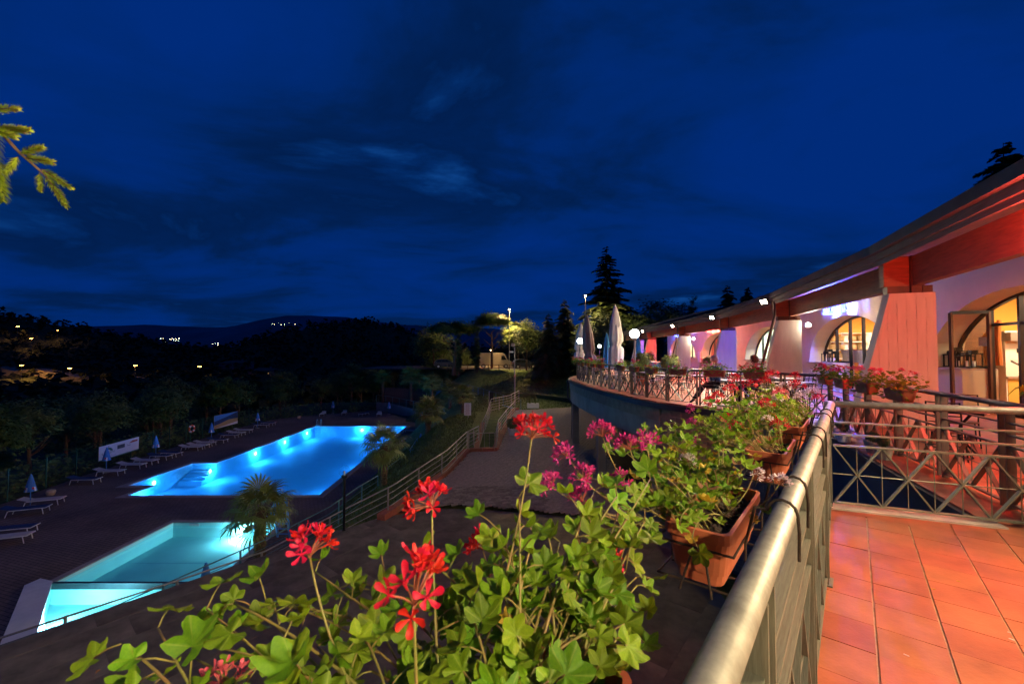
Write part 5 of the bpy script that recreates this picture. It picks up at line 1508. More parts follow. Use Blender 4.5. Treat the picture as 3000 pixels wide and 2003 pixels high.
def bistro_table():
    t = thing('bistro_table', 'square pale topped table with black curved pedestal on the dining terrace', 'table', (0, 0, 0), 'tables on the dining terrace')
    MB().box((0, 0, .735), (.80, .80, .03)).build('table_top', M['topping'], t, world=False)
    MB().box((0, 0, .70), (.70, .70, .04)).build('apron', M['black'], t, world=False)
    for k in range(4):
        a = k * math.pi / 2 + math.pi / 4
        MB().tube([(.30 * math.cos(a), .30 * math.sin(a), .70), (.10 * math.cos(a), .10 * math.sin(a), .48), (.07 * math.cos(a), .07 * math.sin(a), .28), (.30 * math.cos(a), .30 * math.sin(a), .012)], .016, 6).build('leg', M['black'], t, world=False)
    return t
ch0, tb0 = bistro_chair(), bistro_table()
c_used = [False]; t_used = [False]
def place(proto, used, x, y, rz, label=None, z=0):
    o = proto if not used[0] else copy_tree(proto); used[0] = True
    o.location = (x, y, z); o.rotation_euler = (0, 0, rz); ORG[o] = V((x, y, z))
    if label: o['label'] = label; 
    return o
def chair(x, y, rz, label=None):
    o = place(ch0, c_used, x, y, rz, label)
    return o
def table(x, y, rz, label=None):
    return place(tb0, t_used, x, y, rz, label)
rs = random.Random(15)
sets = [(7.0, 6.6, .5), (7.6, 5.0, .4), (8.4, 12.4, .4), (9.4, 14.4, .3), (7.15, 13.35, .3), (7.6, 16.2, .3), (6.2, 16.4, .2), (9.6, 18.2, .1), (6.4, 19.0, .2), (8.2, 20.4, .3), (5.8, 21.6, .1), (7.6, 23.6, .2), (10.0, 22.6, .0), (5.9, 24.8, .2), (8.0, 27.0, .2), (10.4, 27.0, .1)]
for k, (x, y, a) in enumerate(sets):
    a += rs.uniform(-.15, .15)
    if k == 4: a = .1
    table(x, y, a)
    for s in range(4):
        if k == 4 and s in (0, 1): pass
        if rs.random() < .12 and k > 4: continue
        an = a + s * math.pi / 2; r = .62 + rs.uniform(-.04, .1)
        px, py = x - math.sin(an) * r, y + math.cos(an) * r
        if k == 4 and s in (1, 3): r = .62
        if k in (0, 1) and (V((px, py, 0)) - V((5.6, 5.4, 0))).dot(-FN) < .25: continue
        chair(px, py, an)
# two guests: bodies grown over a skeleton, one continuous surface each
def person(name, label, loc, rz, pose, cols, hair_col, hair):
    t = thing(name, label, 'person', loc, rz=rz); t.scale = (1.1, 1.1, 1.1)
    me = bpy.data.meshes.new('body')
    J = pose; names = list(J.keys()); idx = {k: i for i, k in enumerate(names)}
    E = [('pelvis', 'belly'), ('belly', 'chest'), ('chest', 'neck'), ('neck', 'head'), ('head', 'crown')]
    for s in 'lr':
        E += [('chest', 'sh_' + s), ('sh_' + s, 'el_' + s), ('el_' + s, 'wr_' + s), ('wr_' + s, 'pm_' + s), ('pelvis', 'hp_' + s), ('hp_' + s, 'kn_' + s), ('kn_' + s, 'an_' + s), ('an_' + s, 'to_' + s)]
    Vt = [J[k][0] for k in names]; Rd = [J[k][1] for k in names]; Ed = [(idx[a], idx[b]) for a, b in E]
    for s in 'lr':   # five short fingers rooted in the palm
        p = V(J['pm_' + s][0]); d = (p - V(J['wr_' + s][0])).normalized(); x = d.orthogonal().normalized() if abs(d.z) > .9 else d.cross(UPZ).normalized()
        for k in range(5):
            o = (k - 1.8) * .019; L = (.075, .083, .08, .062, .05)[k]
            a = p + x * o + d * .015; dirn = (d + x * (.8 if k == 4 else (k - 1.5) * .05) - UPZ * .25).normalized()
            Vt += [tuple(a), tuple(a + dirn * L * .55), tuple(a + dirn * L * .55 + (dirn - UPZ * .5).normalized() * L * .45)]; Rd += [.011, .0095, .008]; b = len(Vt)
            Ed += [(idx['pm_' + s], b - 3), (b - 3, b - 2), (b - 2, b - 1)]
    me.from_pydata([tuple(v) for v in Vt], Ed, [])
    o = bpy.data.objects.new('body', me); COL.objects.link(o)
    sk = o.modifiers.new('skin', 'SKIN'); sk.use_smooth_shade = True
    for i, sv in enumerate(me.skin_vertices[0].data):
        r = Rd[i]; sv.radius = r if isinstance(r, tuple) else (r, r); sv.use_root = (i == idx['pelvis'])
    ss_ = o.modifiers.new('sub', 'SUBSURF'); ss_.levels = 1; ss_.render_levels = 1
    bpy.context.view_layer.update()
    m2 = bpy.data.meshes.new_from_object(o.evaluated_get(bpy.context.evaluated_depsgraph_get()))
    bpy.data.objects.remove(o)
    m2.materials.clear()
    for m in cols: m2.materials.append(m)        # skin, top, trousers, shoes
    zone = {'head': 0, 'crown': 0, 'neck': 0, 'chest': 1, 'belly': 1, 'pelvis': 2}
    for s in 'lr': zone.update({'sh_' + s: 1, 'el_' + s: 1, 'wr_' + s: 0, 'pm_' + s: 0, 'hp_' + s: 2, 'kn_' + s: 2, 'an_' + s: 3, 'to_' + s: 3})
    for p in m2.polygons:
        p.use_smooth = True; c = p.center
        k = min(names, key=lambda q: (V(J[q][0]) - c).length - (J[q][1] if not isinstance(J[q][1], tuple) else max(J[q][1])) * .6)
        p.material_index = zone[k]
    b = link(bpy.data.objects.new('body', m2)); b.parent = t
    hd = V(J['head'][0]); f = V(pose['face'][0]) if 'face' in pose else V((0, -1, 0))
    hm = MB(); hair(hm, hd, f); hm.build('hair', hair_col, t, smooth=True, world=False)
    fm = MB(); rt = f.cross(UPZ).normalized()
    fm.lathe([(.0, -.02), (.016, -.015), (.013, .01), (0, .03)], 6, hd + f * .098 + UPZ * -.01)           # nose
    for s in (-1, 1):
        fm.lathe([(.0, -.03), (.016, -.01), (.018, .015), (0, .03)], 6, hd + rt * (s * .083))
    fm.build('face', cols[0], t, smooth=True, world=False)
    em = MB()
    for s in (-1, 1): em.lathe([(0, -.008), (.011, 0), (0, .008)], 6, hd + f * .092 + rt * (s * .032) + UPZ * .018)
    em.bar(hd + f * .092 + rt * -.025 + UPZ * -.052, hd + f * .092 + rt * .025 + UPZ * -.052, .01, .008)
    em.build('eyes_and_mouth', M['ped'], t, world=False)
    return t
def sit(turn=0, arms=0):
    J = {'pelvis': ((0, 0, .52), (.16, .13)), 'belly': ((0, .02, .72), (.15, .115)), 'chest': ((0, .03, .95), (.17, .115)), 'neck': ((0, .02, 1.13), .055), 'head': ((0, -.02, 1.26), (.082, .095)), 'crown': ((0, 0, 1.36), (.06, .065))}
    for s, k in (('l', -1), ('r', 1)):
        J['sh_' + s] = ((k * .19, .03, 1.03), .062); J['el_' + s] = ((k * .25, -.08, .80), .045); J['wr_' + s] = ((k * .14, -.30, .79), .030); J['pm_' + s] = ((k * .11, -.375, .80), (.038, .018))
        J['hp_' + s] = ((k * .10, -.06, .50), .085); J['kn_' + s] = ((k * .11, -.46, .51), .062); J['an_' + s] = ((k * .11, -.46, .09), .042); J['to_' + s] = ((k * .12, -.62, .04), (.042, .03))
    return J
M['denim'] = mat('blue_jacket', (.05, .13, .27), .8, var=.2, scale=12, bump=.2)
M['redjac'] = mat('crimson_jacket', (.42, .012, .035), .75, var=.2, scale=12, bump=.2)
M['darkcl'] = mat('dark_trousers', (.02, .02, .024), .8, var=.3, scale=12, bump=.2)
M['hair_w'] = mat('white_hair', (.60, .52, .42), .7, var=.25, scale=40, bump=.5, bscale=120)
M['hair_b'] = mat('brown_hair', (.16, .085, .035), .6, var=.45, scale=40, bump=.5, bscale=120)
def cap(short):
    def fn(mb, h, f):
        n = 16; rows = 8; b = len(mb.v)
        for r in range(rows + 1):
            th = R(8 + (118 if not short else 104) * r / rows)
            for j in range(n):
                a = 2 * math.pi * j / n; d = V((math.cos(a) * math.sin(th), math.sin(a) * math.sin(th), math.cos(th)))
                front = d.dot(f)
                rr = .118 + .006 * math.sin(5 * a + r) + (.012 if not short else 0)
                if front > .45 and d.z < .45: rr = .085
                mb.v.append(tuple(h + UPZ * .015 + V((d.x * rr * .93, d.y * rr, d.z * rr * 1.1))))
        for r in range(rows):
            for j in range(n): mb.f.append((b + r * n + j, b + r * n + (j + 1) % n, b + (r + 1) * n + (j + 1) % n, b + (r + 1) * n + j)); mb.m.append(0)
        mb.f.append(tuple(b + j for j in range(n))); mb.m.append(0)
    return fn
J = sit(); J['face'] = ((.45, -.89, 0), .0)
# face is a direction, keep it out of the skeleton
def strip_face(J): f = J.pop('face'); return J, f
def make_person(name, label, loc, rz, J, facev, cols, hc, hair):
    J2 = dict(J); t = None
    class D(dict): pass
    pose = D(J2); 
    global _face; _face = V(facev).normalized()
    return person_wrap(name, label, loc, rz, pose, cols, hc, hair, _face)
def person_wrap(name, label, loc, rz, pose, cols, hc, hair, facev):
    hf = lambda mb, h, f: hair(mb, h, facev)
    p = dict(pose)
    t = person(name, label, loc, rz, p, cols, hc, hf)
    return t
J = sit(); J['to_l'] = ((-.12, -.95, .05), (.042, .03)); J['an_l'] = ((-.12, -.80, .12), .042); J['an_r'] = ((.05, -.88, .20), .042); J['to_r'] = ((.06, -1.04, .22), (.042, .03)); J['kn_r'] = ((.04, -.47, .58), .062)
make_person('person', 'white haired person in a blue jacket seated at a terrace table, legs stretched', (6.62, 13.55, 0), R(-62), J, (.2, -1, 0), [M['skin'], M['denim'], M['darkcl'], M['black']], M['hair_w'], cap(True))
make_person('person', 'brown haired person in a crimson jacket seated at the terrace table', (7.62, 13.05, 0), R(-70), sit(), (-.3, -1, 0), [M['skin'], M['redjac'], M['darkcl'], M['black']], M['hair_b'], cap(False))

# closed umbrellas
def umbrella(x, y, h, r, m, label, tie=.34, seed=1, lean=0):
    t = thing('closed_umbrella', label, 'umbrella', (x, y, 0), 'closed umbrellas on the dining terrace'); rs = random.Random(seed)
    MB().tube([(x, y, 0), (x, y, h + .05)], .03, 8).build('pole', M['galv'], t)
    MB().lathe([(.32, 0), (.32, .05), (.06, .08), (.05, .3), (0, .3)], 16, (x, y, 0)).build('base', M['conc'], t)
    n = 32; rows = 26; mb = MB(); ph = [rs.uniform(0, 6) for _ in range(4)]
    z0 = h * .26
    for k in range(rows + 1):
        f = k / rows; z = h - (h - z0) * f
        rr = r * (.10 + .95 * math.sin(min(1, f * 1.15) * math.pi * .62) ** .8)
        tq = abs(f - (1 - tie)); rr *= 1 - .42 * math.exp(-(tq / .035) ** 2)
        if f > 1 - tie: rr *= 1 + .10 * (f - 1 + tie) / tie
        for j in range(n):
            a = 2 * math.pi * j / n
            w = 1 + .17 * math.sin(8 * a + ph[0] + 1.2 * f) * min(1, f * 4) + .08 * math.sin(5 * a + ph[1] + 5 * f) + .05 * math.sin(13 * a + ph[2] - 3 * f)
            ox = lean * f * f
            zz_ = z + (.05 * math.sin(4 * a + ph[3]) if k == rows else 0)
            mb.v.append((x + ox + rr * w * math.cos(a), y + rr * w * math.sin(a), zz_))
    for k in range(rows):
        for j in range(n): mb.f.append((k * n + j, (k + 1) * n + j, (k + 1) * n + (j + 1) % n, k * n + (j + 1) % n)); mb.m.append(0)
    mb.f.append(tuple(range(n))); mb.m.append(0)
    cv = mb.build('canopy', m, t, smooth=True)
    mb = MB()   # valance that hangs loose near the top
    for k in range(7):
        f = k / 6
        for j in range(n):
            a = 2 * math.pi * j / n
            rr = r * (.13 + .80 * f ** .8) * (1 + .10 * math.sin(4 * a + ph[1]) * f + .05 * math.sin(9 * a + ph[2]) * f); zq = h + .02 - f * h * .24 - (.12 * h * .3 * max(0, math.sin(4 * a + ph[0])) if k == 6 else 0)
            mb.v.append((x + rr * math.cos(a), y + rr * math.sin(a), zq))
    for k in range(6):
        for j in range(n): mb.f.append((k * n + j, (k + 1) * n + j, (k + 1) * n + (j + 1) % n, k * n + (j + 1) % n)); mb.m.append(0)
    mb.build('valance', m, cv, smooth=True)
    tz = z0 + (h - z0) * tie; MB().tube([(x + r * .62 * math.cos(a), y + r * .62 * math.sin(a), tz + .02 * math.sin(3 * a)) for a in [k * math.pi / 8 for k in range(16)]], .018, 6, closed=True).build('tie_strap', m, cv)
    return t
umbrella(4.72, 18.9, 3.78, .285, M['cloth_w'], 'tall white umbrella folded and tied round the middle', .36, 1)
umbrella(4.38, 24.2, 3.80, .30, M['cloth_b'], 'taupe umbrella folded beside the rear white one', .22, 2, .25)
umbrella(4.92, 29.7, 3.78, .32, M['cloth_w'], 'white umbrella folded behind the taupe one', .28, 3, -.15)
umbrella(5.78, 25.3, 2.82, .18, M['cloth_blue'], 'small blue umbrella folded between white and taupe ones', .10, 4)
umbrella(8.55, 28.1, 2.80, .18, M['cloth_blue'], 'small blue umbrella folded behind the globe lamp', .10, 5)

# globe lamps
def globe_lamp(x, y, zb, zg, r, label, power, on_=True, pole=.035, m=None):
    t = thing('globe_lamp', label, 'lamp', (x, y, zb))
    MB().lathe([(.09, 0), (.09, .02), (pole * 1.5, .06), (pole, .10), (pole, zg - zb - r - .06), (.09, zg - zb - r - .05), (.10, zg - zb - r * .80), (.0, zg - zb - r * .80)], 12, (x, y, zb)).build('pole', m or M['galv'], t, smooth=False)
    g = MB().lathe([(r * math.sin(R(8 + 164 * k / 12)) if 0 < k else .0, -r * math.cos(R(8 + 164 * k / 12))) for k in range(13)] + [(0, r)], 20, (x, y, zg))
    g.build('globe', M['globe'] if on_ else M['clearglobe'], t, smooth=True)
    if on_: light('globe_light', 'POINT', (x, y, zg - r - .02 + .0), power, (.88, .95, 1.0), t, radius=.03).location.z += 0
    return t
M['clearglobe'] = glassy('clear_globe', (.82, .9, .92), ior=1.6)
def lit(x, y, zg, r, label, power):
    t = globe_lamp(x, y, 0, zg, r, label, power)
    for o in t.children:
        if o.type == 'LIGHT':
            o.location = (0, 0, zg); o.data.shadow_soft_size = r * 1.02
        if o.name.startswith('globe'): o.visible_shadow = True
lit(4.82, 16.3, 2.37, .18, 'tall lamp post with a big glowing round globe', 330)
lit(4.25, 25.9, 2.37, .18, 'lamp post with round globe beside the taupe umbrella', 300)
lit(9.6, 45.5, 2.37, .18, 'farthest lamp post with round globe at the end of the terrace', 260)
t = globe_lamp(-5.75, 14.35, -4.5, -2.42, .19, 'unlit clear globe lamp on a black post by the matted roof', 0, False, .045, M['black'])
MB().lathe([(.03, 0), (.03, .13), (.02, .16), (0, .16)], 8, (-5.75, 14.35, -2.58)).build('bulb', M['white'], t)

# shrubs in tubs, flower pots, barrel, hostas
def leafball(n, rx, rz, size, seed, m, name='leaf_mass', flat=.0):
    rs = random.Random(seed); mb = MB()
    for k in range(n):
        d = V((rs.gauss(0, 1), rs.gauss(0, 1), rs.gauss(0, 1))).normalized(); q = rs.uniform(.45, 1) ** .6
        c = V((d.x * rx * q, d.y * rx * q, d.z * rz * q)); c *= 1 + .22 * noise.noise(d * 2.3 + V((seed, 0, 0)))
        x, y, z = basis(d + V((0, 0, .5)), rs); s = size * rs.uniform(.6, 1.2); b = len(mb.v)
        mb.v += [tuple(c - x * s * .5), tuple(c + y * s * .45), tuple(c + x * s), tuple(c - y * s * .45)]
        mb.f += [(b, b + 1, b + 2), (b, b + 2, b + 3)]; mb.m += [0, 0]
    return mb.mesh(name, m)
def potted(name, label, x, y, z, rpot, hpot, me, s, mpot, square=False):
    t = thing(name, label, 'plant', (x, y, z))
    if square: MB().box((x, y, z + hpot / 2), (rpot * 2, rpot * 2, hpot)).build('tub', mpot, t)
    else: MB().lathe([(rpot * .75, 0), (rpot, hpot * .85), (rpot * 1.08, hpot * .86), (rpot * 1.08, hpot), (rpot * .95, hpot), (rpot * .9, hpot * .9), (0, hpot * .9)], 16, (x, y, z)).build('tub', mpot, t)
    bar('stem', (x, y, z + hpot * .8), (x, y, z + hpot + s * .8), .03, .03, M['bark'], t)
    o = inst('foliage', me, Matrix.Translation((x, y, z + hpot + s * .75)) @ Matrix.Scale(s, 4), t)
    return t
LB1 = leafball(900, 1, .95, .17, 3, M['fol_mid']); LB2 = leafball(700, .8, 1.1, .2, 5, M['fol_mid']); LB3 = leafball(600, .9, 1.0, .2, 8, M['fol_dark'])
potted('potted_shrub', 'dense round green shrub in a tub on the dining terrace', 9.75, 25.6, 0, .32, .5, LB1, .66, M['pot'])
potted('potted_shrub', 'loose light green shrub in a tub beside the globe lamp', 6.6, 21.0, 0, .26, .45, LB2, .62, M['pot'])
potted('potted_shrub', 'slim green shrub in a tub beside the far pillars', 8.3, 26.5, 0, .24, .4, LB2, .75, M['pot'])
potted('potted_shrub', 'dark round shrub in a white tub beside the ramp railing', 0.02, 27.6, drive_z(27.6), .27, .42, LB3, .45, M['white'])
potted('potted_shrub', 'shrub beside the far neon bay', 12.6, 38, 0, .3, .5, LB2, .7, M['pot'])
for k, (x, y, w) in enumerate(((5.62, 7.62, 'white flower pot with dry plant beside the terrace rail, first'), (5.78, 7.9, 'white flower pot with a woody stem on the edge slab'), (5.42, 6.78, 'grey flower pot with trailing leaves on the edge slab'), (5.25, 6.42, 'wide grey flower pot on the edge slab below the trailing one'))):
    potted('flower_pot', w, x + .35, y - .12, .012, .12, .19, LB3, .10, M['white'] if k < 2 else M['conc'])
t = thing('barrel', 'glossy red barrel with grey hoops beside the open door', 'barrel', (8.35, 5.75, 0))
MB().lathe([(.24, 0), (.29, .2), (.31, .42), (.29, .66), (.25, .86), (.0, .86)], 24, (8.35, 5.75, 0)).build('staves', M['barrel'], t, smooth=True)
for z, r in ((.12, .278), (.28, .305), (.58, .305), (.74, .28)): MB().lathe([(r, z - .03), (r + .006, z - .03), (r + .006, z + .03), (r, z + .03)], 24, (8.35, 5.75, 0)).build('hoop', M['stainless'], t)
t = thing('hosta_pot', 'grey trough with broad green leaves at the end of the cross railing', 'plant', (5.35, 4.25, 1.0))
MB().box((5.42, 4.12, 1.06), (.42, .22, .17), Matrix.Rotation(-.4, 3, 'Z')).build('trough', M['conc'], t)
rs = random.Random(8)
for k in range(16):
    a = rs.uniform(0, 6.28); L = rs.uniform(.16, .26); o = V((5.42 + rs.uniform(-.12, .12), 4.12 + rs.uniform(-.06, .06), 1.13)); d = V((math.cos(a), math.sin(a), 0)); s = V((-d.y, d.x, 0)); mb = MB()
    for f, w, z in ((0, .01, 0), (.25, .045, .08), (.55, .06, .11), (.8, .04, .08), (1, .004, .02)):
        for q in (-1, 0, 1): mb.v.append(tuple(o + d * L * f + s * (q * w) + UPZ * (z * L / .2 + (.012 if q else 0))))
    for r in range(4):
        for q in range(2): i = r * 3 + q; mb.f.append((i, i + 1, i + 4, i + 3)); mb.m.append(0)
    mb.build('leaf', M['leaf'], t, smooth=True)
t = thing('blue_crate_table', 'blue fronted service counter by the far arches', 'counter', (11.9, 33.5, 0))
MB().box((11.9, 33.5, .45), (1.6, .7, .9)).build('front', M['cloth_blue'], t); MB().box((11.9, 33.5, .93), (1.7, .8, .06)).build('counter_top', M['white'], t)
t = thing('door_planter', 'tall plaster planter with leaves beside the shop door', 'planter', (13.9, 29.6, 0))
MB().box((13.9, 29.6, .45), (.9, .5, .9)).build('box', M['stucco'], t); inst('foliage', LB2, Matrix.Translation((13.9, 29.6, 1.0)) @ Matrix.Scale(.4, 4), t)
MB().box((14.9, 30.4, .55), (.7, .5, 1.1)).build('pier', M['stucco'], t)
# ================================================================== AROUND THE POOL
def parasol_proto():
    t = thing('parasol', 'small blue parasol folded beside the sunbeds along the fence', 'parasol', (0, 0, 0), 'folded parasols round the pool')
    MB().tube([(0, 0, 0), (0, 0, 1.86)], .022, 6).build('pole', M['parasol'], t, world=False)
    mb = MB(); n = 16
    for k in range(9):
        f = k / 8; rr = .03 + .24 * f ** .9
        for j in range(n):
            a = 2 * math.pi * j / n; w = 1 + .16 * math.sin(8 * a) * f
            mb.v.append((rr * w * math.cos(a), rr * w * math.sin(a), 1.9 - .98 * f))
    for k in range(8):
        for j in range(n): mb.f.append((k * n + j, (k + 1) * n + j, (k + 1) * n + (j + 1) % n, k * n + (j + 1) % n)); mb.m.append(1 if k == 6 and j % 4 == 1 else (2 if k in (6, 7) and j % 4 == 2 else 0))
    mb.f.append(tuple(range(n))); mb.m.append(0)
    mb.build('canopy', [M['parasol'], M['p_red'], M['white']], t, world=False)
    MB().lathe([(.24, 0), (.24, .05), (.05, .09), (0, .09)], 12).build('base', M['conc'], t, world=False)
    return t
pp = parasol_proto(); used = [False]
for k, (x, y) in enumerate([(-30.9, 22.3), (-28.32, 24.63), (-30.72, 31.66), (-30.71, 36.01), (-30.87, 42.84), (-30.65, 50.22), (-26.75, 62.23)]):
    place(pp, used, x, y, k * .7, None, ZP)
for x, y, z, lb in ((-18.18, 61.6, ZP, 'blue parasol folded in front of the curved grey wall'), (-11.81, 54.2, ZP, 'blue parasol folded behind the leftmost palm of the grass terrace'), (-8.1, 37.0, ZP, 'blue parasol folded beside the navy sunbeds under a palm'), (-10.4, 14.3, ZP, 'dark blue parasol folded beside the paddling pool')):
    place(pp, used, x, y, 1.3, lb, z)
def sunbed_proto(name, m, label, group):
    t = thing(name, label, 'sunbed', (0, 0, 0), group)
    for y in (-.30, .30): bar('frame_rail', (-.95, y, .34), (.55, y, .34), .035, .035, M['white'], t)
    for x in (-.95, .55): bar('frame_rail', (x, -.30, .34), (x, .30, .34), .035, .035, M['white'], t)
    for x, dx in ((-.80, -.06), (.60, .10)):
        for y in (-.29, .29): bar('leg', (x, y, .33), (x + dx, y, 0), .03, .03, M['white'], t)
    MB().box((-.20, 0, .365), (1.46, .56, .02)).build('sling', m, t, world=False)
    MB().prism([(.52, -.28, .36), (.52, .28, .36), (.98, .28, .50), (.98, -.28, .50)], (0, 0, .02)).build('headrest', m, t, world=False)
    return t
bw_ = sunbed_proto('sunbed', M['bed_w'], 'white slatted sunbed in the row beside the fence', 'white sunbeds round the pool'); bb = sunbed_proto('sunbed', M['bed_b'], 'navy blue sunbed in the row beside the fence', 'navy sunbeds round the pool')
uw, ub = [False], [False]
feet = [(-28.89, 31.0, 0), (-28.89, 32.8, 0), (-28.97, 34.05, 0), (-29.06, 35.6, 1), (-29.0, 36.6, 1), (-28.97, 38.9, 0), (-28.88, 39.7, 0), (-29.06, 40.8, 0), (-28.82, 42.2, 1), (-29.29, 44.5, 1), (-29.42, 45.9, 0), (-29.59, 47.4, 0), (-29.67, 50.8, 1), (-29.75, 52.3, 1), (-26.96, 24.9, 0), (-26.29, 23.5, 1), (-24.0, 20.9, 1), (-23.12, 19.9, 0), (-28.7, 29.0, 1), (-26.5, 60.5, 0), (-23.8, 61.5, 0), (-20.5, 60.5, 1), (-18.3, 60.4, 0), (-11.4, 47.2, 1), (-10.4, 42.8, 1), (-28.2, 18.0, 0)]
rs = random.Random(6)
for x, y, b in feet:
    a = math.pi + rs.uniform(-.10, .10) + (.35 if y < 26 else 0)
    if y > 58: a = math.pi * .5 + rs.uniform(-.4, .4)
    if x > -12: a = rs.uniform(-.2, .2)
    place(bb if b else bw_, ub if b else uw, x - .95 if x < -12 else x, y, a, None, ZP)
# green mesh fence
fpts = [(-27.6, 18.0), (-29.2, 22.5), (-30.6, 25.4), (-31.3, 28.1), (-31.8, 30.5), (-32.1, 33.0), (-32.4, 35.5), (-32.7, 38), (-33.0, 40.2), (-33.2, 42.5), (-33.4, 45), (-33.5, 47.5), (-33.4, 50), (-33.2, 52.6), (-32.8, 55.2), (-31.6, 57.8), (-29.6, 60.6), (-26.8, 62.9), (-24.2, 64.8), (-21.6, 67.4)]
t = thing('pool_fence', 'dark green wire mesh fence around the pool paving', 'fence', (-32, 40, ZP))
M['fence'] = mat('green_fence_post', (.02, .09, .06), .6, var=.2, scale=5, bump=0)
M['fmesh'] = glassy('wire_mesh_sheet', (.72, .76, .74), ior=1.02)
for x, y in fpts: bar('post', (x, y, ZP - .2), (x, y, ZP + 2.0), .055, .055, M['fence'], t)
for a, b in zip(fpts[:-1], fpts[1:]):
    mb = MB()
    for z in (.15, .7, 1.3, 1.9): mb.bar((*a, ZP + z), (*b, ZP + z), .006, .006)
    n = 22
    for k in range(n):
        f = k / n; x, y = lerp(a[0], b[0], f), lerp(a[1], b[1], f)
        mb.bar((x, y, ZP + .05), (x + (b[0] - a[0]) * .06, y + (b[1] - a[1]) * .06, ZP + 1.95), .004, .004)
    mb.build('mesh_panel', M['fence'], t)
# banners
M['ban1'] = mat('banner_white', (.62, .60, .66), .7, var=.05, scale=2, bump=.05)
M['ban_green'] = mat('banner_green', (.04, .16, .12), .7, bump=0); M['ban_dark'] = mat('banner_dark', (.06, .06, .08), .7, bump=0); M['ban_red'] = mat('banner_red', (.35, .06, .05), .7, bump=0)
def banner(name, label, a, b, z0, z1): 
    a = V((*a, 0)); b = V((*b, 0)); d = (b - a).normalized(); nn = V((d.y, -d.x, 0))
    t = thing(name, label, 'banner', (a + b) / 2 + V((0, 0, z0)))
    MB().prism([zz(a, z0), zz(b, z0), zz(b, z1), zz(a, z1)], nn * -.02).build('sheet', M['ban1'], t)
    return t, a, d, nn, (b - a).length
t, a, d, nn, L = banner('banner', 'white advertising banner with green logo hung on the fence', (-31.55, 31.9), (-32.1, 35.9), ZP + .75, ZP + 1.85)
def bp(u_, v_, o=.004): q = a + d * (L * u_) + nn * o; return V((q.x, q.y, ZP + .75 + 1.1 * v_))
MB().add([bp(.12 + .10 * (1 - math.cos(R(180 * k / 12))) , .52 + .26 * math.sin(R(180 * k / 12))) for k in range(13)], [tuple(range(13))]).build('logo_arch', M['ban_green'], t)
MB().add([bp(.16, .53, .007), bp(.22, .66, .007), bp(.28, .53, .007)], [(0, 1, 2)]).build('logo_roof', M['ban1'], t)
MB().quad(bp(.215, .78), bp(.225, .78), bp(.225, .92), bp(.215, .92)).build('logo_spire', M['ban_green'], t)
text_on(t, 'IL POGGETTO', bp(.22, .36), d, UPZ, .20, M['ban_green'])
MB().quad(bp(.05, .16), bp(.40, .16), bp(.40, .175), bp(.05, .175)).build('line', M['ban_dark'], t)
MB().quad(bp(.43, .50), bp(.62, .50), bp(.62, .78), bp(.43, .78)).build('picture', M['ban_dark'], t)
text_on(t, 'Tusc', bp(.72, .52), d, UPZ, .22, M['ban_dark'])
MB().add([bp(.72, .70), bp(.82, .86), bp(.96, .84), bp(.96, .72)], [(0, 1, 2, 3)]).build('swoosh', M['ban_red'], t)
MB().quad(bp(.0, .0), bp(1, .0), bp(1, .08), bp(0, .05)).build('green_foot', M['ban_green'], t)
t, a, d, nn, L = banner('banner', 'torn blue and white banner picturing rocks on the fence', (-33.3, 46.6), (-33.3, 50.6), ZP + .55, ZP + 2.0)
def bp(u_, v_, o=.004): q = a + d * (L * u_) + nn * o; return V((q.x, q.y, ZP + .55 + 1.45 * v_))
MB().add([bp(0, .55), bp(.45, .72), bp(1, .98), bp(1, 1), bp(0, 1)], [(0, 1, 2, 3, 4)]).build('sky_print', M['parasol'], t)
MB().add([bp(0, .55), bp(.45, .72), bp(1, .98), bp(1, .45), bp(.6, .50), bp(.2, .30), bp(0, .25)], [(0, 1, 2, 3, 4, 5, 6)]).build('sea_print', M['bed_b'], t)
MB().add([bp(0, .25), bp(.2, .3), bp(.6, .50), bp(1, .45), bp(1, .2), bp(0, 0)], [tuple(range(6))]).build('rock_print', M['wicker'], t)
# lifebuoy on its post
t = thing('lifebuoy', 'orange and white lifebuoy hung on a fence post', 'lifebuoy', (-32.2, 41.9, ZP))
bar('post', (-32.3, 41.9, ZP), (-32.3, 41.9, ZP + 1.6), .05, .05, M['fence'], t)
M['buoy'] = mat('orange_buoy', (.55, .10, .03), .6, var=.1, scale=5, bump=0)
ring = [V((-32.18, 41.9 + .32 * math.cos(a_), ZP + 1.45 + .32 * math.sin(a_))) for a_ in [2 * math.pi * k / 24 for k in range(24)]]
MB().tube(ring, .085, 8, closed=True).build('ring', M['buoy'], t, smooth=True)
for k in (2, 8, 14, 20): MB().tube([ring[k], ring[k + 1], ring[(k + 2) % 24]], .09, 8).build('band', M['white'], t)
# slide
t = thing('pool_slide', 'small blue plastic slide standing beside the paddling pool', 'slide', (-12.1, 20.9, ZP))
for x in (-.3, .3): bar('ladder_rail', (-11.2 + x * 1.0, 20.6, ZP), (-11.6 + x, 20.9, ZP + 1.9), .06, .16, M['parasol'], t)
for k in range(6): f = k / 6; bar('rung', (-11.5 - .35 * f, 20.62 + .25 * f, ZP + .15 + 1.4 * f), (-10.92 - .35 * f, 20.62 + .25 * f, ZP + .15 + 1.4 * f), .10, .03, M['parasol'], t)
P0 = curve3(V((-11.75, 20.95, ZP + 1.5)), V((-12.3, 21.0, ZP + .35)), V((-13.3, 21.0, ZP + .12)), 8); mb = MB()
for k, p in enumerate(P0): mb.v += [(p.x, p.y - .30, p.z + .16), (p.x, p.y - .25, p.z), (p.x, p.y + .25, p.z), (p.x, p.y + .30, p.z + .16)]
for k in range(8):
    for j in range(3): mb.f.append((k * 4 + j, k * 4 + j + 1, k * 4 + j + 5, k * 4 + j + 4)); mb.m.append(0)
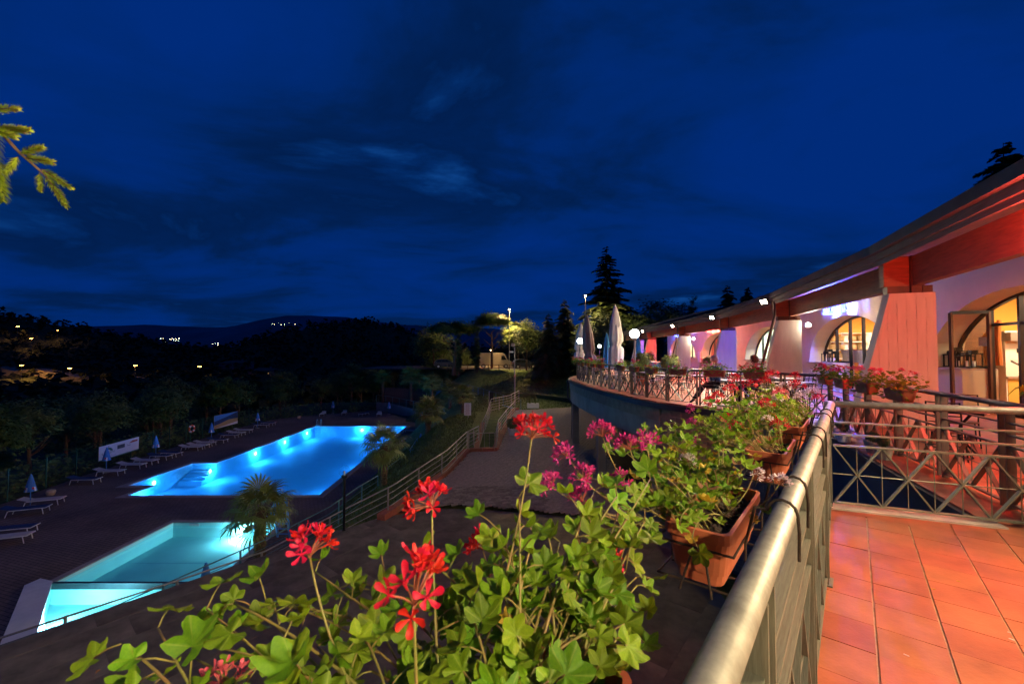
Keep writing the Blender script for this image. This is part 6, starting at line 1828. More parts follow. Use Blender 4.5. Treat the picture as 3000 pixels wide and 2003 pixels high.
mb.build('chute', M['parasol'], t)
# stone vase and little things on the paving
for x, y, lb in ((-29.3, 26.6, 'low round stone vase on the pool paving by the fence'), (-29.4, 57.5, 'small stone vase far along the fence')):
    tag(MB().lathe([(.12, 0), (.2, .05), (.24, .22), (.2, .34), (.14, .36), (0, .3)], 12, (x, y, ZP)).build('stone_vase', M['stone']), lb, 'vase')
# notice sign, small dark sign, planter trough, camera mast
t = thing('notice_sign', 'pale notice sign full of small print beside the gate', 'sign', (-3.6, 34.0, -5.6)); bar('post', (-3.58, 34.02, -6.2), (-3.58, 34.02, -3.5), .06, .06, M['galv'], t)
MB().box((-3.62, 33.98, -2.95), (.56, .03, 1.0)).build('panel', M['ban1'], t)
mb = MB()
for k in range(14): mb.box((-3.64 + .03 * ((k * 7) % 3 - 1), 33.96, -2.53 - .065 * k), (.40 - .06 * ((k * 5) % 3), .006, .022))
mb.build('print_lines', M['ban_red'], t)
t = thing('dark_sign', 'narrow dark sign board seen from behind by the blue wall', 'sign', (-1.95, 36, -3.6)); bar('post', (-2.0, 36.3, -4.6), (-2.0, 36.3, -1.7), .05, .05, M['galv'], t)
MB().box((-1.8, 36.3, -2.2), (.34, .03, .85)).build('panel', M['black'], t)
zc = drive_z(37)
t = thing('stone_trough', 'white stone trough with two thin shrubs on the lawn edge', 'planter', (1.9, 37.6, zc))
MB().box((1.9, 37.6, zc + .2), (1.05, .4, .4)).build('trough', M['white'], t)
for x in (1.6, 2.1): inst('shrub', LB2, Matrix.Translation((x, 37.6, zc + .75)) @ Matrix.Diagonal((.16, .16, .42, 1)), t)
zc = terrain(.3, 41.5)
t = thing('camera_mast', 'tall grey mast with floodlight box and security camera on the lawn', 'mast', (.28, 41.5, zc))
MB().tube([(.28, 41.5, zc), (.26, 41.5, 2.2)], [.065, .05], 8).build('pole', M['galv'], t)
MB().box((.1, 41.4, 2.45), (.36, .3, .32), Matrix.Rotation(.2, 3, 'Y')).build('floodlight_box', M['galv'], t)
MB().box((-.06, 41.4, 1.75), (.42, .16, .16)).build('security_camera', M['white'], t)

# ================================================================== PALMS
def frond_mesh(seed):
    rs = random.Random(seed); mb = MB(); L = .75
    mb.tube([(0, 0, 0), (L * .55, 0, .10), (L, 0, .05)], [.014, .010, .008], 4)
    n = 17
    for k in range(n):
        a = R(-128 + 256 * k / (n - 1)); l = .72 * (1 - .25 * abs(a) / R(128)) * rs.uniform(.9, 1.08); w = .042
        d = V((math.cos(a), math.sin(a), 0)); s = V((-d.y, d.x, 0)); o = V((L, 0, .05)); dr = rs.uniform(.18, .42); b = len(mb.v)
        mb.v += [tuple(o), tuple(o + d * l * .5 + s * w + V((0, 0, .03))), tuple(o + d * l * .5 - s * w + V((0, 0, .03))), tuple(o + d * l * .82 + s * w * .5 + V((0, 0, -dr * .25))), tuple(o + d * l * .82 - s * w * .5 + V((0, 0, -dr * .25))), tuple(o + d * l * .98 + V((0, 0, -dr)))]
        mb.f += [(b, b + 2, b + 1), (b + 1, b + 2, b + 4, b + 3), (b + 3, b + 4, b + 5)]; mb.m += [0, 0, 0]
    return mb.mesh('frond', M['palm'])
FR = [frond_mesh(s) for s in range(4)]
def palm(x, y, z0, z1, s, label, nf=34, seed=0, r=.16):
    rs = random.Random(seed); t = thing('fan_palm', label, 'palm tree', (x, y, z0)); n = 14
    mb = MB(); prof = []
    H_ = z1 - z0; k = 0
    while k * .11 < H_: prof += [(r * (1 + .08 * rs.random()), k * .11), (r * (1.16 + .12 * rs.random()), k * .11 + .085)]; k += 1
    prof.append((r * 1.25, H_)); prof.append((0, H_ + .1))
    mb.lathe(prof, n, (x, y, z0), wob=lambda j, k: 1 + .10 * math.sin(j * 2.4 + k)); mb.build('trunk', M['palmbark'], t)
    for k in range(nf):
        az = k * 2.39996; f = k / nf; el = R(lerp(72, -40, f ** .8) + rs.uniform(-8, 8))
        d = V((math.cos(az) * math.cos(el), math.sin(az) * math.cos(el), math.sin(el))); sd = V((-math.sin(az), math.cos(az), 0)); up = d.cross(sd)
        inst('frond', rs.choice(FR), frame((x, y, z1 + .05), d, sd, up, s * rs.uniform(.85, 1.08)), t)
    mb = MB()
    for k in range(26):   # dead leaf skirt
        az = rs.uniform(0, 6.28); a0 = V((x + math.cos(az) * r, y + math.sin(az) * r, z1 - rs.uniform(0, .15)))
        mb.tube([a0, a0 + V((math.cos(az) * .22, math.sin(az) * .22, -.2)) * s, a0 + V((math.cos(az) * .28, math.sin(az) * .28, -.6)) * s], [.012, .03, .004], 3)
    tag(mb.build('dead_fronds', M['palmbark'], t), kind='stuff')
# sizes follow from trunk foot and crown height of each palm
palm(-9.6, 16.0, -7.0, -4.45, 1.02, 'fan palm with drooping crown in front of the paddling pool', 25, 1, .17)
palm(-6.6, 21.5, -5.9, -3.25, .98, 'fan palm with straight trunk beside the clear globe lamp', 25, 2, .16)
palm(-6.95, 34.5, -6.0, -3.35, 1.15, 'fan palm standing over the navy sunbeds at the grass terrace', 34, 3, .2)
palm(-4.55, 38.5, -5.3, -2.35, 1.05, 'fan palm behind the pale notice sign', 32, 4, .17)
palm(-7.0, 47, -5.8, -2.75, 1.1, 'fan palm in the middle of the palm group below the blue wall', 30, 5, .17)
palm(-10.4, 54, -6.0, -2.4, 1.15, 'slim fan palm in front of the pale end of the blue wall', 28, 6, .14)
palm(-15.3, 63, -6.2, -2.1, 1.5, 'fan palm in front of the brown board fence', 28, 7, .18)
palm(-20.5, 66, -6.2, -2.2, 1.2, 'leftmost fan palm at the end of the curved wall', 26, 8, .16)
MB_ = inst('grass_tuft', LB3, Matrix.Translation((-5.0, 44, -5.2)) @ Matrix.Diagonal((1.0, .8, .7, 1))); tag(MB_, 'rounded green bush beside the palms', 'bush')

# ================================================================== TREES
def clump_crown(seed, nclump, leaves, rx, rz, csize, lsize, m, low=-.6):
    rs = random.Random(seed); mb = MB(); P = [tuple()]
    for c in range(nclump):
        d = V((rs.gauss(0, 1), rs.gauss(0, 1), rs.gauss(0, 1))).normalized()
        if d.z < low: d.z = abs(d.z) * .5
        q = rs.uniform(.55, 1.0); cc = V((d.x * rx * q, d.y * rx * q, d.z * rz * q)); cs = csize * rs.uniform(.6, 1.25)
        for k in range(leaves):
            e = V((rs.gauss(0, 1), rs.gauss(0, 1), rs.gauss(0, .7))); e *= cs * .55 / max(.6, e.length) * rs.uniform(.5, 1.4)
            p = cc + e; x, y, z = basis(V((rs.uniform(-.6, .6), rs.uniform(-.6, .6), 1)) + d * .6, rs); s = lsize * rs.uniform(.6, 1.3); b = len(mb.v)
            mb.v += [tuple(p - x * s * .6), tuple(p + y * s * .5), tuple(p + x * s), tuple(p - y * s * .5)]; mb.f += [(b, b + 1, b + 2), (b, b + 2, b + 3)]; mb.m += [0, 0]
    return mb.mesh('crown', m)
def limb_mesh(seed, h, r, n, spread_, up):
    rs = random.Random(seed); mb = MB()
    top = V((rs.uniform(-.05, .05) * h, rs.uniform(-.05, .05) * h, h)); mid = V((rs.uniform(-.04, .04) * h, rs.uniform(-.04, .04) * h, h * .5))
    P = curve3(V((0, 0, -.4)), mid, top, 8); mb.tube(P, [r * (1.25 - .75 * i / 8) for i in range(9)], 9)
    for k in range(n):
        i = rs.randint(4, 8); a = rs.uniform(0, 6.28); o = P[i]; e = o + V((math.cos(a) * spread_, math.sin(a) * spread_, up)) * rs.uniform(.6, 1.1)
        mb.tube(curve3(o, (o + e) / 2 + V((0, 0, -up * .15)), e, 5), [r * .42 * (1 - .8 * q / 5) for q in range(6)], 6)
    return mb.mesh('trunk', M['bark'])
TREES = {
 'broad': (limb_mesh(1, 4.2, .2, 9, 2.2, 2.4), clump_crown(1, 62, 70, 3.1, 3.2, 1.5, .24, M['fol_dark']), 5.6),
 'broad2': (limb_mesh(2, 3.4, .16, 8, 1.8, 2.6), clump_crown(2, 55, 70, 2.6, 3.6, 1.4, .22, M['fol_dark']), 5.2),
 'green': (limb_mesh(3, 3.6, .18, 9, 2.0, 2.2), clump_crown(3, 85, 110, 2.9, 2.9, 1.15, .19, M['fol_mid']), 5.2),
 'pine': (limb_mesh(4, 6.4, .22, 10, 2.3, 1.8), clump_crown(4, 80, 150, 3.3, 1.55, 1.2, .20, M['fol_mid'], -.25), 8.1),
 'cypress': (limb_mesh(5, 2.0, .12, 0, 0, 0), clump_crown(5, 80, 60, .62, 4.2, .6, .14, M['fol_dark'], -1), 4.6),
}
def conifer(seed, h, r, tiers, droop, m, dens=1.0):
    """layered boughs with needle sprays"""
    rs = random.Random(seed); tr = MB(); tr.tube([(0, 0, -.3), (0, 0, h * .5), (0, 0, h)], [h * .018, h * .011, .01], 8); cr = MB()
    for t in range(tiers):
        f = (t + .5) / tiers; z0_ = h * (.06 + .93 * f); R0 = r * (1 - f) ** .85 * rs.uniform(.78, 1.18) + .12
        nb = max(5, int(12 - 6 * f))
        for b_ in range(nb):
            a = 2 * math.pi * (b_ + rs.random() * .8) / nb; L = R0 * rs.uniform(.5, 1.2); d = V((math.cos(a), math.sin(a), 0)); s = V((-d.y, d.x, 0))
            z = z0_ + rs.uniform(-.55, .55) * h / tiers; o = V((0, 0, z)); e = o + d * L + V((0, 0, -droop * L * rs.uniform(.6, 1.2))); c = o + d * L * .5 + V((0, 0, droop * L * .15))
            P = curve3(o, c, e, 6); tr.tube(P, [.02 * h / 12 * (1.2 - i / 6) for i in range(7)], 3)
            n = max(6, int(L * 15 * dens))
            for k in range(n):
                q = rs.uniform(.12, 1.0); i = min(5, int(q * 6)); p = P[i].lerp(P[i + 1], q * 6 - i)
                w = L * .36 * (1.15 - q) + .22; sd = 1 if rs.random() < .5 else -1
                tip = p + s * sd * w * rs.uniform(.4, 1) + d * w * .6 + V((0, 0, -w * rs.uniform(.1, .55))); x = (tip - p); y = x.cross(UPZ).normalized() * .085; bb_ = len(cr.v)
                cr.v += [tuple(p - y), tuple(p + y), tuple(p + x * .6 + y * 1.2 + V((0, 0, .05))), tuple(tip), tuple(p + x * .6 - y * 1.2)]; cr.f += [(bb_, bb_ + 1, bb_ + 2, bb_ + 4), (bb_ + 4, bb_ + 2, bb_ + 3)]; cr.m += [0, 0]
    return tr.mesh('trunk', M['bark']), cr.mesh('crown', m)
CON = {'cedar': conifer(1, 16, 6.0, 27, .22, M['needle'], 3.6), 'fir': conifer(2, 9, 3.2, 24, .30, M['needle'], 4.0)}
def tree(kind, x, y, z, s, label, group=None, cat='tree', name=None, rz=0, sz=1):
    if kind in CON: tr, cr = CON[kind]; cz = 0
    else: tr, cr, cz = TREES[kind]
    t = thing(name or {'pine': 'stone_pine', 'cypress': 'cypress_tree', 'cedar': 'cedar_tree', 'fir': 'fir_tree'}.get(kind, 'broadleaf_tree'), label, cat, (x, y, z), group)
    S = Matrix.Diagonal((s, s, s * sz, 1)); B = Matrix.Translation((x, y, z)) @ Matrix.Rotation(rz, 4, 'Z') @ S
    inst('trunk', tr, B, t); inst('crown', cr, B @ Matrix.Translation((0, 0, cz)), t)
    return t
# around the parking and the lawn
tree('cedar', 15.1, 66, -1, 1.24, 'tall dark cedar rising behind the umbrellas', rz=.4)
tree('fir', 7.4, 58, -.9, 1.12, 'yellow lit fir beside the tall cedar')
tree('fir', 5.0, 57, -1.2, .92, 'shorter dark fir next to the yellow lit one', rz=1)
tree('broad2', 2.2, 62, -.9, .85, 'reddish dark bush tree at the edge of the parking')
tree('pine', -3.2, 66, -.9, .92, 'umbrella pine with lit trunk and crown beside the street lamp', rz=.5)
tree('green', 1.1, 71, -.9, 1.05, 'bright lit leafy tree beside the street lamp')
tree('pine', -9.0, 64, -1.4, 1.2, 'dark umbrella pine left of the lit pine', rz=2, sz=.68)
tree('broad', -13.5, 72, -3, 1.1, 'dark round tree left of the umbrella pines')
tree('cypress', -7.9, 61.5, -1.6, .72, 'slim dark cypress by the parking fence, left of two'); tree('cypress', -5.2, 61.5, -1.4, .72, 'slim dark cypress by the parking fence, right of two')
tree('broad', 12.8, 57, -1.2, .95, 'dark bush tree behind the globe lamps', rz=1.2); tree('broad', 18.5, 63, -.9, 1.0, 'dark round tree behind the terrace end', rz=2.2)
tree('broad2', 9.5, 53, -2.0, .8, 'dark shrub tree at the lawn slope beside the terrace')
tree('broad', 23.5, 66, 0, 1.35, 'broad dark tree showing over the far roof', rz=.7, sz=.85); tree('broad', 27.5, 68, 0, 1.3, 'wide dark tree over the roof beside the tall cypress', rz=1.7, sz=.85)
tree('cypress', 28.0, 64, 0, 1.2, 'tall thin cypress rising over the roof'); tree('cypress', 24.5, 69, 0, .98, 'smaller cypress rising over the roof')
tree('fir', 36.5, 70, 1, 1.35, 'dark spruce over the roof, taller of the pair'); tree('fir', 39.3, 69, 1, 1.30, 'dark spruce over the roof, slimmer of the pair', rz=2)
tree('fir', 41.3, 34.4, 4, 1.70, 'dark spruce top behind the near roof', rz=1)
# dark grove behind the fence
rs = random.Random(44); k = 0
lab = {'broad': 'dark broadleaf tree in the grove behind the pool fence', 'broad2': 'slender dark tree in the grove behind the pool fence', 'green': 'paler leafy tree in the grove behind the pool fence'}
for (x, y) in [(-34.5, 27), (-37, 32), (-36.5, 37), (-35.8, 42.5), (-38.5, 47), (-36.5, 52), (-38, 58), (-34.5, 62), (-30.5, 66.5), (-27, 70), (-41, 41), (-43, 50), (-45, 35), (-44, 60), (-38, 68), (-31, 74), (-24, 75), (-18, 76), (-36, 22), (-42, 27), (-20, 82), (-12, 80), (-47, 44), (-49, 56), (-41, 75), (-14, 73.5), (-10, 86), (-28, 84)]:
    kd = rs.choice(('broad', 'broad2', 'broad', 'green', 'broad2')); s = rs.uniform(.62, .88) * (1.0 if y < 60 else 1.0)
    tree(kd, x, y, terrain(x, y), s, lab[kd], 'trees of the grove behind the pool fence', rz=rs.uniform(0, 6))
for (x, y) in [(-60, 70), (-66, 90), (-52, 95), (-75, 75), (-85, 95), (-70, 115), (-95, 120), (-58, 125), (-45, 110), (-110, 95), (-120, 130), (-85, 140), (-38, 105), (-30, 125), (-22, 105), (-15, 120), (-62, 58), (-75, 60), (-100, 78), (-8, 112)]:
    kd = rs.choice(('broad', 'broad2', 'green')); tree(kd, x, y, terrain(x, y), rs.uniform(.9, 1.3), 'dark tree down in the valley between fence and road', 'trees down in the valley', rz=rs.uniform(0, 6))
rs2 = random.Random(12)
M['crown_far'] = M['hill']
# shrubs (bamboo-like clump) left of the lawn
for x, y, s in ((-12.5, 66, 1.9), (-10.2, 67, 2.0), (-15.5, 69.5, 1.8)): tag(inst('bamboo_clump', LB3, Matrix.Translation((x, y, -3.2)) @ Matrix.Diagonal((s * .9, s * .9, s * 1.35, 1))), 'tall feathery dark bush behind the blue wall', 'bush', 'feathery bushes behind the blue wall')
# undergrowth along the fence
mb = MB(); rs = random.Random(18)
for k in range(4200):
    i = rs.randint(0, len(fpts) - 2); f = rs.random(); x = lerp(fpts[i][0], fpts[i + 1][0], f); y = lerp(fpts[i][1], fpts[i + 1][1], f)
    nx, ny = -(fpts[i + 1][1] - fpts[i][1]), fpts[i + 1][0] - fpts[i][0]; l = math.hypot(nx, ny); o = rs.uniform(.3, 3.0); x += nx / l * o; y += ny / l * o
    z = terrain(x, y) + rs.uniform(0, 1.8); p = V((x, y, z)); u_, v2, w_ = basis(V((rs.uniform(-.6, 1), rs.uniform(-1, .4), 1)), rs); s = rs.uniform(.10, .22); b = len(mb.v)
    mb.v += [tuple(p - u_ * s), tuple(p + v2 * s * .6), tuple(p + u_ * s), tuple(p - v2 * s * .6)]; mb.f += [(b, b + 1, b + 2, b + 3)]; mb.m += [0]
tag(mb.build('undergrowth', M['fol_dark']), 'tangled dark undergrowth behind the pool fence', 'undergrowth', kind='stuff')
# grass blades on the bank and lawn: short tufts
mb = MB(); rs = random.Random(19)
for k in range(26000):
    if k < 14000: x, y = rs.uniform(-10.5, -3.0), rs.uniform(14, 36)
    else: x, y = rs.uniform(-4, 9), rs.uniform(37, 60)
    if inside(DRIVE, x, y) or inside(deck_outer, x, y): continue
    z = terrain(x, y); a = rs.uniform(0, 6.28); h = rs.uniform(.05, .13); w = .012 + .0006 * y
    mb.add([(x - w * math.cos(a), y - w * math.sin(a), z), (x + w * math.cos(a), y + w * math.sin(a), z), (x + rs.uniform(-.04, .04), y + rs.uniform(-.04, .04), z + h)], [(0, 1, 2)])
tag(mb.build('grass_blades', M['grass']), 'short grass on the bank and lawn', 'grass', kind='stuff')

# ================================================================== FIR BRANCH BESIDE THE CAMERA
t = thing('fir_tree', 'fir tree beside the deck whose young lime green branch hangs into view', 'tree', (-4.6, 1.0, -4.5))
MB().tube([(-4.6, 1.0, -4.6), (-4.55, 1.05, 0), (-4.5, 1.1, 6)], [.2, .15, .06], 9).build('trunk', M['bark'], t)
rs = random.Random(5)
bp_ = [V((-4.5, 1.08, 3.3)), V((-3.2, 1.25, 3.05)), V((-2.3, 1.42, 2.66)), V((-1.90, 1.50, 2.42)), V((-1.80, 1.52, 2.30)), V((-1.69, 1.53, 2.20)), V((-1.63, 1.54, 2.10))]
br = MB(); br.tube(bp_, [.03, .022, .012, .008, .006, .005, .003], 6); nd = MB()
def shoot(a, b, L, n, spread_=.9, w=.0026):
    n = int(n * 1.7)
    d = (b - a).normalized()
    br.tube([a, b], [.003, .0015], 4)
    for k in range(n):
        f = rs.random(); p = a.lerp(b, f); x, y, z = basis(d, rs); an = rs.uniform(0, 6.28)
        r = (x * math.cos(an) + y * math.sin(an)); t_ = p + (d * .8 + r * spread_).normalized() * L * (1 - .45 * f ** 3) * rs.uniform(.8, 1.1); s = (t_ - p).cross(d).normalized() * w
        b0 = len(nd.v); m_ = (p + t_) / 2
        nd.v += [tuple(p - s * .5), tuple(p + s * .5), tuple(m_ + s), tuple(t_), tuple(m_ - s)]; nd.f.append((b0, b0 + 1, b0 + 2, b0 + 3, b0 + 4)); nd.m.append(0)
shoot(V((-1.69, 1.53, 2.20)), V((-1.60, 1.54, 2.06)), .035, 130, .7); shoot(V((-1.71, 1.53, 2.23)), V((-1.585, 1.54, 2.15)), .035, 110, .7); shoot(V((-1.71, 1.52, 2.21)), V((-1.715, 1.53, 2.13)), .03, 80, .8)
shoot(V((-1.78, 1.52, 2.28)), V((-1.66, 1.53, 2.265)), .035, 110, .8); shoot(V((-1.80, 1.52, 2.30)), V((-1.71, 1.53, 2.335)), .035, 110, .8); shoot(V((-1.80, 1.51, 2.28)), V((-1.84, 1.5, 2.20)), .035, 90, .8)
shoot(V((-1.9, 1.5, 2.40)), V((-1.74, 1.5, 2.40)), .04, 130, .8); shoot(V((-1.98, 1.46, 2.42)), V((-1.78, 1.48, 2.36)), .045, 150, .7); shoot(V((-1.9, 1.5, 2.40)), V((-1.86, 1.46, 2.14)), .06, 160, .7); shoot(V((-1.86, 1.48, 2.26)), V((-1.80, 1.46, 2.06)), .055, 160, .7)
shoot(V((-2.0, 1.5, 2.5)), V((-1.82, 1.52, 2.51)), .04, 110, .8); shoot(V((-2.2, 1.4, 2.6)), V((-1.98, 1.42, 2.3)), .05, 160, .8); shoot(V((-2.3, 1.42, 2.66)), V((-2.1, 1.44, 2.62)), .05, 120, .8)
def shrink(m_):
    c_ = V((-1.90, 1.5, 2.42)); m_.v = [tuple(c_ + (V(p) - c_) * .80 + V((.0, 0, .015))) if p[0] > -2.6 else p for p in m_.v]
shrink(br); shrink(nd)
bo = br.build('branch', M['bark'], t); tag(nd.build('needles', M['needle_y'], bo), kind='stuff')

# ================================================================== PARKING
M['van'] = mat('white_van_paint', (.34, .27, .20), .35, var=.06, scale=2, bump=0, spec=.5); M['carw'] = mat('silver_car_paint', (.50, .49, .46), .3, metal=.3, var=.06, scale=2, bump=0); M['card'] = mat('dark_car_paint', (.03, .035, .05), .3, metal=.3, var=.1, scale=2, bump=0); M['tyre'] = mat('tyre', (.015, .015, .015), .85, bump=.1); M['carglass'] = mat('car_glass', (.015, .018, .02), .08, bump=0, var=.1); M['tail'] = mat('tail_lamp_red', (.35, .02, .02), .3, bump=0)
def car(name, label, x, y, rz, prof, glass, W, m, wheels, wr):
    """side profile extruded and pinched towards the roof; panes, wheels and lamps on top"""
    t = thing(name, label, 'van' if name == 'parked_van' else 'car', (x, y, -.82), rz=rz); mb = MB(); n = len(prof)
    zmax = max(p[1] for p in prof)
    for s in (-1, -.5, .5, 1):
        for px, pz in prof:
            k = 1 - .16 * max(0, (pz - .8) / (zmax - .8)) if zmax < 1.9 else 1 - .05 * max(0, (pz - 1) / (zmax - 1))
            q = .94 if abs(s) == 1 else 1.0
            mb.v.append((px * (.985 if abs(s) == 1 else 1), s * W / 2 * k, pz * (.985 if abs(s) == 1 else 1)))
    for r in range(3):
        for i in range(n): mb.f.append((r * n + i, r * n + (i + 1) % n, (r + 1) * n + (i + 1) % n, (r + 1) * n + i)); mb.m.append(0)
    mb.f += [tuple(range(n - 1, -1, -1)), tuple(3 * n + i for i in range(n))]; mb.m += [0, 0]
    mb.build('body', m, t, world=False)
    for poly in glass:
        for s in (-1, 1):
            k = lambda z: (1 - .16 * max(0, (z - .8) / (zmax - .8)) if zmax < 1.9 else 1 - .05 * max(0, (z - 1) / (zmax - 1)))
            MB().add([(a, s * (W / 2 * k(b) + .012), b) for a, b in poly], [tuple(range(len(poly)))]).build('side_window', M['carglass'], t, world=False)
    for wx in wheels:
        for s in (-1, 1):
            w = MB().tube([(wx, s * (W / 2 - .2), wr), (wx, s * (W / 2 + .02), wr)], wr, 18).build('wheel', M['tyre'], t, world=False)
            MB().tube([(wx, s * (W / 2 + .02), wr), (wx, s * (W / 2 + .03), wr)], wr * .6, 12).build('rim', M['stainless'], w, world=False)
    xr = min(p[0] for p in prof); xf = max(p[0] for p in prof)
    for s in (-1, 1):
        MB().box((xr + .04, s * W * .40, .85), (.08, .18, .3)).build('tail_lamp', M['tail'], t, world=False); MB().box((xf - .06, s * W * .36, .72), (.10, .3, .14)).build('headlight', M['white'], t, world=False)
    return t
hatch = [(-1.95, .3), (-2.0, .75), (-1.9, 1.0), (-1.55, 1.42), (-.9, 1.5), (.1, 1.48), (.95, 1.02), (1.75, .88), (2.05, .62), (2.0, .28)]
hw = [[(-1.5, 1.02), (-1.35, 1.36), (-.75, 1.42), (-.75, 1.0)], [(-.7, 1.0), (-.7, 1.42), (.05, 1.40), (.72, 1.03)]]
vanp = [(-2.6, .35), (-2.65, 1.2), (-2.55, 2.45), (-2.2, 2.52), (1.4, 2.5), (1.75, 2.35), (2.25, 1.35), (2.85, 1.1), (2.95, .7), (2.9, .35)]
vw = [[(1.15, 1.35), (1.15, 2.0), (1.62, 2.05), (2.02, 1.38)]]
car('parked_van', 'tall white van lit orange in the parking behind the pine', -3.0, 69.5, .1, vanp, vw, 1.95, M['van'], (-1.8, 1.9), .34)
car('parked_car', 'silver hatchback parked beside the van', 6.0, 66.0, math.pi - .3, hatch, hw, 1.72, M['carw'], (-1.25, 1.25), .31)
car('parked_car', 'dark car parked between van and silver hatchback', 2.0, 67.0, .2, hatch, hw, 1.72, M['card'], (-1.25, 1.25), .31)
car('parked_car', 'dark car at the far end of the parking behind the cypresses', -10.8, 68, .2, hatch, hw, 1.72, M['card'], (-1.25, 1.25), .31)
t = thing('parking_fence', 'low wooden rail fence along the parking', 'fence', (0, 62.5, -1))
for k in range(13):
    x = -10 + k * 1.6; y = 62.8 - .12 * x; bar('post', (x, y, -1.1), (x, y, -.05), .10, .10, M['bark'], t)
    if k < 12:
        for z in (-.2, -.6): bar('rail', (x, y, z), (x + 1.6, y - .19, z), .08, .06, M['bark'], t)
def street_lamp(x, y, z0, z1, label, col, m, power, r=.14, bare=False):
    t = thing('street_lamp', label, 'street lamp', (x, y, z0)); MB().tube([(x, y, z0), (x, y, z1)], [.08, .05], 8).build('pole', M['galv'], t)
    MB().lathe([(0, -.1), (.22, -.06), (.22, .05), (.05, .12), (0, .12)], 12, (x, y, z1 + .06)).build('hood', M['galv'], t)
    MB().lathe([(0, -.10), (r, -.08), (r, .0), (0, .0)], 12, (x, y, z1 - .06)).build('lamp', m, t)
    if bare: light('street_light', 'POINT', (x, y, z1 - .25), power, col, t, radius=.12)
    else: light('street_light', 'SPOT', (x, y, z1 - .25), power, col, t, radius=.12, rot=(0, 0, -1), spot=168, blend=.15)
street_lamp(-.45, 68.0, -.85, 8.9, 'tall street lamp with a lit head between pine and leafy tree', (1.0, .66, .26), M['warmlamp'], 20000)
street_lamp(10.75, 60.5, -.9, 10.1, 'tall street lamp shining through the cedar', (1.0, .74, .32), M['warmlamp'], 7500)
street_lamp(-3.9, 78, -.85, 2.3, 'small lamp behind the parked van', (1.0, .50, .14), M['warmlamp'], 3500)
# ================================================================== VALLEY: road, houses, lights
M['valleyroad'] = mat('pale_road', (.22, .19, .16), .9, var=.2, scale=.05, bump=0)
mb = MB(); rp = [(-560, 250), (-420, 262), (-330, 270), (-240, 268), (-170, 262), (-120, 268), (-60, 290)]
def road_z(x, y): return max(terrain(x + a, y + b) for a in (-8, 0, 8) for b in (-6, 0, 6)) + .4
for a, b in zip(rp[:-1], rp[1:]):
    for k in range(8):
        p = [lerp(a[i], b[i], k / 8) for i in (0, 1)]; q = [lerp(a[i], b[i], (k + 1) / 8) for i in (0, 1)]
        zp, zq = road_z(*p), road_z(*q)
        mb.prism([(p[0], p[1] - 4, zp - 5), (q[0], q[1] - 4, zq - 5), (q[0], q[1] - 4, zq), (p[0], p[1] - 4, zp)], (0, 9, 0))
tag(mb.build('valley_road', M['valleyroad']), kind='structure')
for k, (x, y, h) in enumerate(((-352, 250, 8), (-262, 254, 9), (-188, 258, 9), (-300, 262, 8), (-225, 256, 8))):
    street_lamp(x, y - 8, road_z(x, y - 8), road_z(x, y - 8) + h, ['sodium street lamp at the left end of the valley road', 'sodium street lamp over the valley road', 'sodium street lamp beside the far houses', 'sodium street lamp between the left ones on the valley road', 'sodium street lamp in the middle of the valley road'][k], (1.0, .45, .10), M['sodium'], 14000, .9)
for k, (x, y) in enumerate(((-420, 352), (-392, 338), (-408, 372))):
    z = terrain(x, y); street_lamp(x, y, z, z + 12, ['sodium lamp on the left hill, left of two', 'sodium lamp on the left hill, right of two', 'dim sodium lamp higher on the left hill'][k], (1.0, .45, .10), M['sodium'], 2500, 1.0 if k < 2 else .5)
M['plaster'] = mat('lilac_plaster', (.20, .13, .16), .9, var=.15, scale=.3, bump=0); M['rooftile'] = mat('clay_roof', (.12, .06, .045), .9, var=.3, scale=.6, bump=0); M['winlit'] = mat('lit_window', (1.0, .55, .18), emit=1.2); M['windark'] = mat('dark_window', (.02, .02, .03), .4, bump=0)
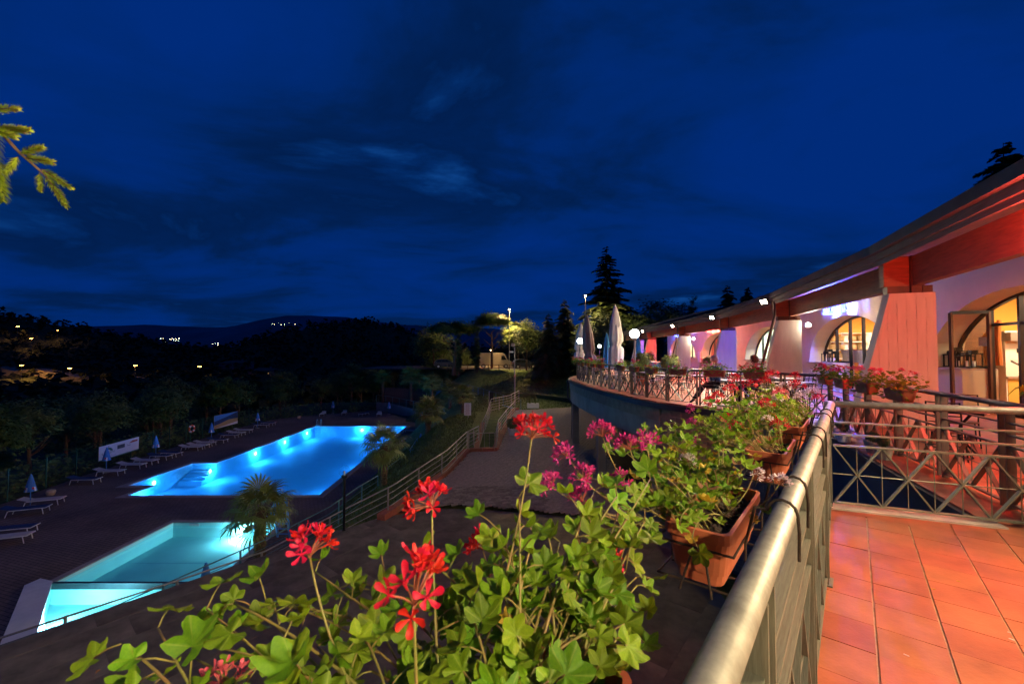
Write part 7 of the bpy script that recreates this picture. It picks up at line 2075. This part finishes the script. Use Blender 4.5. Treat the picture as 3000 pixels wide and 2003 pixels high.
def house(label, x, y, z, w, d, h, wins, rot=0):
    t = thing('far_house', label, 'house', (x, y, z), rz=rot)
    MB().box((0, 0, h / 2), (w, d, h)).build('wall', M['plaster'], t, world=False)
    rf = MB().prism([(-w / 2 - .6, -d / 2 - .6, h), (w / 2 + .6, -d / 2 - .6, h), (w / 2 + .6, d / 2 + .6, h), (-w / 2 - .6, d / 2 + .6, h)], (0, 0, .25)).add([(-w / 2 - .6, -d / 2 - .6, h + .25), (w / 2 + .6, -d / 2 - .6, h + .25), (w / 2 + .6, d / 2 + .6, h + .25), (-w / 2 - .6, d / 2 + .6, h + .25), (-w / 4, 0, h + 2.2), (w / 4, 0, h + 2.2)], [(0, 1, 5, 4), (1, 2, 5), (2, 3, 4, 5), (3, 0, 4)]).build('roof', M['rooftile'], t, world=False)
    MB().box((w * .2, 0, h + 2.2), (.9, .9, 2.0)).build('chimney', M['plaster'], rf, world=False)
    for wx, wz, lit_ in wins:
        f = MB().box((wx, -d / 2 - .05, wz), (1.1, .12, 1.7)).build('window', M['winlit'] if lit_ else M['windark'], t, world=False)
        MB().box((wx, -d / 2 - .12, wz - 1.0), (1.5, .2, .16)).build('sill', M['stone'], f, world=False)
zt = -26
house('lilac two storey farmhouse with one lit upper window in the valley', -160, 262, zt, 20, 12, 9, [(-6, 7.2, 0), (5, 7.3, 1), (-6, 3, 0), (4, 2.8, 0), (.5, 3.4, 1)], .1)
house('house with a lit window above the lilac farmhouse', -178, 300, zt + 5, 18, 11, 10, [(4, 8.5, 1), (-5, 8.2, 0), (-1, 8.2, 0)], .1)
house('long pale house left of the farmhouses', -212, 320, zt + 11, 20, 10, 9, [(-4, 7, 0), (4, 7, 0)], .05)
house('house on the slope behind the farmhouses', -185, 470, 2, 18, 12, 9, [(-3, 6, 1), (3, 6, 1), (6, 4, 0)], 0)
# far lights of villages on the mountain foot
rs = random.Random(70); sp = MB().lathe([(0, -1), (.7, -.7), (1, 0), (.7, .7), (0, 1)], 6)
M['vill'] = mat('village_light', (1.0, .80, .45), emit=25); M['vill2'] = mat('village_light_cool', (.75, 1.0, .75), emit=18)
vm = [sp.mesh('lamp', M['vill']), sp.mesh('lamp', M['vill2'])]
def village(px0, px1, py0, py1, n, label, grp, s=(1.0, 2.3)):
    for k in range(n):
        px = rs.uniform(px0, px1); py = rs.uniform(py0, py1); D_ = 4300
        o = inst('village_light', vm[0 if rs.random() < .6 else 1], Matrix.Translation(((px - 1500) / 1215 * D_, D_, 1.6 + (1035 - py) / 1215 * D_)) @ Matrix.Scale(rs.uniform(*s), 4)); tag(o, label, 'light', grp)
village(440, 525, 990, 1002, 22, 'tiny light of the village at the mountain foot', 'village lights at the mountain foot')
village(355, 382, 985, 988, 4, 'tiny orange light left of the mountain village', 'lights left of the village')
village(620, 640, 1003, 1012, 5, 'tiny light right of the mountain village', 'lights right of the village')
village(790, 882, 945, 952, 9, 'tiny light high on the mountain flank', 'lights on the mountain flank', (.9, 1.8))
